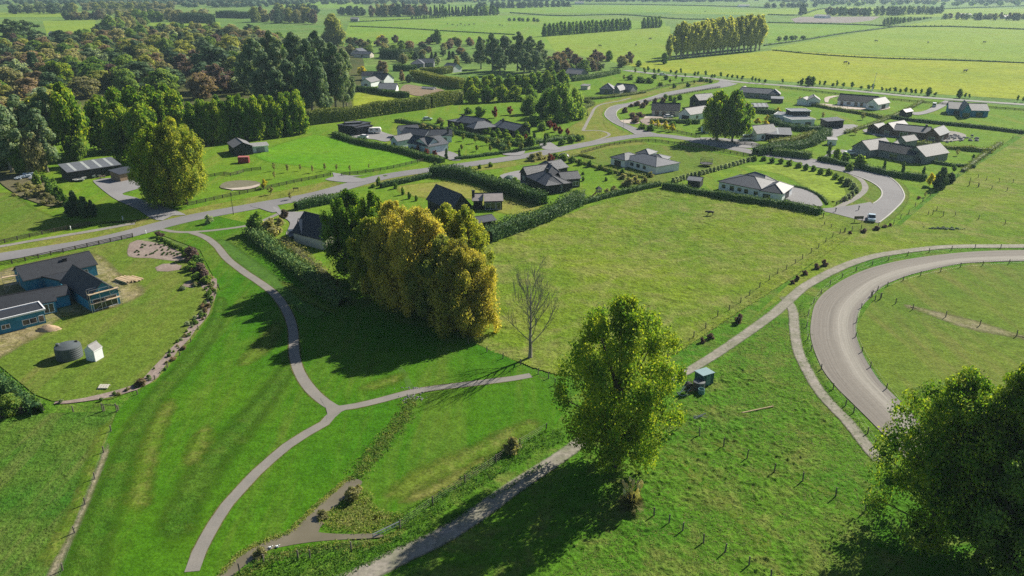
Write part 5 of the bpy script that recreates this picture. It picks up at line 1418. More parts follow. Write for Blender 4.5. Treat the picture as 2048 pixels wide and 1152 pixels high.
# timber stacks
for i, (px_, py_, n, a) in enumerate(((243, 566, 6, -.55), (262, 562, 5, -.5))):
    x, y = G(px_, py_); mb = MB(); rs = random.Random(i)
    for q in range(n):
        for l in range(2 if i == 0 else 1):
            ca, sa = math.cos(a), math.sin(a)
            mb.box(x - x + q * .38 * -sa + rs.uniform(-.2, .2), q * .38 * ca, .08 + l * .26, 4.2 + rs.uniform(-.5, .3), .3, .24, a + rs.uniform(-.04, .04))
    o = mb.build("timber_stack", TIMB, loc=(x, y, .12)); tag(o, ["double layered stack of pale planks beside the unfinished house", "loose row of pale planks right of the plank stack"][i], "timber stack")
x, y = G(208, 776); mb = MB()
for k in range(4): mb.box(-.6 + k * .4, 0, .12, .3, 1.3, .12, .2)
for k in range(2): mb.box(0, -.5 + k, 0, 1.5, .12, .12, .2)
tag(mb.build("pallet", paint("pallet_wood", (.42, .40, .34)), loc=(x, y, .12)), "small pale pallet lying on the building site lawn", "pallet")
rng = np.random.default_rng(5)
def heap(px, py, r, h, m, name, label, cat):
    x, y = G(px, py); mb = MB(); n, k = 22, 7
    for j in range(k + 1):
        rr = r * (1 - j / k); 
        for i in range(n):
            th = 2 * math.pi * i / n; q = rr * (0.85 + .3 * rng.random())
            mb.v.append((q * math.cos(th) * 1.3, q * math.sin(th) * .8, (h * (1 - (rr / r) ** 1.5) + (rng.random() * .12 if j else 0))))
    for j in range(k):
        for i in range(n):
            i2 = (i + 1) % n; mb.f.append((j * n + i, j * n + i2, (j + 1) * n + i2, (j + 1) * n + i)); mb.uv.append(None); mb.mi.append(0)
    return tag(mb.build(name, m, loc=(x, y, .1), smooth=True), label, cat)
heap(97, 660, 1.7, .9, TIMB if False else rough_mat("sand", (.42, .31, .20), var=.2, scale=2, bump=.6, dist=.05), "sand_heap", "small heap of sandy soil beside the blue wrapped wall", "soil heap")
# scaffolding
def scaffold(px0, px1, h, d, label, lv=2):
    a = np.array(G(*px0)); b = np.array(G(*px1)); L = np.linalg.norm(b - a); u = (b - a) / L; v = np.array((-u[1], u[0]))
    e = empty("scaffold", (a[0], a[1], 0), label=label, cat="scaffolding")
    n = max(2, int(L / 1.8) + 1)
    for i in range(n):
        for s in (0, d):
            p = u * (L * i / (n - 1)) + v * s; m = MB(); m.tube([(p[0], p[1], 0), (p[0], p[1], h)], .035, 5); m.build("standard", METAL, e)
    for k in range(1, lv + 1):
        z = h * k / (lv + .4)
        for s in (0, d):
            for zz in (z, z + .9):
                m = MB(); m.tube([(*(v * s), zz), (*(u * L + v * s), zz)], .03, 5); m.build("ledger", METAL, e)
        o = v * .1; m = MB(); m.obox((o[0], o[1], z - .1), (*(u * L), 0), (*(v * (d - .2)), 0), (0, 0, .06)); m.build("plank", TIMB, e)
    m = MB(); m.tube([(0, 0, .1), (*(u * L), h * .9)], .03, 5); m.build("brace", METAL, e)
scaffold((186, 628), (246, 611), 4.6, 1.1, "metal scaffold in front of the open gable of the unfinished house")
scaffold((12, 588), (44, 582), 4.2, 1.1, "metal scaffold at the far left end of the unfinished house")
# irrigation / pump station
GREENP = paint("green_metal", (0.10, 0.22, 0.23), rough=.5)
x, y = G(1407, 768)
e = empty("pump_shelter", (x, y, 0), .5, label="blue green metal box shelter beside the farm track", cat="pump shelter")
m = MB(); m.box(0, 0, .15, 2.3, 1.9, 2.0); m.build("cabinet", W_green, e)
m = MB(); m.box(0, 0, 2.15, 2.5, 2.1, .1); m.build("roof", paint("teal_lid", (.17, .27, .29)), e)
for sx in (-1, 1):
    m = MB(); m.box(sx * .9, 0, 0, .15, 2.0, .15); m.build("skid", RAIL, e)
m = MB(); m.box(-.0, -.97, .3, .9, .05, 1.7); dd = m.build("door", GREENP, e); m = MB(); m.box(.35, -1.01, 1.1, .05, .05, .2); m.build("handle", METAL, dd)
x, y = G(1397, 778)
e = empty("steel_tank", (x, y, 0), label="low dark round tank in front of the blue green shelter", cat="tank")
m = MB(); m.rings([(.95, 0), (.95, 1.35), (.9, 1.4), (.05, 1.5)], 28); m.build("body", TANK, e)
m = MB(); m.rings([(.2, 1.4), (.2, 1.55), (.02, 1.57)], 12, (.3, 0, 0)); m.build("hatch", TRIM_D, e)
x, y = G(1402, 789)
e = empty("water_drum", (x, y, 0), label="small open teal drum in front of the round tank", cat="drum")
m = MB(); m.rings([(.5, 0), (.52, .5), (.5, 1.0), (.44, 1.0), (.42, .5)], 20); m.build("body", GREENP, e)
x, y = G(1376, 786)
RUST = paint("rusty_steel", (.10, .06, .045), rough=.9)
e = empty("hose_reel", (x, y, 0), .35, label="rusty hose reel with angled steel frame left of the round tank", cat="hose reel")
m = MB()
for s in (-.45, .45):
    pts = [(math.cos(a) * .85, s, 1.35 + math.sin(a) * .85) for a in np.linspace(0, 2 * math.pi, 21)]; m.tube(pts, .05, 5, cap=False)
for a in np.linspace(0, math.pi, 5)[:-1]:
    for s in (-.45, .45): m.tube([(math.cos(a) * .85, s, 1.35 + math.sin(a) * .85), (-math.cos(a) * .85, s, 1.35 - math.sin(a) * .85)], .03, 4)
m.build("wheel", RUST, e)
m = MB(); m.tube([(0, -.42, 1.35), (0, .42, 1.35)], .55, 14); m.build("hose", TRIM_D, e)
m = MB()
for s in (-.6, .6):
    m.tube([(-.9, s, 0), (0, s, 1.35), (.9, s, 0)], .05, 5); m.tube([(-1.6, s, .1), (1.0, s, .1)], .05, 5)
m.tube([(-1.6, -.6, .1), (-1.6, .6, .1)], .05, 5); m.tube([(-1.5, 0, .1), (-.6, 0, 2.1)], .05, 5); m.tube([(0, -.62, 1.35), (0, .62, 1.35)], .05, 6)
m.build("frame", METAL, e)
m = MB(); m.tube([(-1.9, -.3, .2), (-.4, -.3, 1.9)], .06, 6); m.build("pipe", TRIM_W, e)
# log, junk on the pasture
x, y = G(1484, 828); x2, y2 = G(1546, 815); m = MB(); m.tube([(0, 0, .12), (x2 - x, y2 - y, .12)], .1, 7)
tag(m.build("timber_pole", TIMB, loc=(x, y, .1)), "long pale pole lying in the rough pasture", "pole")
x, y = G(1386, 838); m = MB()
for a, b, c, d in ((0, 0, 2, .6), (.2, .5, 1.9, -.5), (.1, -.4, 1.4, .1)): m.tube([(a, b, .15), (c, d, .5)], .07, 5)
tag(m.build("scrap_frame", METAL, loc=(x, y, .1)), "low scrap frame lying by the fence near the central poplar", "scrap")
# container
x, y = G(487, 327)
REDM = cladding("red_steel", (0.26, 0.045, 0.045), vertical=True, pitch=4)
e = empty("shipping_container", (x, y, 0), .12, label="small red shipping container beside the barn", cat="container")
m = MB(); m.box(0, 1.2, 0, 3.6, 2.4, 2.2); m.build("body", REDM, e)
m = MB(); m.box(0, 1.2, 2.2, 3.66, 2.46, .06); m.build("roof", paint("faded_red", (.36, .12, .11)), e)
for s in (-1, 1):
    m = MB(); m.box(1.83, 1.2 + s * .57, .1, .05, 1.1, 2.0); dd = m.build("door", REDM, e); m = MB(); m.tube([(1.88, 1.2 + s * .2, .2), (1.88, 1.2 + s * .2, 2.0)], .025, 5); m.build("bar", METAL, dd)
# vehicles
TYRE = paint("tyre", (.02, .02, .02), rough=.9); RED_L = paint("tail_lamp", (.5, .02, .02)); LAMP_W = paint("head_lamp", (.8, .8, .78), rough=.15)
def car(px, py, rz, col, label, kind='car', name="parked_car", L=4.5, Wd=1.8, cat="car"):
    x, y = G(px, py); e = empty(name, (x, y, .17), rz, label=label, cat=cat)
    body = paint("car_paint_%s" % "_".join("%.2f" % c for c in col), col, rough=.25, spec=.6)
    h0, h1 = .32, .92
    if kind == 'ute': L = 5.2; Wd = 1.9; roofz = 1.72; cab = [(-.2, h1), (.25, roofz - .05), (1.25, roofz), (1.9, h1 + .12)]; top = 1.05; h1 = 1.0; cab = [(-.35, h1), (-.15, roofz), (1.05, roofz), (1.55, h1 + .05)]
    elif kind == 'van': roofz = 1.95; cab = [(-2.0, h1), (-1.95, roofz), (1.3, roofz), (1.95, h1)]
    else: roofz = 1.45; cab = [(-2.0, h1 + .02), (-1.3, roofz - .03), (.35, roofz), (1.2, h1)]
    prof = [(-L / 2, h0), (-L / 2 - .02, .7), (-L / 2 + .08, h1), (cab[0][0], h1 + .01), (cab[3][0], h1 + .01), (L / 2 - .15, h1 - .1), (L / 2, .65), (L / 2 - .03, h0)]
    m = MB(); w = Wd / 2
    Lp = [(a, -w * (.96 if i in (1, 2, 5, 6) else 1), b) for i, (a, b) in enumerate(prof)]; Rp = [(a, -yy, b) for a, yy, b in Lp]
    m.face(Lp); m.face(Rp[::-1])
    for i in range(len(prof)):
        j = (i + 1) % len(prof); m.face([Lp[j], Lp[i], Rp[i], Rp[j]])
    m.build("body", body, e)
    m = MB(); wi = w * .84; wb = w * .95
    q0 = [(cab[0][0], wb, cab[0][1]), (cab[1][0], wi, cab[1][1]), (cab[2][0], wi, cab[2][1]), (cab[3][0], wb, cab[3][1])]
    q1 = [(a, -b, c) for a, b, c in q0]
    m.face(q0); m.face(q1[::-1])
    for i in range(3): m.face([q0[i + 1], q0[i], q1[i], q1[i + 1]])
    m.build("windows", GLASS, e)
    m = MB(); m.box((cab[1][0] + cab[2][0]) / 2, 0, roofz - .01, cab[2][0] - cab[1][0] + .08, 2 * wi + .04, .05)
    for s in (-1, 1):
        m.tube([(cab[2][0], s * wi, roofz), (cab[3][0], s * wb, cab[3][1])], .035, 4); m.tube([(cab[1][0], s * wi, roofz), (cab[0][0], s * wb, cab[0][1])], .05, 4)
    m.build("cabin_roof", body, e)
    if kind == 'ute':
        m = MB(); m.box(-L / 2 + 1.05, 0, h1 + .012, 1.9, Wd * .85, .01); m.build("tray", TRIM_D, e)
    for sx in (-1, 1):
        for sy in (-1, 1):
            m = MB(); m.tube([(sx * L * .31, sy * (w - .2), .33), (sx * L * .31, sy * (w + .02), .33)], .34, 16); wo = m.build("wheel", TYRE, e)
            m = MB(); m.tube([(sx * L * .31, sy * (w + .02), .33), (sx * L * .31, sy * (w + .035), .33)], .2, 10); m.build("rim", METAL, wo)
        m = MB(); m.box(L / 2 - .04, sx * w * .72, .62, .1, .36, .16); m.build("headlight", LAMP_W, e)
        m = MB(); m.box(-L / 2, sx * w * .78, .66, .08, .2, .2); m.build("tail_light", RED_L, e)
    return e
car(1742, 441, math.radians(-112), (.42, .52, .60), "pale blue ute parked at the end of the close", 'ute', "parked_ute", cat="ute")
car(1700, 309, math.radians(170), (.78, .78, .78), "white car parked by the long black house with pale gables")
car(726, 277, math.radians(160), (.78, .78, .78), "white car parked in front of the black angular house")
car(815, 291, math.radians(-120), (.7, .72, .74), "pale car parked under the porch of the pale blue house")
car(584, 474, math.radians(-70), (.03, .035, .04), "black car parked beside the grey and black gabled house")
car(1868, 214, math.radians(60), (.75, .75, .75), "white truck parked on the drive by the blue wrapped house", 'van', "parked_van", cat="van")
car(1337, 236, math.radians(10), (.72, .73, .75), "silver car parked in front of the cream house")
car(1492, 280, math.radians(15), (.80, .80, .80), "white van parked beside the white house near the poplar pair", 'van', "parked_van", cat="van")
car(1325, 151, math.radians(0), (.8, .8, .8), "tiny white car on the far road by the bushes")
car(855, 241, math.radians(5), (.5, .62, .58), "pale green car behind the hedge of the long black house")
# caravan
x, y = G(750, 267); e = empty("caravan", (x, y, .18), .1, label="white caravan parked beside the black angular house", cat="caravan")
m = MB(); pr = [(-2.6, .5), (-2.65, 1.6), (-2.2, 2.4), (2.2, 2.4), (2.65, 1.7), (2.6, .5)]
A = [(a, -1.1, b) for a, b in pr]; Bq = [(a, 1.1, b) for a, b in pr]; m.face(A); m.face(Bq[::-1])
for i in range(6): j = (i + 1) % 6; m.face([A[j], A[i], Bq[i], Bq[j]])
m.build("body", paint("caravan_white", (.75, .72, .68)), e)
for xx in (-1.4, .9): m = MB(); m.box(xx, -1.11, 1.3, 1.1, .04, .6); m.build("window", GLASS, e)
for s in (-1, 1): m = MB(); m.tube([(0, s * .95, .33), (0, s * 1.1, .33)], .33, 14); m.build("wheel", TYRE, e)
# tractor and clutter at the farm shed
x, y = G(222, 348); e = empty("tractor", (x, y, .18), -1.2, label="grey tractor parked at the open bay of the long farm shed", cat="tractor")
TG = paint("tractor_grey", (.30, .42, .44))
m = MB(); m.box(.9, 0, .7, 1.8, .8, .8); m.box(1.85, 0, .8, .15, .6, .6); m.build("bonnet", TG, e)
m = MB(); m.box(-.5, 0, .8, 1.4, 1.3, .5); m.build("chassis", TG, e)
m = MB(); m.box(-.5, 0, 1.3, 1.3, 1.2, 1.1); c_ = m.build("cab", GLASS, e); m = MB(); m.box(-.5, 0, 2.4, 1.5, 1.4, .12); m.build("cab_roof", TRIM_W, c_)
for sx, r_ in ((-.7, .8), (1.4, .5)):
    for s in (-1, 1): m = MB(); m.tube([(sx, s * .65, r_), (sx, s * 1.0, r_)], r_, 18); wo = m.build("wheel", TYRE, e); m = MB(); m.tube([(sx, s * 1.0, r_), (sx, s * 1.03, r_)], r_ * .5, 12); m.build("rim", TRIM_W, wo)
for i, (px_, py_, w_, l_, h_, c_) in enumerate(((160, 362, 4.5, 2, .5, (.35, .36, .34)), (186, 356, 2.4, 1.4, .9, (.5, .5, .48)), (196, 354, 2.6, 1.6, .7, (.42, .40, .36)), (205, 357, 1.2, 1.2, .5, (.25, .2, .15)), (55, 356, 4, 2, 1.2, (.45, .52, .58)), (38, 360, 3, 1.2, .6, (.4, .45, .5)), (66, 360, 2, 1.2, .7, (.55, .55, .55)))):
    x, y = G(px_, py_); m = MB(); m.box(0, 0, .35, l_ * 1.4, w_ * .6, .12, .4); 
    for q in range(4): m.box((q % 2 - .5) * l_, (q // 2 - .5) * w_ * .4, .47, l_ * .7, w_ * .22, h_ * (.4 + .15 * q), .4 + q * .1)
    for q in (-1, 1): m.box(q * l_ * .5, 0, 0, .15, w_ * .5, .35, .4)
    tag(m.build("farm_trailer" if w_ > 2.5 else "crate", paint("clutter%d" % i, c_), loc=(x, y, .15)),
        ["long flat trailer on the grass left of the tractor", "pale loaded pallet under the long farm shed eave, left one", "pale loaded pallet under the long farm shed eave, right one", "brown crate on the gravel by the tractor", "pale blue loaded trailer beyond the shrub border at the far left", "low grey implement left of the pale blue trailer", "white crate right of the pale blue trailer"][i], "trailer" if w_ > 2.5 else "crate")
# cow
def quadruped(px, py, rz, mat, label, s=1.0, name="cow", group=None):
    x, y = G(px, py)
    me = bpy.data.meshes.new(name); V = []; E = []; R = []
    def ch(pts, parent=None):
        last = parent
        for p, r in pts:
            V.append(p); R.append(r); i = len(V) - 1
            if last is not None: E.append((last, i))
            last = i
        return last
    hip = ch([((-.75, 0, 1.12), (.30, .28))])
    mid = ch([((-.3, 0, 1.05), (.36, .36)), ((.2, 0, 1.03), (.38, .36))], hip)
    sh = ch([((.62, 0, 1.10), (.30, .33))], mid)
    nk = ch([((.98, 0, 1.18), (.18, .22)), ((1.22, 0, 1.15), (.14, .17)), ((1.42, 0, 1.0), (.11, .12)), ((1.56, 0, .9), (.09, .09))], sh)
    ch([((-1.0, 0, 1.15), (.06, .06)), ((-1.08, 0, .8), (.03, .03)), ((-1.08, 0, .5), (.045, .045))], hip)
    for s_ in (-1, 1):
        ch([((-.72, s_ * .2, .85), (.17, .19)), ((-.62, s_ * .22, .62), (.10, .11)), ((-.78, s_ * .22, .42), (.07, .07)), ((-.74 + .12 * s_, s_ * .22, .06), (.07, .07))], hip)
        ch([((.6, s_ * .2, .8), (.14, .15)), ((.62 + .1 * s_, s_ * .2, .45), (.075, .075)), ((.62 + .16 * s_, s_ * .2, .06), (.07, .07))], sh)
        ch([((1.2, s_ * .22, 1.27), (.04, .07))], nk - 2)
    me.from_pydata([tuple(c * s for c in v) for v in V], E, []); me.update()
    o = bpy.data.objects.new(name, me); COL.objects.link(o); o.location = (x, y, .16); o.rotation_euler = (0, 0, rz)
    mo = o.modifiers.new("skin", 'SKIN'); sm = o.modifiers.new("sub", 'SUBSURF'); sm.levels = sm.render_levels = 1
    for i, r in enumerate(R): me.skin_vertices[0].data[i].radius = (r[0] * s, r[1] * s)
    me.skin_vertices[0].data[0].use_root = True
    me.materials.append(mat); return tag(o, label, "cow", group)
COWB = paint("cow_black", (.012, .011, .012), rough=.7)
quadruped(1420, 432, math.radians(178), COWB, "black cow walking across the big paddock")
cowm = [(1690, 128), (1697, 130), (1752, 84), (1856, 87), (1968, 87), (1930, 145), (1272, 92), (1200, 94), (1500, 38), (1410, 24), (905, 51), (915, 52), (922, 50), (930, 52), (938, 51), (948, 50), (895, 49), (1000, 52), (1005, 53), (1300, 80)]
c0 = None
for i, (a, b) in enumerate(cowm):
    if c0 is None:
        c0 = quadruped(a, b, .3, COWB, "dark cattle dot on the far fields", 1.5, "cow", "cattle grazing the far fields")
    else:
        o = c0.copy(); COL.objects.link(o); x, y = G(a, b); o.location = (x, y, .16); o.rotation_euler = (0, 0, i * 1.3)
# trampolines
def tramp(px, py, label, r=2.1, net=True):
    x, y = G(px, py); e = empty("trampoline", (x, y, .1), label=label, cat="trampoline")
    m = MB(); pts = [(math.cos(a) * r, math.sin(a) * r, .85) for a in np.linspace(0, 2 * math.pi, 29)]; m.tube(pts, .12, 6, cap=False); m.build("rim", TRIM_D, e)
    m = MB(); m.rings([(r, .84), (.02, .84)], 28); m.build("bed", paint("tramp_bed", (.05, .05, .055)), e)
    for k in range(8):
        a = k * math.pi / 4; m = MB(); m.tube([(math.cos(a) * r, math.sin(a) * r, 0), (math.cos(a) * r, math.sin(a) * r, .85 if not net else 2.5)], .035, 5); m.build("pole", METAL, e)
    if net:
        m = MB(); pts = [(math.cos(a) * r, math.sin(a) * r, 2.5) for a in np.linspace(0, 2 * math.pi, 29)]; m.tube(pts, .03, 4, cap=False)
        for k in range(56):
            a = k * math.pi / 28; m.tube([(math.cos(a) * r, math.sin(a) * r, .9), (math.cos(a + .12) * r, math.sin(a + .12) * r, 2.48)], .014, 3, cap=False)
        m.build("net", TRIM_D, e)
tramp(1412, 332, "netted trampoline on the lawn of the white hipped house")
tramp(1154, 396, "netted trampoline beside the playhouse at the paddock hedge", 2.2)
# playhouse
x, y = G(1197, 392); e = empty("playhouse", (x, y, .1), .3, label="small wooden play tower with a red slide", cat="playhouse")
for sx in (-.6, .6):
    for sy in (-.6, .6): m = MB(); m.box(sx, sy, 0, .12, .12, 2.2); m.build("leg", RAIL, e)
m = MB(); m.box(0, 0, 1.1, 1.4, 1.4, .1); m.box(0, -.68, 1.2, 1.4, .06, .6); m.box(-.68, 0, 1.2, .06, 1.4, .6); m.build("deck", TIMB, e)
m = MB(); m.face([(-.9, -.9, 2.1), (.9, -.9, 2.1), (0, 0, 3.0)]); m.face([(.9, -.9, 2.1), (.9, .9, 2.1), (0, 0, 3.0)]); m.face([(.9, .9, 2.1), (-.9, .9, 2.1), (0, 0, 3.0)]); m.face([(-.9, .9, 2.1), (-.9, -.9, 2.1), (0, 0, 3.0)]); m.face([(-.9, -.9, 2.1), (-.9, .9, 2.1), (.9, .9, 2.1), (.9, -.9, 2.1)]); m.build("roof", TRIM_D, e)
m = MB(); m.obox((-.7, -.3, 1.15), (-2.0, -.9, -1.1), (-.2, .45, 0), (0, 0, .07)); m.build("slide", paint("slide_red", (.5, .06, .03)), e)
# domes
for px_, py_, lb, c_ in ((1020, 362, "green netted garden dome behind the shaggy hedge", (.05, .12, .08)), (1128, 316, "dark domed canopy by the road near the red tree", (.05, .05, .06)), (1100, 0, "", None)):
    if c_ is None: continue
    x, y = G(px_, py_); e = empty("garden_dome", (x, y, .1), label=lb, cat="dome")
    m = MB(); m.rings([(2.2 * math.cos(a), 1.7 * math.sin(a)) for a in np.linspace(0, 1.5, 7)], 20); m.build("cover", paint("dome%d" % px_, c_), e)
    m = MB()
    for k in range(4): a = k * math.pi / 4; m.tube([(2.24 * math.cos(t_) * math.cos(a), 2.24 * math.cos(t_) * math.sin(a), 1.75 * math.sin(t_)) for t_ in np.linspace(0, math.pi, 13)], .04, 4)
    m.build("hoop", METAL, e)
# signs, posts, poles, bins
def sign(px, py, w, h, z, rz, col, label, name="notice_board", cat="sign", legs=2):
    x, y = G(px, py); e = empty(name, (x, y, .1), rz, label=label, cat=cat)
    for s in ([-.4, .4] if legs == 2 else [0]): m = MB(); m.box(s * w, 0, 0, .12, .12, z + h); m.build("leg", RAIL, e)
    m = MB(); m.box(0, -.09, z, w, .06, h); m.build("panel", paint("panel%d" % px, col), e)
sign(1716, 445, 2.6, .8, .9, .1, (.13, .10, .085), "wide brown notice board on legs beside the parked ute")
sign(1652, 323, 1.2, 1.2, .8, .1, (.75, .76, .78), "white sale sign on the verge opposite the close entrance", "sale_sign")
sign(592, 383, 1.7, .35, .8, .15, (.05, .045, .04), "low dark two legged board on the road verge", "verge_board")
sign(1031, 306, 1.9, .3, .7, .1, (.05, .05, .05), "low dark board on the verge by the clipped hedge", "verge_board")
for px_, py_, lb in ((467, 430, "street lamp on the near side of the road right of the yellowing poplar"), (1246, 264, "street lamp on the bend of the side road"), (1470, 155, "street lamp at the upper road junction")):
    x, y = G(px_, py_); e = empty("street_lamp", (x, y, .1), label=lb, cat="street lamp"); h = 6.5
    m = MB(); m.tube([(0, 0, 0), (0, 0, h)], [.09, .05], 8); m.build("pole", TRIM_D if px_ < 1000 else METAL, e)
    m = MB(); m.tube([(0, 0, h), (.3, .5, h + .15)], .035, 5); m.build("arm", METAL, e); m = MB(); m.box(.38, .65, h + .1, .2, .5, .1, -.5); m.build("lamp_head", METAL, e)
x, y = G(1743, 184); e = empty("power_pole", (x, y, .1), label="tall thin leaning pole beside the far road", cat="pole")
m = MB(); m.tube([(0, 0, 0), (1.2, 0, 11)], [.16, .09], 8); m.build("pole", TRIM_W, e); m = MB(); m.tube([(.3, 0, 10.2), (1.9, 0, 10.2)], .07, 5); m.build("crossarm", RAIL, e)
for px_, py_, h_, lb in ((142, 461, .9, "white marker post at the left fence below the gravel path"), (246, 441, .9, "white marker post beside the driveway mouth"), (292, 468, .7, "short white marker post at the end of the road fence"), (1717, 421, 1.0, "dark letterbox post on the turning circle island"), (1671, 424, .8, "dark bin at the head of the white house drive"), (1646, 436, 1.1, "gate post at the corner of the paddock hedge"), (316, 438, .5, "dark letterbox at the farm driveway"), (271, 447, .5, "dark stump at the end of the gravel path")):
    x, y = G(px_, py_); m = MB(); wh = h_ in (.9, .7); m.box(0, 0, 0, .16, .16, h_); m.box(0, 0, h_ + .001, .3 if not wh else .2, .3 if not wh else .2, .14 if wh else .25)
    tag(m.build("marker_post" if wh else "letterbox", TRIM_W if wh else TRIM_D, loc=(x, y, .15)), lb, "post" if wh else "letterbox")
for a, b, lb in (((1865, 430), (1886, 433), "timber jump frame of two posts and a rail nearer the race track"), ((1938, 371), (1956, 374), "timber jump frame of two posts and a rail farther up the field"), ((206, 824), (234, 825), "timber gate frame at the corner below the pale pallet"), ((1744, 594), (1760, 600), "timber gate frame at the track infield corner")):
    pa, pb = G(*a), G(*b); m = MB()
    for q in (pa, pb): m.tube([(q[0] - pa[0], q[1] - pa[1], 0), (q[0] - pa[0], q[1] - pa[1], 1.45)], .09, 7)
    m.tube([(0, 0, 1.2), (pb[0] - pa[0], pb[1] - pa[1], 1.2)], .05, 5); tag(m.build("gate_frame", POSTM, loc=(pa[0], pa[1], .08)), lb, "gate frame")
railfence(P("2,838 24,832 54,826 83,820"), "grey timber rail fence piece at the bottom left hedge", sp=2.4, rails=2)
# trough ring, culvert rocks, footbridge rail
def rocks(px, py, n, sx, sy, label, s=.3, name="rock_pile", mat=None, seed=1):
    rg = random.Random(seed); x, y = G(px, py); m = MB()
    for i in range(n):
        a, b = rg.gauss(0, sx), rg.gauss(0, sy); r = s * rg.uniform(.5, 1.3); base = len(m.v)
        m.rings([(r * .7, 0), (r * rg.uniform(.85, 1.1), r * .35), (r * .5, r * rg.uniform(.6, .9)), (.02, r * .85)], 6, (a, b, 0))
        for k in range(base, len(m.v)): v = m.v[k]; m.v[k] = (v[0] + rg.uniform(-.1, .1) * r, v[1] + rg.uniform(-.1, .1) * r, v[2])
    return mesh_obj(name, m.build(name, mat or rough_mat("rock", (.22, .22, .225), var=.3, scale=3, bump=.5), loc=(x, y, .1)).data, loc=(x, y, .1), label=label, kind='stuff') if False else tag(m.build(name, mat or rough_mat("rock", (.22, .22, .225), var=.3, scale=3, bump=.5), loc=(x, y, .1)), label, "rocks", kind='stuff')
rocks(824, 797, 60, .9, .8, "grey rocks round the culvert on the near side of the footpath", .15)
rocks(829, 777, 40, 1.3, .25, "grey rocks along the culvert on the far side of the footpath", .12, seed=2)
rocks(1905, 278, 90, 6, 3.5, "pale rocks of the rock garden beside the brick house", .7, seed=3)
rocks(1885, 458, 50, 2.2, .5, "grey heap of cuttings in the right pasture", .35, mat=FOL["grey"], seed=4)
pa, pb = G(746, 1077), G(800, 1051); m = MB(); m.tube([(0, 0, .5), (pb[0] - pa[0], pb[1] - pa[1], .5)], .06, 6); m.tube([(0, 0, .15), (pb[0] - pa[0], pb[1] - pa[1], .15)], .05, 6)
for k in (0, .5, 1): m.tube([((pb[0] - pa[0]) * k, (pb[1] - pa[1]) * k, 0), ((pb[0] - pa[0]) * k, (pb[1] - pa[1]) * k, .55)], .05, 5)
tag(m.build("culvert_rail", METAL, loc=(pa[0], pa[1], .1)), "pale pipe rail over the end of the creek", "rail")
# white duck-like buoys on the creek -> two white birds
for px_, py_, lb in ((541, 1098, "white duck on the creek, left of two"), (555, 1096, "white duck on the creek, right of two")):
    x, y = G(px_, py_); m = MB(); 
    for t0, r_, zz, xx in ((0, .16, .14, 0),): m.rings([(.02, 0), (.14, .03), (.18, .12), (.12, .2), (.02, .22)], 10)
    m.tube([(.12, 0, .15), (.2, 0, .3), (.27, 0, .34), (.34, 0, .32)], [.06, .05, .055, .015], 7); m.tube([(-.12, 0, .14), (-.26, 0, .2)], [.09, .02], 6)
    o = tag(m.build("duck", TRIM_W, loc=(x, y, .12)), lb, "duck")
# ================================================================ planting
rs = random.Random(12)
ORD = "first second third fourth fifth sixth seventh eighth ninth tenth eleventh twelfth thirteenth fourteenth fifteenth sixteenth seventeenth eighteenth nineteenth twentieth".split()
ORD += ["twenty-" + w for w in ORD[:9]] + ["thirtieth"] + ["thirty-" + w for w in ORD[:9]]
def nth(label, i, n):
    """tell a repeat apart by its place in its line"""
    if n == 1 or n > 39: return label
    w = "leftmost" if i == 0 else "rightmost" if i == n - 1 else ORD[i] + " from the left"
    s_ = label + ", " + w
    if len(s_.split()) > 16: print("LONG", s_)
    return s_
def T(key, name, label, cat, group, pts, jitter=0.12):
    """pts: (x, foot row, top row[, width px])"""
    order = {id(p): i for i, p in enumerate(sorted(pts, key=lambda q: q[0]))}
    for p0 in pts:
        p = tuple(p0) + (None,) * (4 - len(p0))
        tree(key, p[0], p[1], top=p[2], width=p[3], name=name, label=nth(label, order[id(p0)], len(pts)), cat=cat, group=group, rng=rs)
def rowpts(a, b, n, ha, hb, w=None, j=0):
    out = []
    for i in range(n):
        t = i / max(1, n - 1)
        out.append((a[0] + (b[0] - a[0]) * t + rs.uniform(-j, j), a[1] + (b[1] - a[1]) * t, ha + (hb - ha) * t + rs.uniform(-1, 1) * (a[1] - ha) * .06, w))
    return out
TN = dict(round_dark="evergreen_tree", conifer="conifer_tree", round_rust="autumn_tree", round_tan="autumn_tree", round_purple="autumn_tree", round_yellow="autumn_tree", round_macro="cypress_tree")
# golden row
T("rowpoplar", "poplar_tree", "golden poplar in the front line of the long golden row", "poplar", "golden poplar row in the upper right fields", rowpts((1352, 118), (1518, 101), 22, 47, 29, 32, 1.5))
T("rowpoplar", "poplar_tree", "golden poplar in the back line of the long golden row", "poplar", "golden poplar row in the upper right fields", rowpts((1362, 112), (1512, 96), 14, 45, 29, 36, 3))
T("rowpoplar", "poplar_tree", "low branching poplar at the left tip of the golden row", "poplar", None, [(1338, 121, 68, 26)])
T("rowdark", "poplar_tree", "dark green poplar in the clipped looking row across the top fields", "poplar", "dark poplar row in the top fields", rowpts((1090, 73), (1256, 60), 22, 45, 36, 16, .8))
T("rowdark", "poplar_tree", "dark poplar in the short row right of the long row", "poplar", "short dark poplar row in the top fields", rowpts((1287, 57), (1318, 55), 5, 34, 32, 15, .8))
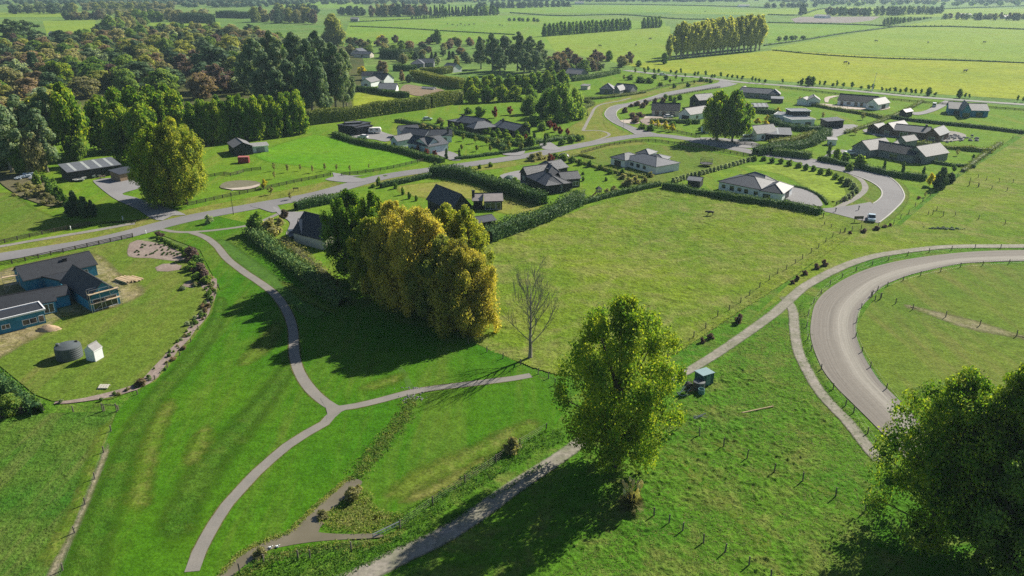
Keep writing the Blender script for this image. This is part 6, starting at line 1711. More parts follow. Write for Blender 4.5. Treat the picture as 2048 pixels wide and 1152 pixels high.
# left middle poplar belts
T("willowcol", "poplar_tree", "bright green poplar in the left belt behind the barn, nearer half", "poplar", "bright poplar belt behind the barn", rowpts((388, 288), (472, 282), 6, 203, 196, 46, 3) + rowpts((382, 276), (468, 268), 4, 200, 192, 46, 3))
T("willowcol", "poplar_tree", "bright green poplar in the left belt behind the barn, farther half", "poplar", "bright poplar belt behind the bright paddock", rowpts((494, 281), (602, 268), 7, 194, 188, 46, 3) + rowpts((488, 272), (598, 260), 5, 190, 184, 46, 3))
T("poplar", "poplar_tree", "large green poplar behind the long farm shed", "poplar", "large poplars behind the farm shed", [(212, 304, 190, 84), (245, 296, 176, 84), (282, 298, 172, 86), (318, 292, 170, 80), (348, 286, 168, 76), (250, 318, 205, 80), (292, 322, 205, 80)])
T("poplar", "poplar_tree", "tall dark green tree left of the big poplars behind the farm shed", "poplar", None, [(150, 318, 165, 84)])
T("gum", "gum_tree", "dark leafy gum tree over the shrub border at the left", "gum tree", "dark trees at the left edge", [(25, 345, 205, 90), (95, 345, 215, 70), (60, 325, 190, 80), (112, 320, 175, 70)])
T("round_green", "tree", "mid green tree beside the farm lawn at the left edge", "tree", "trees at the left edge lawn", [(0, 335, 260, 60), (160, 320, 268, 38), (50, 348, 290, 50)])
T("round_tan", "tree", "pale grey brown thin tree at the left edge lawn", "tree", "thin pale trees at the left edge", [(75, 350, 262, 50), (18, 300, 235, 60), (40, 290, 230, 55)])
# gum masses
T("gum", "gum_tree", "tall dark gum tree left of the clipped hedge", "gum tree", "big gum clump left of the clipped hedge",
  [(520, 215, 75, 70), (548, 205, 60, 64), (572, 222, 80, 66), (598, 206, 62, 64), (625, 224, 78, 64), (650, 210, 72, 60), (672, 222, 85, 58), (694, 218, 95, 44), (585, 236, 118, 56), (612, 240, 110, 55), (645, 238, 120, 54), (688, 226, 112, 44), (535, 226, 100, 64), (560, 240, 135, 54), (505, 200, 90, 56), (640, 196, 60, 60)])
T("gum", "gum_tree", "dark gum tree in the clump beyond the upper poplar hedge", "gum tree", "gum clump beyond the upper poplar hedge",
  [(962, 138, 72, 36), (985, 142, 66, 40), (1010, 140, 70, 42), (1035, 142, 62, 42), (1060, 144, 72, 40), (1080, 142, 80, 34), (1000, 150, 95, 38), (1048, 150, 98, 38), (1072, 150, 100, 34)])
T("willowcol", "poplar_tree", "green poplar in the thick belt above the long black house", "poplar", "poplar belt above the long black house", rowpts((938, 196), (1126, 180), 13, 152, 142, 34, 2) + rowpts((945, 206), (1060, 200), 5, 172, 168, 38, 2))
T("big_willow", "willow_tree", "big round dark willow by the end of the poplar belt", "willow", "big willows at the end of the poplar belt", [(1096, 234, 178, 64), (1122, 243, 168, 76), (1148, 238, 176, 50)])
T("big_willow", "tree", "dark spreading tree under the poplar belt", "tree", None, [(1060, 228, 190, 46)])
# woodland on the left
def wood(poly, n, kinds, hr, wr, region, group, seed, mind=12, cat="tree"):
    g = [G(*p) for p in poly]; xs = [p[0] for p in g]; ys = [p[1] for p in g]; rg = random.Random(seed); pts = []; tries = 0
    while len(pts) < n and tries < 20000:
        tries += 1; x = rg.uniform(min(xs), max(xs)); y = rg.uniform(min(ys), max(ys))
        if not inpoly(np.array([x]), np.array([y]), g)[0]: continue
        if any((x - a) ** 2 + (y - b) ** 2 < mind ** 2 for a, b in pts): continue
        pts.append((x, y))
    names = dict(round_green="mid green leafy tree", round_olive="olive green tree", round_rust="rust brown autumn tree", round_tan="pale tan autumn tree", round_dark="dark evergreen tree", conifer="dark pointed conifer", macro="dark flat topped cypress", gum="tall gum tree", poplar="green poplar", poplar_yel="yellowing poplar", round_purple="dull purple bare looking tree", round_yellow="yellow autumn tree", round_grey="grey green tree", willowcol="upright olive green tree", rowpoplar="tall golden green poplar")
    nm = dict(conifer="conifer_tree", macro="cypress_tree", gum="gum_tree", poplar="poplar_tree", poplar_yel="poplar_tree", rowpoplar="poplar_tree")
    ct = dict(conifer="conifer", macro="cypress", gum="gum tree", poplar="poplar", poplar_yel="poplar", rowpoplar="poplar")
    ks = list(kinds); ws = [kinds[k] for k in ks]
    for x, y in pts:
        k = rg.choices(ks, ws)[0]
        tree(k, 0, 0, world=(x, y), h=rg.uniform(*hr), w=rg.uniform(*wr), name=nm.get(k, TN.get(k, "tree")), label=names[k] + " " + region, cat=ct.get(k, TN.get(k, "tree").replace("_", " ")), group=names[k] + "s " + group, rng=rg)
wood(P("-40,330 -40,96 120,92 230,80 420,66 560,82 590,110 560,140 520,190 380,200 200,200 150,240 90,300"), 255,
     dict(round_green=3.2, round_olive=3, round_rust=2.6, round_tan=3, round_dark=2.6, conifer=.7, macro=.8, gum=1.4, round_purple=.9, round_grey=1.6, round_yellow=.12, poplar=.8), (11, 17), (16, 24), "in the mixed woodland on the left", "in the left woodland", 3, 11.5)
T("round_dark", "tree", "large rounded dark green tree standing out of the left woodland", "tree", None, [(285, 180, 122, 98)])
T("round_dark", "tree", "large knobbly dark green tree left of the gum clump", "tree", None, [(428, 160, 88, 96)])
T("round_olive", "tree", "large sunlit olive tree behind the knobbly dark tree", "tree", None, [(465, 125, 72, 70)])
T("macro", "cypress_tree", "dark spreading cypress at the upper left field edge", "cypress", "cypresses at the upper left field edge", [(125, 98, 60, 50), (165, 98, 66, 42), (85, 100, 62, 40), (30, 98, 38, 64), (60, 92, 40, 60), (200, 76, 48, 34)])
T("round_rust", "tree", "large rust brown spreading tree at the far left", "tree", "rusty trees at the far left", [(70, 150, 102, 66), (148, 125, 90, 60), (90, 168, 125, 60)])
wood(P("-40,200 60,190 90,260 60,320 -40,330"), 14, dict(round_tan=3, round_olive=2, round_green=2, gum=1), (9, 13), (10, 14), "behind the shrub border at the left edge", "behind the left shrub border", 8, 9)
# autumn belts behind houses
wood(P("700,112 960,108 960,86 880,84 760,80 700,84"), 36, dict(round_rust=3, round_purple=2, round_green=2, round_tan=2, round_dark=1.5, round_yellow=.2, round_grey=1), (6, 9), (8, 12), "in the autumn belt beyond the vegetable plot", "in the autumn belt", 4, 9)
wood(P("760,122 840,134 950,132 955,112 780,110"), 24, dict(round_dark=3, round_grey=3, round_green=2, conifer=1.2, round_tan=1), (5, 8), (6, 10), "among the houses beyond the vegetable plot", "among the far houses", 14, 8)
wood(P("1100,150 1180,152 1262,140 1262,124 1180,118 1098,120"), 24, dict(round_rust=2.5, round_purple=3, round_green=1.6, round_tan=1, conifer=.5, round_grey=1), (6, 10), (8, 12), "in the pink autumn belt left of the upper road", "in the pink autumn belt", 5, 9)
T("round_yellow", "tree", "yellow autumn tree beside the far white gabled house", "tree", None, [(724, 150, 132, 22)])
T("round_rust", "tree", "tall rust red tree behind the far white gabled house", "tree", None, [(766, 153, 121, 34)])
T("round_rust", "tree", "narrow rusty tree left of the vegetable plot", "tree", None, [(804, 162, 140, 16)])
T("round_dark", "tree", "dark ball shaped tree left of the vegetable plot", "tree", None, [(819, 165, 148, 20)])
T("round_green", "tree", "lone green tree in the open field above the autumn belt", "tree", None, [(876, 88, 58, 24)])
T("round_olive", "tree", "large golden green round tree beyond the gum clump", "tree", None, [(668, 92, 27, 62)])
T("round_yellow", "tree", "yellow tree beside the small white far house", "tree", None, [(916, 142, 124, 16)])
T("round_green", "tree", "pair of dark bushes at the left foot of the golden poplar row", "bush", "bushes at the left foot of the golden row", [(1328, 128, 105, 18), (1277, 133, 120, 16)])
# far belts
def belt(a, b, n, ha, kinds, label, group, w=None, j=2, seed=1, hj=.25):
    rg = random.Random(seed)
    for i in range(n):
        t = (i + rg.uniform(-.3, .3)) / n; px, py = a[0] + (b[0] - a[0]) * t, a[1] + (b[1] - a[1]) * t + rg.uniform(-j, j) * .4
        k = rg.choice(kinds); h = hp(py, max(-20, py - (py - ha) * rg.uniform(1 - hj, 1)))
        h = min(h, 24); W0 = KIND[k][1] / KIND[k][0] * h
        tree(k, px, py, h=h, w=(w or W0) * rg.uniform(.85, 1.2), name=TN.get(k, "tree"), label=nth(label, i, n), cat=TN.get(k, "tree").replace("_", " "), group=group, rng=rg)
belt((30, 27), (160, 27), 11, 3, ["round_dark", "round_grey", "round_olive"], "distant dark tree in the clump at the top left corner", "trees at the top left corner", 22, 3, 1)
belt((170, 20), (350, 24), 16, 2, ["round_tan", "round_olive"], "distant tan poplar in the upper left belt, back line", "upper left tan belt back line", 24, 3, 2)
belt((135, 40), (215, 39), 9, 20, ["round_purple", "round_dark", "round_tan"], "distant purple grey tree above the upper left field", "purple trees above the upper left field", 16, 1, 3)
belt((240, 42), (425, 44), 15, 17, ["round_tan", "round_olive", "round_green"], "distant tan and olive tree in the upper left belt, front line", "upper left tan belt front line", 20, 3, 4)
belt((210, 66), (300, 50), 9, 30, ["round_olive", "round_tan", "round_green"], "distant olive tree at the right end of the upper left field", "trees at the end of the upper left field", 17, 3, 15)
hedge("shelter_hedge", P("366,44 400,46 430,46"), 13, 12, "dark", "distant dark clipped hedge block at the upper left", "hedge", ls=1.1, dens=.5, rag=.5)
hedge("shelter_hedge", P("436,35 470,36 505,37"), 11, 10, "dark", "distant dark clipped hedge block right of the other one", "hedge", ls=1.1, dens=.5, rag=.5)
hedge("shelter_hedge", P("430,10 470,11 515,11"), 12, 10, "dark", "distant dark hedge line near the top left", "hedge", ls=1.4, dens=.3, rag=.5)
belt((510, 44), (640, 48), 11, 12, ["round_olive", "round_dark", "round_tan", "round_purple"], "distant mixed tree in the belt behind the gum clump", "belt behind the gum clump", 20, 4, 5)
belt((555, 30), (640, 30), 8, 4, ["round_dark", "round_olive"], "distant dark tree in the back belt left of the top fields", "back belt left of the top fields", 22, 3, 6)
belt((685, 30), (735, 32), 5, 9, ["round_dark"], "distant dark round tree left of the top field", "dark round trees left of the top field", 20, 2, 7)
belt((745, 33), (858, 32), 13, 4, ["round_tan", "round_purple", "round_rust", "round_dark"], "distant brown and grey tree in the top middle belt", "top middle brown belt", 18, 2, 8)
belt((862, 34), (1000, 30), 22, 8, ["conifer", "rowdark"], "distant conifer in the dark top middle row", "dark conifer row at the top middle", 11, 1, 9)
belt((960, 18), (1150, 13), 17, 0, ["round_dark", "conifer"], "distant dark tree in the top belt right of the middle", "top dark belt right of the middle", 22, 1, 10)
belt((1535, 16), (1640, 14), 8, 3, ["round_dark", "round_grey"], "distant dark tree at the top right of the golden row", "top trees right of the golden row", 20, 2, 11)
belt((1600, 31), (1612, 27), 3, 3, ["conifer"], "distant dark tall tree above the ploughed field left end", "tall trees left of the ploughed field", 14, 1, 12)
belt((1658, 30), (1745, 32), 11, 12, ["round_dark", "round_green", "round_purple"], "distant tree among the farm buildings above the ploughed field", "trees above the ploughed field", 15, 2, 13)
belt((1755, 31), (1890, 27), 15, 9, ["round_green", "round_dark", "round_grey"], "distant green tree in the belt right of the ploughed field", "belt right of the ploughed field", 17, 3, 14)
belt((1768, 52), (1868, 36), 15, 33, ["round_green", "round_grey"], "small distant tree in the hedge row slanting up the right fields", "slanting hedge row trees on the right", 8, 1, 16)
belt((1890, 38), (2060, 40), 15, 24, ["round_tan", "round_grey", "round_purple"], "distant grey brown tree at the far right edge fields", "far right grey trees", 13, 3, 17)
belt((1956, 40), (1962, 40), 2, 22, ["conifer"], "distant dark conifer at the far right field", "far right conifers", 10, 1, 18)
belt((1018, 42), (1085, 44), 7, 34, ["round_green"], "small distant bush row left of the dark poplar row", "small bushes left of the dark poplar row", 8, 1, 19)
belt((822, 40), (895, 38), 18, 29, ["young"], "small distant tree of the orchard block at the top middle", "orchard block at the top middle", 3.5, 0, 20)
belt((1560, 82), (1615, 76), 5, 70, ["round_green", "round_grey"], "bush in the hedge line right of the golden row", "bushes right of the golden row", 8, 0, 21)
# countless woods to the horizon
rg = np.random.default_rng(9)
def farwood(name, label, rows, fol, hh, seed, n=5200):
    C = []; r = np.random.default_rng(seed)
    for (xa, xb, y0, dens) in rows:
        m = int((xb - xa) / 9 * dens)
        for i in range(m):
            px = r.uniform(xa, xb); x, y = G(px, y0 + r.uniform(-1.2, 1.2)); C.append((x, y, hh * r.uniform(.6, 1)))
    C = np.array(C); k = len(C); h = C[:, 2].copy(); C[:, 2] = h * .5
    R = np.stack([h * .75, h * .75, h * .52], 1)
    Q = leaf_quads(C, R, 46, 1.9, r, .6, .5)
    return mesh_obj(name, quads_mesh(name, Q, FOL[fol], r, blobs(C, R, .85)), label=label, cat=None, kind='stuff')
farwood("far_woodland", "far wooded farmland strips along the top of the picture", [(-100, 2150, 3, 1.6), (-100, 620, 9, 1.3), (300, 560, 14, 1), (-100, 900, 8, 1.3), (900, 2150, -4, 2.0), (-100, 2150, -9, 2.5), (-100, 2150, -14, 2.5), (1180, 1500, 3, 1), (1550, 2100, 8, .7)], "dark", 15, 4)
farwood("far_autumn_woodland", "brownish far woods mixed into the strips along the top", [(-100, 950, 5, .9), (160, 480, 12, 1), (180, 420, 30, .7), (-100, 2150, -6, 1.2), (1500, 2150, 5, .7), (1060, 1260, 1, 1)], "tan", 13, 5)
farwood("far_green_woodland", "lighter green far woods mixed into the strips along the top", [(-100, 1000, 1, .9), (-100, 2150, -11, 1.4), (1600, 2150, 11, .4)], "green", 13, 6)
# ---- roadside young trees on the far road
xz = [145, 270, 300, 435, 475, 540, 570, 625, 690, 765, 820, 855, 925, 960, 990, 1030, 1070, 1115, 1155, 1190, 1235, 1350, 1585, 1615, 1995, 2040]
fr = lambda x: np.interp(x, [1250, 1436, 1528, 1680, 1833, 2048], [140, 155, 165.5, 176, 191, 206])
T("young", "young_tree", "small dark green young tree in the line along the far road", "young tree", "young trees along the far road, right part", [(1528 + z / 3.94, fr(1528 + z / 3.94) - 1, fr(1528 + z / 3.94) - 1 - rs.uniform(7, 15), rs.uniform(7, 11)) for z in xz])
T("round_green", "tree", "rounder larger tree in the line along the far road", "tree", "larger trees along the far road", [(1616, 171, 151, 18), (1625, 172, 152, 14), (1856, 191, 174, 16), (1918, 196, 177, 14), (1603, 170, 158, 10)])
T("young", "young_tree", "small young tree on the verge at the upper junction", "young tree", "young trees along the far road, left part", [(1020 + z / 3.94, fr(1020 + z / 3.94) - 0 + dy, fr(1020 + z / 3.94) + dy - rs.uniform(8, 13), rs.uniform(7, 10)) for z, dy in ((1055, 2), (1085, 0), (1135, 4), (1170, 2), (1265, 0), (1310, 2), (1345, 0), (1380, 5), (1455, 3), (1480, 0), (1540, 0), (1590, 4), (1610, 2), (1660, 0), (1715, 0), (1750, 0), (1790, 0), (1830, 0), (1910, 1), (1935, 1), (1960, 2), (2010, 2))])
T("shrub_green", "bush", "dense dark bush on the grass triangle above the grey stone house", "bush", "bushes above the grey stone house", [(1280, 165, 150, 26), (1298, 166, 152, 22), (1262, 160, 147, 18), (1321, 172, 162, 14), (1348, 176, 164, 10), (1375, 174, 163, 12), (1402, 163, 152, 14), (1414, 164, 155, 12), (1420, 166, 157, 10), (1310, 158, 145, 14), (1332, 160, 148, 12)])
T("young_olive", "young_tree", "young thin tree on the grass triangle above the grey stone house", "young tree", "young trees above the grey stone house", [(1248, 160, 150, 9), (1340, 168, 157, 8), (1388, 168, 160, 8), (1352, 160, 150, 8), (1365, 166, 156, 8), (1290, 148, 138, 8), (1270, 147, 136, 8)])
# ---- garden hedges
hedge("clipped_hedge", P("618,250 700,240 780,228 858,217"), 6.2, 3.2, "hedge_olive", "tall clipped olive hedge below the gum clump, left part", "hedge", ls=.34, dens=7)
hedge("clipped_hedge", P("860,216 890,211 922,205"), 6.8, 3.6, "hedge_olive", "tall clipped olive hedge below the gum clump, right part", "hedge", ls=.34, dens=7)
hedge("clipped_hedge", P("826,157 870,166 925,178"), 5.5, 5, "hedge_olive", "clipped olive hedge right of the vegetable plot", "hedge", ls=.4, dens=5)
hedge("clipped_hedge", P("840,149 880,149 905,144"), 4.5, 5, "hedge_olive", "smaller clipped olive hedge behind the vegetable plot", "hedge", ls=.4, dens=5)
hedge("clipped_hedge", P("788,141 812,142 832,141"), 4, 3, "hedge", "short dark clipped hedge behind the vegetable plot", "hedge", ls=.4, dens=5)
hedge("conifer_hedge", P("765,114 800,118 842,112"), 7, 6, "dark", "dark blue green conifer hedge among the far houses", "hedge", ls=.5, dens=4, rag=.5)
hedge("clipped_hedge", P("737,184 770,190 816,196"), 3, 3, "hedge", "dark clipped hedge in front of the white walled barn like house", "hedge", ls=.35, dens=6)
hedge("clipped_hedge", P("710,181 722,183 734,184"), 2.8, 3, "hedge", "short dark clipped hedge right of the gum clump", "hedge", ls=.35, dens=6)
hedge("clipped_hedge", P("1145,163 1190,157 1238,147"), 3, 2.5, "hedge", "dark hedge in front of the pink autumn belt", "hedge", ls=.35, dens=5, rag=.3)
hedge("conifer_hedge", P("976,484 1040,460 1100,437 1160,408"), 3.6, 3.2, "hedge", "shaggy dark conifer hedge on the upper left side of the big paddock", "hedge", ls=.24, dens=12, rag=.35, hvar=.18)
hedge("low_hedge", P("1162,410 1230,392 1320,372"), 1.6, 1.3, "hedge", "low hedge on the upper side of the big paddock near the playhouse", "hedge", ls=.2, dens=12, rag=.15)
hedge("conifer_hedge", P("862,350 905,354 960,366 1010,384 1060,402 1088,410"), 3.3, 3.4, "hedge", "shaggy dark hedge between the black hipped house and the T shaped house", "hedge", ls=.24, dens=12, rag=.35, hvar=.18)
hedge("low_hedge", P("762,376 810,366 862,355"), 1.7, 1.5, "hedge", "low dark hedge along the near side of the road above the straw lawn", "hedge", ls=.2, dens=12)
hedge("low_hedge", P("592,420 625,413 660,406 700,396"), 2.4, 2.2, "hedge", "dark hedge along the near side of the road above the gabled house", "hedge", ls=.22, dens=12, rag=.25, hvar=.2)
hedge("low_hedge", P("1326,376 1400,389 1470,401 1560,414 1642,430"), 1.9, 1.8, "hedge", "knobbly hedge between the big paddock and the long white house", "hedge", ls=.2, dens=13, rag=.2, hvar=.2)
hedge("low_hedge", P("668,272 720,288 800,304 850,318 886,326"), 1.9, 2.2, "hedge", "dark clipped hedge on the right of the bright green paddock", "hedge", ls=.22, dens=11)
hedge("low_hedge", P("910,320 960,314 1020,306 1082,297"), 1.2, 1.0, "hedge", "low clipped hedge along the far verge of the road", "hedge", ls=.18, dens=11)
hedge("low_hedge", P("792,244 830,250 890,262 950,276 1010,288 1050,294"), 1.5, 1.8, "hedge", "long dark hedge behind the row of young trees in the middle garden", "hedge", ls=.22, dens=10, rag=.2)
hedge("low_hedge", P("1510,310 1560,304 1620,291 1655,272"), 3.0, 3.6, "hedge", "big curved hedge beside the drive to the modern house", "hedge", ls=.26, dens=10, rag=.3, hvar=.2)
hedge("low_hedge", P("1546,310 1585,314 1622,318"), 2.4, 2.6, "hedge", "short dense hedge at the corner of the close", "hedge", ls=.24, dens=10, rag=.25)
hedge("low_hedge", P("1540,292 1590,283 1630,271"), 2.2, 2.0, "hedge_olive", "olive hedge row behind the big curved hedge", "hedge", ls=.24, dens=9, rag=.25)
hedge("low_hedge", P("1636,322 1700,334 1780,352 1852,362"), 1.9, 1.6, "hedge", "dark hedge along the close in front of the long black house", "hedge", ls=.2, dens=11, rag=.2, hvar=.2)
hedge("low_hedge", P("1772,236 1850,246 1950,256 2048,268"), 1.5, 1.5, "hedge", "long dark hedge above the brick house lawn", "hedge", ls=.22, dens=9)
hedge("low_hedge", P("1625,212 1680,222 1740,232 1772,240"), 1.5, 1.8, "hedge_olive", "olive hedge below the long white house with black roof", "hedge", ls=.22, dens=8, rag=.3)
hedge("low_hedge", P("1690,268 1740,252 1800,228 1846,204"), 1.2, 1.4, "hedge_olive", "hedge line climbing from the driveway to the far road", "hedge", ls=.22, dens=8, rag=.3)
hedge("low_hedge", P("1820,290 1880,296 1950,303 1985,306"), 1.6, 1.8, "hedge_olive", "yellow green shrub line behind the long black house", "hedge", ls=.22, dens=9, rag=.35, hvar=.3)
hedge("low_hedge", P("1856,325 1900,332 1950,336"), 1.1, 1.2, "hedge", "low clipped hedge right of the long black house", "hedge", ls=.2, dens=9)
hedge("low_hedge", P("2000,288 1975,306 1950,325 1925,344"), 1.0, 1.4, "hedge_olive", "yellowish scrub line along the right boundary fence", "hedge", ls=.22, dens=8, rag=.35)
hedge("low_hedge", P("1300,246 1350,246 1400,248"), 1.8, 2.0, "hedge", "dark hedge in front of the white house inside the road bend", "hedge", ls=.22, dens=9)
hedge("low_hedge", P("1190,318 1160,312 1140,318 1180,332 1240,348 1290,356"), .9, 1.6, "hedge_olive", "low scrubby bank left of the white hipped house", "hedge", ls=.2, dens=8, rag=.3, hvar=.3)
hedge("edging_wall", P("1584,374 1612,380 1640,394 1655,410"), .8, .5, "hedge", "low dark edging round the white house drive", "hedge", ls=.14, dens=16)
hedge("scrub_hedge", P("503,470 530,490 565,517 610,553 655,590 690,612"), 2.1, 3.2, "hedge", "shaggy dark hedge sloping along the upper edge of the reserve", "hedge", ls=.24, dens=14, rag=.4, hvar=.2)
hedge("scrub_hedge", P("560,484 600,514 640,549 668,574"), 1.2, 2.6, "tan", "tan scrubby hedge behind the dark reserve hedge", "hedge", ls=.2, dens=14, rag=.4, hvar=.25)
hedge("low_hedge", P("-60,722 0,768 40,802 76,830"), 1.7, 1.8, "hedge", "dark hedge at the lower left edge of the building site lawn", "hedge", ls=.17, dens=18, rag=.25)
hedge("low_hedge", P("1015,300 990,288 1050,290 1110,282 1150,276"), 1.5, 2.6, "hedge", "dark planting curving round the road corner", "hedge", ls=.22, dens=9, rag=.4, hvar=.3)
hedge("low_hedge", P("1160,205 1175,205 1185,210 1165,220 1172,232"), 1.4, 2.0, "hedge_olive", "rough planting by the upper footpath", "hedge", ls=.22, dens=8, rag=.35)
hedge("low_hedge", P("1510,225 1560,232 1545,245 1600,262 1640,262"), 2.0, 2.6, "hedge", "dense garden hedge round the modern white house", "hedge", ls=.24, dens=9, rag=.35, hvar=.25)
hedge("low_hedge", P("1290,186 1250,192 1200,198 1170,200"), 1.4, 2, "hedge_olive", "low hedge in front of the grey stone house", "hedge", ls=.22, dens=8, rag=.3)
# ---- garden trees and shrubs
T("young_olive", "young_tree", "young round headed tree in the row on the middle garden lawn", "young tree", "row of young trees on the middle garden lawn", rowpts((855, 270), (1040, 303), 9, 256, 284, 13, 3))
T("young_olive", "young_tree", "young tree in the front row on the middle garden lawn", "young tree", "front row of young trees on the middle garden lawn", rowpts((895, 300), (1010, 306), 5, 288, 292, 11, 4))
T("young", "young_tree", "young dark tree in the back row before the long black house", "young tree", "back row before the long black house", rowpts((886, 258), (1050, 280), 10, 243, 262, 13, 3))
T("young_tan", "young_tree", "thin autumn sapling in the row beside the bright green paddock", "young tree", "saplings beside the bright green paddock", [(549, 342, 325), (575, 345, 328), (601, 342, 328), (625, 346, 330), (650, 342, 326), (673, 342, 328), (700, 344, 330), (549, 358, 342), (528, 376, 360), (738, 338, 328)])
T("young_yellow", "young_tree", "small yellowing tree on the verge near the two legged board", "young tree", None, [(529, 378, 358, 16)])
T("young_tan", "young_tree", "thin tan tree on the road verge near the two legged board", "young tree", "tan verge trees", [(541, 390, 372, 16), (581, 400, 384, 12)])
T("shrub_green", "bush", "olive bush beside the footpath spur at the top of the reserve", "bush", None, [(517, 468, 416, 38)])
T("shrub_tan", "bush", "pale brown bush left of the gabled house", "bush", "bushes left of the gabled house", [(545, 470, 428, 36), (560, 452, 432, 20)])
T("shrub_purple", "bush", "reddish bush on the corner left of the gabled house", "bush", None, [(568, 436, 415, 18)])
T("round_grey", "tree", "thin grey bush inside the fork of paths and road", "bush", None, [(418, 448, 429, 22)])
T("young_red", "young_tree", "bright red young tree in the middle garden", "young tree", "red trees", [(990, 236, 212, 14), (1020, 230, 212, 16), (1100, 258, 240, 16), (1110, 264, 246, 14), (1120, 270, 252, 14), (853, 312, 296, 14), (870, 318, 300, 14), (905, 347, 333, 12), (1100, 328, 306, 18), (1052, 286, 268, 12), (836, 306, 290, 10), (1135, 272, 256, 12)])
T("young_yellow", "young_tree", "round yellow green tree on the lawn inside the road bend", "young tree", "yellowing trees inside the road bend", [(1303, 255, 240, 14), (1315, 256, 240, 14), (1331, 262, 242, 16), (1345, 264, 248, 16), (1555, 230, 215, 16), (1515, 250, 236, 20), (1530, 254, 240, 18), (1534, 242, 230, 14)])
T("shrub_purple", "bush", "dull purple brown bush bordering the inside of the road bend", "bush", "purple bushes inside the road bend", [(1265, 238, 222, 22), (1280, 234, 222, 20), (1272, 246, 232, 20), (1250, 226, 212, 14), (1262, 214, 206, 12), (1275, 212, 200, 16), (1290, 210, 197, 14), (1310, 209, 193, 12), (1325, 205, 193, 12), (1285, 216, 203, 12)])
T("shrub_green", "bush", "dense green garden bush round the cream house", "bush", "bushes round the cream house", [(1350, 205, 190, 12), (1340, 202, 188, 12), (1330, 198, 186, 12), (1360, 200, 186, 14), (1345, 255, 240, 18), (1300, 262, 246, 22), (1285, 258, 244, 20), (1378, 250, 234, 12), (1400, 262, 252, 12), (1420, 262, 250, 16), (1440, 232, 220, 12)])
T("shrub_green", "bush", "bushy shrub in the ring of planting inside the close", "bush", "ring of shrubs inside the close", [(1510, 322, 308, 16), (1528, 322, 310, 14), (1545, 326, 312, 14), (1562, 328, 314, 14), (1580, 332, 317, 16), (1598, 336, 322, 16), (1612, 340, 325, 14), (1626, 342, 328, 14), (1642, 348, 334, 16), (1656, 350, 334, 18), (1672, 358, 344, 16), (1684, 366, 350, 18)])
T("shrub_grey", "bush", "grey green shrub at the end of the ring inside the close", "bush", "grey shrubs inside the close", [(1694, 372, 352, 22), (1706, 378, 362, 16), (1712, 386, 370, 14), (1704, 392, 378, 14), (1697, 398, 384, 16), (1690, 402, 388, 14)])
T("shrub_grey", "bush", "grey green shrub in the diagonal row above the small black shed", "bush", "diagonal shrub row above the small black shed", rowpts((1345, 366), (1503, 322), 22, 352, 310, 12, 1.5))
T("young_col", "young_tree", "upright dark tree by the driveway of the long black house", "young tree", "upright trees along the close", [(1657, 316, 284, 12), (1767, 344, 318, 10), (1804, 350, 322, 12), (1846, 352, 332, 9), (1572, 300, 284, 9), (1538, 296, 284, 8)])
T("shrub_green", "bush", "large dark bush in front of the long black house", "bush", "large bushes before the long black house", [(1718, 336, 304, 26), (1690, 322, 300, 22), (1672, 318, 292, 20), (1700, 342, 322, 18)])
T("round_dark", "tree", "dark spiky conifer at the bend by the boundary fence", "conifer", "dark conifers at the bend of the close", [(1882, 378, 334, 30), (1900, 366, 345, 20), (1872, 376, 352, 20)])
T("young_yellow", "young_tree", "yellow brown tree at the bend of the close by the boundary fence", "young tree", None, [(1859, 372, 346, 24)])
T("young", "young_tree", "ball headed young tree on the garden right of the long black house", "young tree", "ball trees right of the long black house", [(1905, 346, 328, 16), (1945, 322, 308, 10)])
T("young_tan", "young_tree", "autumn sapling on the right gardens", "young tree", "saplings on the right gardens", [(1914, 312, 298, 10), (1710, 270, 256, 14), (1725, 240, 226, 14), (1645, 238, 224, 12), (1598, 205, 192, 8), (1850, 395, 384, 8)])
T("young_red", "young_tree", "small orange red bush by the boundary fence of the close", "bush", None, [(1837, 398, 392, 10)])
T("shrub_tan", "bush", "wiry brown shrub in the border by the paddock hedge and trampoline", "bush", "wiry shrubs at the paddock hedge", [(1255, 372, 350, 24), (1245, 358, 344, 16), (1272, 366, 348, 18), (1288, 368, 350, 14), (1228, 384, 368, 16), (1215, 388, 374, 14), (1080, 318, 300, 24), (1065, 322, 304, 22), (1302, 354, 340, 12)])
T("shrub_green", "bush", "dark green shrub dotted along the border between the two middle houses", "bush", "shrubs along the border between the middle houses", [(1145, 326, 310, 16), (1160, 330, 314, 16), (1180, 334, 318, 14), (1200, 340, 326, 14), (1220, 348, 334, 14), (1245, 350, 334, 12), (1128, 322, 304, 20), (1110, 318, 304, 18), (1130, 338, 324, 12), (1166, 350, 352 - 10, 8), (1212, 362, 352, 8)])
T("shrub_green", "bush", "garden shrub in the beds round the middle dark houses", "bush", "shrubs round the middle dark houses", [(985, 365, 345, 14), (1000, 368, 350, 12), (1030, 372, 350, 18), (896, 432, 405, 20), (770, 352, 378 - 12, 14), (790, 378, 362, 10), (805, 390, 370, 9), (818, 398, 380, 9), (832, 402, 388, 9), (758, 372, 350, 12), (747, 376, 366, 10), (940, 341, 330, 12), (960, 338, 327, 10), (980, 334, 322, 12), (870, 330, 322, 8), (1090, 352, 340, 10), (1166, 362, 350, 8)])
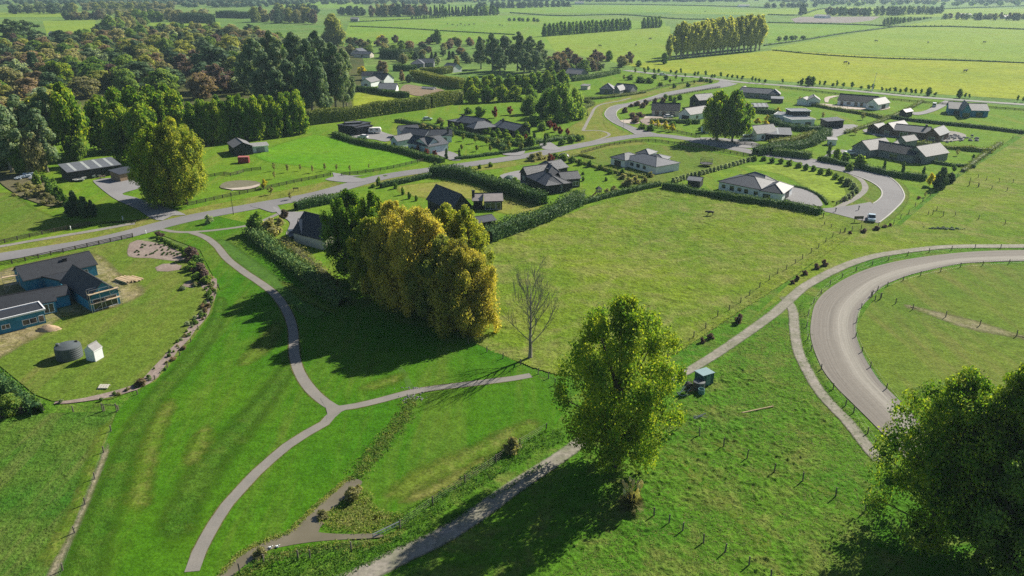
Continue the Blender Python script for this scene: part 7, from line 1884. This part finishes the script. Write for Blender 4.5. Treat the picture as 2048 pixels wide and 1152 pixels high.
T("shrub_green", "bush", "leafy shrub in the beds round the long black house", "bush", "shrubs round the long black house", [(958, 232, 208, 26), (935, 228, 212, 22), (912, 262, 250, 10), (968, 268, 250, 18), (985, 275, 258, 16), (1000, 276, 260, 14), (1015, 282, 262, 20), (1038, 288, 264, 22), (1060, 292, 268, 24), (1052, 258, 240, 16), (1070, 252, 228, 26), (1085, 262, 240, 22), (1095, 282, 262, 14), (1064, 246, 226, 20), (1140, 286, 268, 20), (1125, 290, 276, 18), (1155, 282, 266, 18), (1165, 280, 268, 12)])
T("young_col", "young_tree", "slim upright tree at the driveway gate of the pale blue house", "young tree", "slim trees at the gate of the pale blue house", [(893, 318, 297, 9), (919, 318, 296, 8), (1068, 288, 262, 10), (1090, 292, 266, 11)])
T("shrub_tan", "bush", "rounded autumn shrub by the hedge behind the pale blue house", "bush", "autumn shrubs behind the pale blue house", [(880, 246, 232, 16), (845, 256, 244, 16), (860, 262, 250, 12), (875, 262, 252, 10), (826, 304, 290, 10), (800, 246, 238, 10)])
T("shrub_tan", "bush", "brown and grey shrub in the border left of the farm driveway", "bush", "shrub border left of the farm driveway", [(60, 378, 360, 22), (80, 384, 366, 22), (45, 384, 370, 18), (70, 396, 380, 20), (92, 398, 382, 20), (105, 408, 392, 18), (55, 394, 380, 18), (88, 410, 396, 16), (98, 384, 368, 16), (118, 412, 398, 14), (38, 374, 362, 16), (30, 392, 384, 12)])
T("shrub_green", "bush", "upright green shrub in the border by the farm driveway", "bush", "upright shrubs left of the farm driveway", [(78, 372, 336, 20), (100, 392, 354, 22), (120, 404, 366, 26), (112, 388, 350, 20), (132, 412, 384, 20), (90, 365, 345, 18)])
T("round_dark", "tree", "dark evergreen clump on the lawn left of the farm driveway", "tree", "dark evergreens left of the farm driveway", [(155, 432, 380, 26), (172, 436, 392, 28), (142, 432, 402, 26), (186, 434, 400, 22)])
T("shrub_purple", "bush", "purple brown shrub at the top of the curved bed", "bush", "brown shrubs at the top of the curved bed", [(384, 520, 488, 34), (400, 546, 522, 30), (410, 560, 534, 28), (318, 474, 460, 20)])
T("shrub_green", "bush", "dark green shrub at the top of the curved bed", "bush", "green shrubs at the top of the curved bed", [(374, 512, 492, 26), (394, 532, 506, 30), (386, 540, 518, 26), (396, 562, 542, 26), (416, 568, 548, 24)])
bp = spline([G(*p) for p in P("372,578 410,560 420,575 424,592 411,620 390,648 360,690 325,730 290,765 240,787 170,801 110,807")], 1.0)
rgv = random.Random(21)
for i in range(0, len(bp) - 1, 1):
    if rgv.random() < (.95 if i < 40 else .55):
        for q in range(2 if i < 34 else 1):
            x, y = bp[i] + np.array((rgv.gauss(0, .6), rgv.gauss(0, .5)))
            k = rgv.choice(["shrub_green", "shrub_tan", "shrub_rust", "shrub_grey", "shrub_green", "shrub"])
            s_ = rgv.uniform(.35, .95) * (1.25 if i < 30 else .8)
            tree(k, 0, 0, world=(x, y), h=s_, w=s_ * 1.15, name="shrub", label="small mixed shrub in the curved mulch bed round the building site", cat="shrub", group="shrubs in the curved mulch bed", rng=rgv, z=.12)
for px_, py_, s_, k in ((284, 772, 1.5, "shrub_rust"), (368, 700, .9, "shrub_rust"), (345, 722, .9, "shrub_rust")):
    tree(k, px_, py_, h=s_, w=s_ * 1.5, name="flax_bush", label="orange brown flax clump at the lower end of the curved bed" if px_ == 284 else "reddish flax clump midway along the curved bed", cat="bush", group=None if px_ == 284 else "reddish flax midway along the curved bed", rng=rgv)
for i in range(46):
    px_ = 270 + 95 * rgv.random(); py_ = 488 + 24 * rgv.random() + (px_ - 270) * .02
    tree("shrub", px_, py_, h=.4, w=.6, name="shrub", label="tiny dark shrub dotted over the upper mulch bed", cat="shrub", group="tiny shrubs on the upper mulch bed", rng=rgv, z=.14)
for i in range(18):
    t_ = i / 17; tree("shrub_green", 315 + 65 * t_, 478 + 32 * t_ + rgv.uniform(-2, 2), h=1.1, w=1.2, name="shrub", label="dark shrub in the line edging the upper mulch bed", cat="shrub", group="shrub line edging the upper mulch bed", rng=rgv, z=.12)
T("round_green", "tree", "dark green tree at the lower left corner behind the rail fence", "tree", None, [(20, 828, 790, 60)])
T("shrub_purple", "bush", "purple grey gorse like bush on the bank beside the farm track", "bush", "purple bushes on the bank beside the farm track",
  [(1478, 646, 624, 18), (1421, 678, 664, 16), (1404, 686, 672, 12), (1593, 562, 548, 10), (1610, 550, 538, 12), (1632, 538, 524, 14), (1648, 532, 516, 14), (1585, 568, 558, 10), (1700, 468, 460, 8), (1728, 465, 455, 14), (1752, 460, 450, 14), (1770, 455, 448, 12), (1780, 452, 445, 8)])
T("shrub_tan", "bush", "wiry bush on the creek bank beside the wider pool", "bush", None, [(704, 1000, 966, 34)])
T("shrub_tan", "bush", "small bush standing in the creek edge", "bush", "small bushes at the creek edge", [(646, 1036, 1018, 24), (520, 1115, 1092, 26), (718, 980, 966, 14)])
T("shrub_tan", "bush", "grey brown twiggy bush near the wire fence left of the central poplar", "bush", None, [(1024, 905, 868, 34)])
# ---- rank growth that nobody could count
rt = np.random.default_rng(31)
def along(px, n, sd, h0, h1):
    c = spline([G(*p) for p in px], .5); i = rt.integers(0, len(c), n)
    return np.stack([c[i, 0] + rt.normal(size=n) * sd, c[i, 1] + rt.normal(size=n) * sd, rt.uniform(h0, h1, n)], 1)
def inside(px, n, h0, h1):
    g = spline([G(*p) for p in px], 1.0, True); a, b = g.min(0), g.max(0); out = []
    q = rt.uniform(a, b, (n * 4, 2)); q = q[inpoly(q[:, 0], q[:, 1], g)][:n]
    return np.column_stack([q, rt.uniform(h0, h1, len(q))])
tufts("reeds", "reed", along(P("822,802 800,845 770,880 748,910 728,935 712,955"), 900, .65, .3, .6), .10, "green reeds filling the drain below the culvert", per=9)
tufts("bank_reeds", "reed", along(P("700,958 672,980 640,1008 612,1034 580,1064 548,1078 512,1092 478,1112 450,1140 430,1165"), 800, .2, .2, .42), .08, "tufty reeds lining the left creek bank", per=8, cat=None)
tufts("bank_grass", "reed", np.concatenate([inside(P("640,1042 690,1002 735,985 760,1022 810,1030 780,1050 748,1066 690,1066 645,1058"), 700, .3, .7), along(P("475,1160 520,1132 570,1110 622,1100 670,1093 750,1088 795,1068"), 700, .35, .2, .42)]), .09, "rank grass on the right creek bank", per=8)
tufts("rank_grass", "lush", np.concatenate([inside(P("480,1160 540,1108 660,1092 760,1085 860,1040 990,955 1080,905 1130,880 1105,860 1000,905 930,948 860,1000 790,1030 800,1060 960,1010 1100,925 1140,905 1060,945 990,990 900,1050 800,1100 700,1150 600,1190"), 2600, .3, .75)]), .10, "rank green grass between the reserve and the dirt track", per=9)
tufts("field_tufts", "reed", inside(P("1290,870 1350,800 1420,760 1480,700 1560,640 1592,700 1640,800 1725,885 1760,960 1740,1060 1560,1190 1300,1260 1100,1200 1200,1000"), 9000, .10, .34), .07, "coarse grass tufts over the rough pasture", per=9, spread=.8)
tufts("bank_tufts", "reed", along(P("1345,708 1400,672 1450,640 1500,604 1560,560 1620,518 1680,476"), 900, .55, .2, .5), .09, "coarse grass along the paddock fence bank", per=7)
tufts("track_tufts", "lush", along(P("1600,610 1604,660 1616,715 1640,760 1668,800 1700,835 1740,880"), 700, .45, .12, .35), .08, "grass strip between the race track and the farm track", per=7)
tufts("paddock_tufts", "reed", inside(P("985,600 1100,450 1320,378 1640,432 1690,462 1600,540 1480,620 1345,705 1240,738 1100,735 1010,705 940,668"), 9000, .08, .30), .09, "coarse grass tufts over the big paddock", per=7, spread=.9)

def clusters(cs, n, r, h0, h1):
    out = []
    for px, py in cs:
        x, y = G(px, py); m = int(n * rt.uniform(.6, 1.4))
        out.append(np.column_stack([x + rt.normal(size=m) * r * 1.4, y + rt.normal(size=m) * r, rt.uniform(h0, h1, m)]))
    return np.concatenate(out)
tufts("rush_tufts", "grey", clusters(P("1165,465 1190,458 1250,445 1300,460 1340,430 1375,440 1400,455 1310,475 1270,500 1225,480 1480,480 1530,470 1580,500 1500,540 1440,520 1600,470 1560,440 1450,430 1340,540 1180,560 1130,600 1250,620 1060,540 1040,500 1090,490 1230,400 1290,400 1420,560 1380,600 1100,660 1200,680 1290,650"), 16, 3.0, .12, .38), .07, "grey green rush tufts scattered over the big paddock", per=10)
tufts("weed_tufts", "lush", np.concatenate([clusters(P("40,870 90,880 140,900 60,930 30,980 110,960 70,1020 30,1060 90,1080 50,1130 150,860 20,900"), 30, 1.6, .08, .26), clusters(P("1460,740 1500,700 1560,760 1520,800 1600,820 1480,860 1560,880 1640,880 1400,840 1420,920 1340,960 1500,980 1600,1000 1400,1040 1480,1080 1300,1100 1200,1120"), 40, 1.8, .12, .36)]), .07, "darker green weed tufts in the rough pastures", per=10)
# ================================================================ air
t = bpy.data.materials.new("haze_air"); t.use_nodes = True; tn = t.node_tree
for n_ in list(tn.nodes): tn.nodes.remove(n_)
ou = tn.nodes.new("ShaderNodeOutputMaterial"); pv = tn.nodes.new("ShaderNodeVolumePrincipled")
pv.inputs["Color"].default_value = (0.62, 0.86, 1.0, 1); pv.inputs["Density"].default_value = 0.00009; pv.inputs["Anisotropy"].default_value = 0.3
tn.links.new(pv.outputs[0], ou.inputs["Volume"])
m = MB(); m.obox((-9500, -400, -2), (19000, 0, 0), (0, 15000, 0), (0, 0, 70))
tag(m.build("haze", t), kind='stuff', label="pale blue air over the distant fields")
S.cycles.volume_step_rate = 1.0
